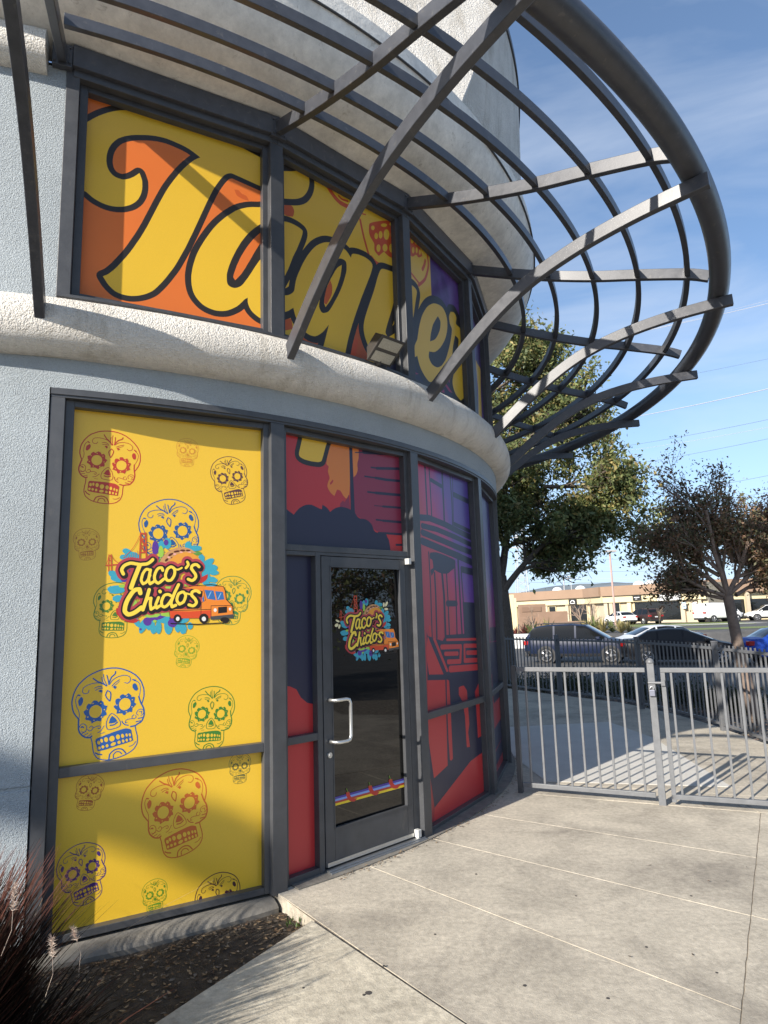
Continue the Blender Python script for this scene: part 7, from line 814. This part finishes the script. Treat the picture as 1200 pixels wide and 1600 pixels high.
# low dark hedge/shrubs between fence and car park
hd=[leafmat('shrub_dark',(.035,.048,.02)),leafmat('shrub_olive',(.07,.075,.03))]
for i,(x,y,w,h) in enumerate([(4.1,15.9,.9,.45),(5.2,14.7,.9,.42),(5.9,13.3,.9,.4),(6.1,12.2,.6,.34),(3.1,17.6,1.0,.5),(5.6,9.1,.35,.32)]):
    g=np.random.default_rng(60+i); t=empty('shrub',(x,y,-.2),['low dark leafy shrub outside the fence, far left behind the gate','low dark shrub outside the fence below the rear of the blue SUV','low dark shrub outside the fence below the front of the blue SUV','smallest dark shrub outside the fence below the black sedan','low dark shrub outside the fence nearest the restaurant wall','bright little plant outside the fence near the right edge'][i],'shrub',None)
    n=5200; P=g.normal(size=(n,3)); P/=np.linalg.norm(P,axis=1)[:,None]; rr=(g.random((n,1))**.4)*(1+.25*np.sin(P[:,:1]*7+i)+.15*g.normal(size=(n,1)))
    P=P*rr*np.array([w,w*.8,h]); P[:,2]=np.abs(P[:,2]); P+=np.array([x,y,gz(x,y)]); leaf_cloud('foliage',hd if i<5 else [LG1,MWd],P,.05,t,droop=-.2,seed=70+i)
    mb=MB()
    for k in range(5): mb.tube([Vector((x,y,-.3)),Vector((x+g.normal(0,.3*w),y+g.normal(0,.3*w),-.2+h*.8))],[.02,.008],5)
    mb.build('stem',M_bark,t)
# ================================================================ VEHICLES
M_glassd=mat('car_glass',(.008,.009,.010),.06,spec=.3); M_tyre=mat('tyre',(.02,.02,.02),.85); M_rim=mat('alloy_rim',(.45,.45,.46),.3,metal=.85)
M_plast=mat('black_trim',(.02,.02,.022),.55); M_lamp=mat('headlamp_lens',(.75,.77,.8),.12,spec=.8); M_tail=mat('tail_lamp',(.32,.012,.012),.15); M_plate=mat('number_plate',(.6,.6,.62),.5)
def paint(n,c,**k): return mat('car_paint_'+n,c,.45,coat=.0,spec=.25,**k)
CARS={}
def interp(T,x):
    for i in range(1,len(T)):
        if x<=T[i][0]: a,b=T[i-1],T[i]; t=(x-a[0])/(b[0]-a[0]); return a[1]+(b[1]-a[1])*t
    return T[-1][1]
def car(kind,pm,loc,heading,label,group):
    # x forward, origin on the ground between the axles
    c=empty('parked_car',loc,label,'car',group,rz=0)
    if kind=='suv': Lf,Lr,ww,hr,wb=2.28,2.42,.94,1.72,2.78; belt=[(-Lr,1.02),(-Lr+.25,1.08),(1.1,1.03),(1.35,1.02),(Lf-.45,.93),(Lf-.12,.80),(Lf,.62)]; roof=[(-Lr,1.05),(-Lr+.12,1.22),(-Lr+.45,1.60),(-1.4,1.68),(-.3,1.70),(.35,1.64),(1.32,1.06)]; gl=(-Lr+.30,1.15); z0=.30; wr=.36; pill=[-1.05,-.10]
    elif kind=='van': Lf,Lr,ww,hr,wb=2.5,2.7,.98,2.1,3.2; belt=[(-Lr,1.2),(1.5,1.15),(Lf-.2,1.0),(Lf,.7)]; roof=[(-Lr,1.22),(-Lr+.05,2.0),(-1,2.1),(1.1,2.05),(2.0,1.16)]; gl=(.3,1.75); z0=.35; wr=.36; pill=[1.0]
    else: Lf,Lr,ww,hr,wb=2.25,2.45,.91,1.45,2.75; belt=[(-Lr,.80),(-Lr+.1,1.0),(-Lr+.7,1.02),(1.0,.93),(1.3,.90),(Lf-.4,.78),(Lf-.1,.66),(Lf,.52)]; roof=[(-Lr,.85),(-Lr+.55,1.04),(-1.35,1.36),(-.5,1.45),(.1,1.42),(1.3,.93)]; gl=(-Lr+.75,1.1); z0=.20; wr=.33; pill=[-.95,.02]
    xs=sorted(set([round(-Lr+ (Lf+Lr)*i/34,3) for i in range(35)]+[round(p+d,3) for p in pill for d in (-.04,.04)]+[gl[0],gl[1]]))
    rows=[];V=[];F=[];MI=[]
    for x in xs:
        zb=interp(belt,x); zr=max(zb+.012,interp(roof,x)) if x<=roof[-1][0] else zb+.012
        e=min(1,(Lf-x)/.5+.0)**.5 if x>Lf-.5 else (min(1,(x+Lr)/.4)**.5 if x<-Lr+.4 else 1); w=ww*(.80+.20*max(0,e))
        f=(zr-zb)/(hr-.98) if zr>zb+.03 else 0; wt=w*(.95-.22*min(1,f))
        zlo=z0+ (.12 if (x>Lf-.3 or x<-Lr+.3) else 0)
        rows.append([(x,w*.90,zlo),(x,w*.985,zlo+.14),(x,w,zb*.72),(x,w*.985,zb-.07),(x,w*.94,zb),(x,wt*.995,zr-.035 if f else zb+.006),(x,wt*.86,zr),(x,wt*.4,zr+.02),(x,0,zr+.025)])
    n=len(rows[0])
    for r in rows: V += [(a,b,c_) for a,b,c_ in r]+[(a,-b,c_) for a,b,c_ in r]
    for i in range(len(xs)-1):
        xm=(xs[i]+xs[i+1])/2
        inside= gl[0]<xm<gl[1] and not any(abs(xm-p)<.045 for p in pill)
        for j in range(n-1):
            m=0
            hz=interp(roof,xm)-interp(belt,xm) if xm<roof[-1][0] else 0
            if j==4 and inside and hz>.12: m=1
            if j>=6 and hz>.06 and (xm>interp([(0,.30),(1,.30)],0)+.05 if kind!='van' else xm>1.12) and xm<roof[-1][0]-.04: m=1
            if j>=6 and kind!='van' and hz>.06 and xm< (roof[2][0] if kind=='sedan' else -Lr+.40) and xm>-Lr+.12 and (kind=='suv' or xm>-Lr+.60): m=1
            if j==0: m=2
            for sgn in (0,n):
                a=(i*2*n+sgn+j, (i+1)*2*n+sgn+j, (i+1)*2*n+sgn+j+1, i*2*n+sgn+j+1); F.append(a); MI.append(m)
    # end caps
    for i in (0,len(xs)-1):
        b=i*2*n; F.append(tuple([b+j for j in range(n)]+[b+n+j for j in reversed(range(n-1))])); MI.append(0)
    bm_=MB(); bm_.v=V; bm_.f=F; bm_.mi=MI
    def P(o): o.matrix_parent_inverse=Matrix.Identity(4); return o
    o=P(bm_.build('body',[pm,M_glassd,M_plast],c,angle=35)); 
    for sx in (wb/2,-wb/2):
        xx=sx-( .02 if kind=='suv' else 0)
        for sy in (1,-1):
            mb=MB(); mb.tube([(xx,sy*(ww-.235),wr),(xx,sy*(ww+.004),wr)],wr+.065,20); P(mb.build('wheel_arch',M_plast,c))
            mb=MB(); mb.tube([(xx,sy*(ww-.22),wr),(xx,sy*(ww-.01),wr),(xx,sy*(ww+.014),wr)],[wr,wr,wr-.03],24); wh=P(mb.build('wheel',M_tyre,c,angle=40))
            mb=MB()
            for k in range(5):
                q=2*math.pi*k/5
                for dq in (-.13,.13):
                    mb.tube([(xx+.05*math.cos(q),sy*(ww+.022),wr+.05*math.sin(q)),(xx+(wr*.66)*math.cos(q+dq),sy*(ww+.02),wr+(wr*.66)*math.sin(q+dq))],.022,4)
            mb.tube([(xx,sy*(ww+.012),wr),(xx,sy*(ww+.028),wr)],.06,10)
            ring=[(xx+wr*.68*math.cos(2*math.pi*k/20),sy*(ww+.017),wr+wr*.68*math.sin(2*math.pi*k/20)) for k in range(21)]; mb.tube(ring,.018,5,caps=False)
            P(mb.build('rim',M_rim,wh))
    for sy in (1,-1):
        zb=interp(belt,Lf-.25)
        mb=MB(); mb.box(I4,(Lf-.33,Lf-.02),sorted((sy*ww*.62,sy*ww*.93)),(zb-.20,zb-.07)); P(mb.build('headlight',M_lamp,c,bevel=.03))
        zt=interp(belt,-Lr+.15); mb=MB(); mb.box(I4,(-Lr-.012,-Lr+.28),sorted((sy*ww*.60,sy*ww*.93)),(zt-.24,zt-.06)); P(mb.build('tail_light',M_tail,c,bevel=.02))
        mb=MB(); mb.box(I4,(.80,.98),sorted((sy*ww*.97,sy*(ww+.19))),(interp(belt,.9)+.0,interp(belt,.9)+.13)); P(mb.build('mirror',pm,c,bevel=.03))
        for xh in (.25,-.85): mb=MB(); mb.box(I4,(xh-.1,xh+.1),sorted((sy*(ww-.01),sy*(ww+.022))),(.80 if kind!='sedan' else .76,.825 if kind!='sedan' else .785)); P(mb.build('door_handle',pm,c))
        if kind=='suv':
            mb=MB(); mb.tube([(-1.9,sy*.60,1.70),(-1.8,sy*.60,1.755),(.1,sy*.60,1.755),(.2,sy*.60,1.69)],.022,6); P(mb.build('roof_rail',M_plast,c))
    mb=MB(); mb.box(I4,(-Lr-.02,-Lr+.05),(-.17,.17),(.74,.86)); P(mb.build('number_plate',M_plate,c))
    mb=MB(); mb.box(I4,(-Lr-.015,-Lr+.2),(-ww*.8,ww*.8),(.30,.52)); mb.box(I4,(Lf-.2,Lf+.02),(-ww*.72,ww*.72),(.28,.5)); P(mb.build('bumper',M_plast,c,bevel=.04))
    c.rotation_euler=(0,0,heading); return c
def between(a,b,z=None):
    m=(a+b)/2; return (m.x,m.y,lot_h(m.x,m.y) if z is None else z), math.atan2(b.y-a.y,b.x-a.x)
def gpt(px,py,z):
    d=fw+r2*((px-600)/FPX)-u2*((py-800)/FPX); t=(z-CAMH)/d.z; return Vector((0,0,CAMH))+d*t
G='cars parked in the lot beyond the fence'; LZ=-.59
a=gpt(868,1034.5,LZ); b=gpt(954,1034.5,LZ); d_=(b-a).normalized(); m=(a+b)/2
car('suv',paint('navy',(.008,.015,.042)),(m.x,m.y,LZ),math.atan2(d_.y,d_.x),'dark blue SUV with roof rails parked behind the picket fence',G)
car('sedan',paint('black',(.008,.008,.010)),(12.35,28.4,LZ),math.atan2(d_.y,d_.x)+.06,'black sedan parked in front of the dark blue SUV, beyond the latch post',G)
car('sedan',paint('silver',(.50,.52,.54)),(13.5,34.6,LZ),math.pi+.05,'silver sedan half hidden behind the black sedan',G)
car('sedan',paint('blue',(.012,.05,.30)),(16.4,26.6,LZ),-.10,'bright blue car at the right edge behind the fence',G)
car('sedan',paint('white',(.72,.72,.70)),(26.3,76,.03),math.pi/2+.15,'white sedan seen from behind in front of the far shops',G)
car('suv',paint('dark_red',(.035,.02,.02)),(28.6,75,.03),math.pi/2+.2,'dark SUV seen from behind, right of the far white sedan',G)
for i,(x,y,h,k) in enumerate([(36.5,74,.3,'van'),(42.5,75,2.9,'suv'),(45.8,73,.1,'van')]):
    car(k,paint('white',(.72,.72,.70)),(x,y,.03),h,['white van left of the myrtle trunk in front of the far right shops','white SUV just right of the myrtle trunk, far away','white van nearest the right edge, far away'][i],G)
# ================================================================ FAR SHOPS
M_brown=mat('brown_parapet',(.30,.20,.135),.85,var=.06,vscale=.6); M_cream=mat('cream_clapboard',(.68,.58,.36),.8,var=.05,vscale=1); M_tan=mat('tan_pier',(.50,.42,.30),.85,var=.08,vscale=1)
M_blk=mat('black_sign',(.015,.015,.015),.5); M_wsign=mat('white_sign',(.75,.75,.74),.6); M_shop=mat('dark_shop_glass',(.015,.017,.018),.08,spec=.6); M_whiter=mat('white_roof_unit',(.75,.75,.74),.6)
def poly_at(px,D): x=(px-600)/FPX*D; return Vector((x,D,0))
pl=[poly_at(770,104),poly_at(912,91),poly_at(938,86),poly_at(1096,76)]
shop=empty('shop_building',(pl[1].x,pl[1].y,.0),'long low cream shop building with a brown parapet across the street','building')
def seg(i):
    a,b=pl[i],pl[i+1]; t=(b-a).normalized(); n=Vector((t.y,-t.x,0)); return Matrix(((t.x,n.x,0,a.x),(t.y,n.y,0,a.y),(0,0,1,0),(0,0,0,1))),(b-a).length
def s_of(i,px):
    # distance along segment i whose image column is px
    a,b=pl[i],pl[i+1]; k=(px-600)/FPX; t=(b-a).normalized(); return (k*a.y-a.x)/(t.x-k*t.y)
for i in range(3):
    Ms,L=seg(i)
    mb=MB(); mb.box(Ms,(-.05,L+.05),(-12,.0),(-.3,4.55)); mb.build('wall',M_tan,shop)
    mb=MB(); mb.box(Ms,(-.05,L+.05),(-.3,.9),(3.45,4.65)); mb.build('parapet',M_brown,shop)
    for k in range(6):
        mb=MB(); mb.box(Ms,(-.05,L+.05),(-.2,.55-.01*(k%2)+.012*k),(2.62+k*.138,2.62+k*.138+.125)); mb.build('clapboard',M_cream,shop)
for i,(x0,x1,z0,z1) in enumerate([(0,852,861,0),(0,883,921,0),(1,926,931,0)]) if False else []: pass
def opening(i,x0,x1,z0,z1,nm='window'):
    Ms,L=seg(i); s0,s1=s_of(i,x0),s_of(i,x1); mb=MB(); mb.box(Ms,(s0,s1),(-.1,.06),(z0,z1)); w=mb.build(nm,M_shop,shop)
    mb=MB(); t=.09
    for bx in ((s0-t,s0,z0,z1+t),(s1,s1+t,z0,z1+t),(s0,s1,z1,z1+t)): mb.box(Ms,(bx[0],bx[1]),(-.05,.14),(bx[2],bx[3]))
    mb.build('frame',M_cream,w)
for (i,x0,x1,z0,z1,nm) in [(0,851,861,.9,2.4,'window'),(0,884,909,.0,2.5,'storefront'),(1,914,920,.0,2.5,'storefront'),(2,942,944.5,.4,2.5,'window'),(2,951,960,.3,2.5,'window'),(2,983,1055,.35,2.5,'storefront')]: opening(i,x0,x1,z0,z1,nm)
for (i,px) in [(0,800),(0,848),(0,880),(1,922),(2,940),(2,948),(2,976),(2,1058),(2,1085)]:
    Ms,L=seg(i); s=s_of(i,px); mb=MB(); mb.box(Ms,(s-.25,s+.25),(-.1,.35),(-.2,2.6)); mb.build('pier',M_tan if px!=976 else M_cream,shop)
def sign(i,x0,x1,z0,z1,m,nm='sign'):
    Ms,L=seg(i); mb=MB(); mb.box(Ms,(s_of(i,x0),s_of(i,x1)),(.62,.72),(z0,z1)); return mb.build(nm,m,shop),Ms,s_of(i,x0),s_of(i,x1)
o,Ms,s0,s1=sign(0,886,898,2.62,3.3,M_blk); mb=MB(); mb.box(Ms,(s0+.25,s1-.25),(.72,.73),(2.72,2.80)); mb.tube([Ms@Vector(((s0+s1)/2+.32*math.cos(q),.73,2.86+.28*math.sin(q))) for q in [math.pi*k/8 for k in range(9)]],.07,5); mb.build('sign_mark',M_wsign,o)
o,Ms,s0,s1=sign(2,985,998,2.75,3.35,M_blk); mb=MB(); mb.box(Ms,(s0+.2,s1-.2),(.72,.73),(3.08,3.16)); mb.box(Ms,(s0+.35,s1-.5),(.72,.73),(2.9,2.96)); mb.build('sign_mark',M_wsign,o)
o,Ms,s0,s1=sign(2,1023,1059,2.62,3.4,M_wsign)
def text(body,M,h,m,parent,width=None,shear=0):
    cu=bpy.data.curves.new('lettering','FONT'); cu.body=body; cu.size=1.0; cu.shear=shear; cu.extrude=.004; to=bpy.data.objects.new('tmp',cu); scene.collection.objects.link(to)
    dg=bpy.context.evaluated_depsgraph_get(); me=bpy.data.meshes.new_from_object(to.evaluated_get(dg)); bpy.data.objects.remove(to)
    xs_=[v.co.x for v in me.vertices]; wd_=max(xs_)-min(xs_); sx=(width/wd_) if width else h
    for v in me.vertices: q=M@Vector(((v.co.x-min(xs_))*sx,v.co.z,v.co.y*h)); v.co=q
    me.materials.append(m); o=bpy.data.objects.new('lettering',me); link(o,parent); o.matrix_parent_inverse=WM(parent).inverted(); return o
text('Massage Forest',Ms@Matrix.Translation((s0+.15,.735,2.85)),.52,M_blk,o,width=(s1-s0)-.4,shear=.3)
sign(2,1060,1066,1.6,2.4,mat('pale_blue_poster',(.45,.58,.75),.6),'poster')
o,Ms,s0,s1=sign(2,1076,1083,1.1,2.3,M_wsign,'poster'); mb=MB()
for (u,v_,r_) in [(.2,1.3,.12),(.45,1.6,.15),(.25,1.95,.13),(.55,2.1,.1),(.5,1.25,.09)]: mb.tube([Ms@Vector((s0+u,.72,v_)),Ms@Vector((s0+u,.735,v_))],r_,8)
mb.build('poster_blotches',M_blk,o)
for px in (857,893,984,1003):
    i=0 if px<912 else 2; Ms,L=seg(i); s=s_of(i,px); mb=MB(); c0=Ms@Vector((s,-1.2,4.5)); mb.tube([c0,c0+Vector((0,0,.35)),c0+Vector((0,0,.6)),c0+Vector((0,0,.7))],[.75,.7,.45,.1],12); mb.build('roof_vent',M_whiter,shop,smooth=True)
# second far building behind the vans
s2=empty('shop_building',(44,82,0),'cream shop building with brown roof partly hidden by the crape myrtle','building')
mb=MB(); mb.box(I4,(38.5,64),(80,95),(-.2,3.4)); mb.build('wall',M_cream,s2); mb=MB(); mb.box(I4,(38.3,64.5),(79.2,95.3),(3.35,4.9)); mb.build('parapet',M_brown,s2)
for k in range(6): mb=MB(); mb.box(I4,(39.3+k*4,42.6+k*4),(79.93,80.1),(.2,2.5)); mb.build('storefront',M_shop,s2)
for k in range(7): mb=MB(); mb.box(I4,(38.6+k*4,39.0+k*4),(79.3,79.7),(-.2,3.35)); mb.build('column',M_tan,s2)
# brown monument wall and columns at the far left
mw=empty('monument_wall',(13,48,.03),'stepped brown stucco sign wall standing across the car park behind the SUV','wall')
def mbx(nm,px0,px1,D,z0,z1,m,dp=.5,parent=None): 
    x0,x1=(px0-600)/FPX*D,(px1-600)/FPX*D; mb=MB(); mb.box(I4,(x0,x1),(D,D+dp),(z0,z1)); return mb.build(nm,m,parent or mw,bevel=.02)
M_mon=mat('brown_stucco_wall',(.27,.175,.12),.9,var=.1,vscale=1.5)
mbx('panel_wall',804,845,54,.0,2.35,M_mon); mbx('panel_inset',808,838,53.95,1.75,2.15,mat('brown_inset',(.22,.14,.095),.9),.06)
mbx('low_wall',833,878,52,-.1,1.72,M_mon); mbx('end_wall',862,903,51,-.1,.95,M_mon); mbx('low_wall',803,834,52.5,-.1,1.35,M_mon,.3)
cl=empty('column_pair',(9.9,53,0),'tall cream column pair beside the restaurant edge, across the car park','column')
mbx('column',791,797,55,0,3.2,M_cream,.4,cl); mbx('column',797.6,800.5,54.5,0,2.9,M_cream,.4,cl)
# white retaining wall and street planting
rw=mesh_obj('retaining_wall',[],[],M_wsign); bpy.data.objects.remove(rw)
mb=MB(); mb.box(I4,(4,13.4),(44.0,44.35),(-.7,.33)); o=mb.build('retaining_wall',mat('white_concrete_wall',(.66,.65,.62),.85,var=.08,vscale=1.2),None,bevel=.02); tag(o,'low white concrete retaining wall at the back of the car park','wall')
def flat(nm,P,z,m): return tag(mesh_obj(nm,[(x,y,z) for x,y in P],[tuple(range(len(P)))],m),kind='structure')
flat('lawn',[(23,62),(34,62),(38,74),(24,75)],.045,M_lawn); flat('lawn',[(20,50),(34,50),(36,54),(19,54)],.045,M_lawn)
flat('footpath',[(24,64.5),(36,63.5),(36,66),(27,67)],.053,M_conc2)
SPK=[leafmat('flax_green',(.16,.19,.07)),leafmat('flax_red',(.20,.06,.05)),leafmat('flax_straw',(.33,.28,.12))]
def spiky(px,D,h,n,m,label,z=.03,seed=0):
    x=(px-600)/FPX*D; t=empty('spiky_plant',(x,D,z),label,'plant','spiky plants along the far side of the car park'); g=np.random.default_rng(seed); V=[];F=[]
    for i in range(n):
        a=g.random()*6.28; l=h*(.6+.5*g.random()); el=.35+g.random()*1.1; d=Vector((math.cos(a)*math.cos(el),math.sin(a)*math.cos(el),math.sin(el))); s_=d.cross(Vector((0,0,1))).normalized()*.045*h*1.2; b=len(V); p0=Vector((x,D,z)); p1=p0+d*l*.6; p2=p0+d*l-Vector((0,0,.12*l*(1.5-el)))
        V += [tuple(p0-s_*.6),tuple(p0+s_*.6),tuple(p1-s_),tuple(p1+s_),tuple(p2)]; F += [(b,b+1,b+3,b+2),(b+2,b+3,b+4)]
    mesh_obj('leaf_blades',V,F,m,t); return t
fx=[(812,47,1.3,1,'dark red flax left of the blue SUV roof'),(823,46,1.6,0,'green flax beside the bare little tree'),(845,47,1.7,2,'straw flax just left of the blue SUV'),(838,49,1.0,1,'small red flax behind the straw flax'),(905,50,1.5,2,'straw flax above the front half of the SUV roof'),(918,51,1.7,0,'green flax under the far dark doorway'),(930,50,1.5,2,'straw flax above the SUV windscreen'),(945,51,1.2,0,'green flax left of the far white sedan'),(958,49,1.4,2,'straw flax below the far white sedan'),(895,52,1.4,0,'green flax above the SUV rear window'),(970,50,1.1,2,'straw flax below the far dark SUV'),(797,46,1.0,1,'dark flax next to the restaurant edge')]
for i,(px,D,h,mi_,lb) in enumerate(fx): spiky(px,D,h*.85,46,SPK[mi_],lb,seed=200+i)
# bare ornamental trees
def bare(px,D,h,label,seed):
    x=(px-600)/FPX*D; t=empty('bare_tree',(x,D,.03),label,'tree'); g=np.random.default_rng(seed); mb=MB(); tips=[]; spb=dict(wob=.08,up=.03,leafdepth=0,kids={3:5,2:4,1:3},start=.3,spread=.6,ratio=.62)
    grow((x,D,.03),(0,0,1),h*.55,.07,3,spb,mb,tips,g); mb.build('trunk',mat('pale_twigs',(.26,.19,.14),.8),t)
bare(897,55,3.4,'small bare tree in front of the far doorway',51); bare(825,45.5,2.6,'small bare tree left of the blue SUV',52); bare(1018,70,2.6,'small bare tree in front of the far dark storefront',53); bare(915,60,3.6,'small bare tree right of the far doorway',54)
# ---- poles, pylon, wires
def pole(px,ytop,D,r,label,arm=0,col=(.45,.30,.26)):
    p=W(px,ytop,D); t=empty('light_pole',(p.x,p.y,0),label,'light pole'); m=mat('pole_%d'%int(col[0]*100),col,.6)
    mb=MB(); mb.tube([(p.x,p.y,-.6),(p.x,p.y,p.z)],[r*1.2,r],8); mb.build('shaft',m,t)
    mb=MB(); 
    if arm: mb.box(I4,(p.x,p.x+arm),(p.y-.06,p.y+.06),(p.z-.1,p.z)); 
    else: mb.box(I4,(p.x-.55,p.x+.55),(p.y-.3,p.y+.3),(p.z-.05,p.z+.12))
    mb.build('lamp_head',mat('lamp_head_grey',(.4,.38,.37),.6),t)
pole(952.5,862,62,.085,'tall pinkish parking lot light pole in front of the shops'); pole(880.5,904,125,.11,'short street light with an arm above the shop roof',1.6,(.4,.4,.4)); pole(891.5,901,118,.05,'thin mast beside the street light above the shop roof',0,(.55,.55,.55))
py=empty('power_pylon',(62,310,0),'pale steel lattice power pylon far behind the shops','pylon'); mb=MB(); D=310; xc=(811-600)/FPX*D; zt=1.7+(960-830)/FPX*D
for sx in (-1,1):
    for sy in (-1,1): mb.tube([(xc+sx*3.0,D+sy*3,0),(xc+sx*1.2,D+sy*1.2,zt)],.16,4)
nb=12
for k in range(nb):
    z0,z1=zt*k/nb,zt*(k+1)/nb; w0,w1=3-1.8*k/nb,3-1.8*(k+1)/nb
    for sy in (-1,1): mb.tube([(xc-w0,D+sy*w0,z0),(xc+w1,D+sy*w1,z1)],.09,3); mb.tube([(xc+w0,D+sy*w0,z0),(xc-w1,D+sy*w1,z1)],.09,3)
mb.build('lattice',mat('galvanised_lattice',(.5,.5,.5),.5),py)
mb=MB(); [mb.box(I4,(xc-6,xc+6),(D-.3,D+.3),(zt*f,zt*f+.5)) for f in (.78,.9,.99)]; mb.build('cross_arm',MATS['galvanised_lattice'],py)
M_wire=mat('wire_bright',(.55,.55,.57),.5); M_wired=mat('wire_dark',(.12,.12,.13),.5)  # bright wires have the sunlight put into their colour
def wire(a,b,r,m,sag,label):
    A,Bq=W(*a),W(*b); P=[]
    for i in range(25):
        t=i/24; q=A.lerp(Bq,t); q.z-=sag*4*t*(1-t); P.append(q)
    mb=MB(); mb.tube(P,r,4); o=mb.build('power_line',m,None); tag(o,label,'power line','overhead power lines across the sky')
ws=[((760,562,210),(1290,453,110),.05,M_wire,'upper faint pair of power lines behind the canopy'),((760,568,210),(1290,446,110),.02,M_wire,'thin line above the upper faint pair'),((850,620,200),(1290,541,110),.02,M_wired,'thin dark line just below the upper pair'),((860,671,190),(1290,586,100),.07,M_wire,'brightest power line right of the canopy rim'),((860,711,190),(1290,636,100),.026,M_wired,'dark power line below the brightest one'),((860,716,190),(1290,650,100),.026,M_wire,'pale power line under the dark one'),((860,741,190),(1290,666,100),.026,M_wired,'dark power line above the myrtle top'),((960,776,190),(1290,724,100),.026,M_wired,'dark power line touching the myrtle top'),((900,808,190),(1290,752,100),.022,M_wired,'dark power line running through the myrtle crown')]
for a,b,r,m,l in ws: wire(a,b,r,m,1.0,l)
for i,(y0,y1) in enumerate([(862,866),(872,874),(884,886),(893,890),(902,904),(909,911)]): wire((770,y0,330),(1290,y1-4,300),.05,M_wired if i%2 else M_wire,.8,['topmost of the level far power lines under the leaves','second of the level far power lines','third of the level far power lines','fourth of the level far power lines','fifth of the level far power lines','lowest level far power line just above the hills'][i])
# ---- hills
rid=[(300,930),(600,931),(740,929),(786,927),(812,926),(830,922),(850,918),(870,915),(890,914),(905,912),(930,912),(960,909.5),(985,911),(1003,910),(1030,913),(1060,911),(1110,908),(1160,906),(1200,905),(1500,900),(2200,925)]
M_hill=mat('hazy_hills',(.13,.155,.17),.95,col2=(.20,.225,.235),vscale=.004)  # distance haze is mixed into the hill colour
V=[];F=[]; 
for j,(fy,fz) in enumerate([(.62,0),(.80,.45),(.93,.85),(1,1),(1.2,.6)]):
    for i,(px,py_) in enumerate(rid):
        p=W(px,py_,4200); V.append((p.x*fy,4200*fy,max(-1,(p.z)*fz*(1+ (.08*math.sin(i*2.1+j)) if 0<fz<1 else 1) if fz<1 else p.z)))
n=len(rid); F=[(j*n+i,j*n+i+1,(j+1)*n+i+1,(j+1)*n+i) for j in range(4) for i in range(n-1)]
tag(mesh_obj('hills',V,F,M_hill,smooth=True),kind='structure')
# ================================================================ TREES BEHIND AND BESIDE THE CAMERA (they show in the door glass and shade the bed)
sp4=dict(wob=.10,up=.03,leafdepth=1,kids={4:4,3:4,2:4,1:3},start=.35,spread=.7,ratio=.62,trunk=None,trunkr=None)
for i,(x,y,h) in enumerate([(11.5,-2.5,3.4),(14.5,2.0,3.8),(10.5,-7.5,3.6),(16,-3,4.0),(18,5.5,3.4)]):
    tree('street_tree',['street tree right of the camera, nearest the walk','street tree beyond the right end of the gate','street tree behind the camera on the right','street tree farthest to the right','street tree by the car park entrance on the right'][i],(x,y,-.3),(0,0,1),h,.16,3,sp4,[LG1,LG2,LB1],9000,.12,.42,M_bark,80+i,group='street trees reflected in the door glass')

# unseen tree added up-sun, leaf clumps shaped to shade bed, wall and window
t=empty('shade_tree',(-11.4,-6.6,0),'unseen tree behind the camera on the left, leaf clumps shaped to cast the soft shade','tree'); g=np.random.default_rng(99)
hx=Vector((.741,-.672,0)); PP=[]
for (c_,n,rl,rv,rt) in [((-11.60,-7.19,7.77),1500,.22,.15,-.7),((-12.45,-7.66,8.22),900,.16,.07,.3),((-11.9,-8.05,7.22),2600,.50,.20,.1),((-11.9,-7.6,6.6),2500,.7,.4,0)]:
    q=g.normal(size=(n,3)); q/=np.linalg.norm(q,axis=1)[:,None]; q*=(g.random((n,1))**.4)
    l_=q[:,0]*rl; v_=q[:,1]*rv; w_=q[:,2]*.3; ll=l_*math.cos(rt)-v_*math.sin(rt)*1.0; vv=l_*math.sin(rt)+v_*math.cos(rt)
    PP.append(np.array(c_)+np.stack([ll*hx.x+w_*.67,ll*hx.y+w_*.74,vv+w_*0],1))
P=np.concatenate(PP)
leaf_cloud('crown',[LG2,LG1],P,.10,t,seed=98); mb=MB(); mb.tube([(-11.8,-7.3,-.3),(-11.7,-7.2,3.5),(-11.75,-7.25,7.2)],[.2,.16,.08],10); mb.build('trunk',M_bark,t)
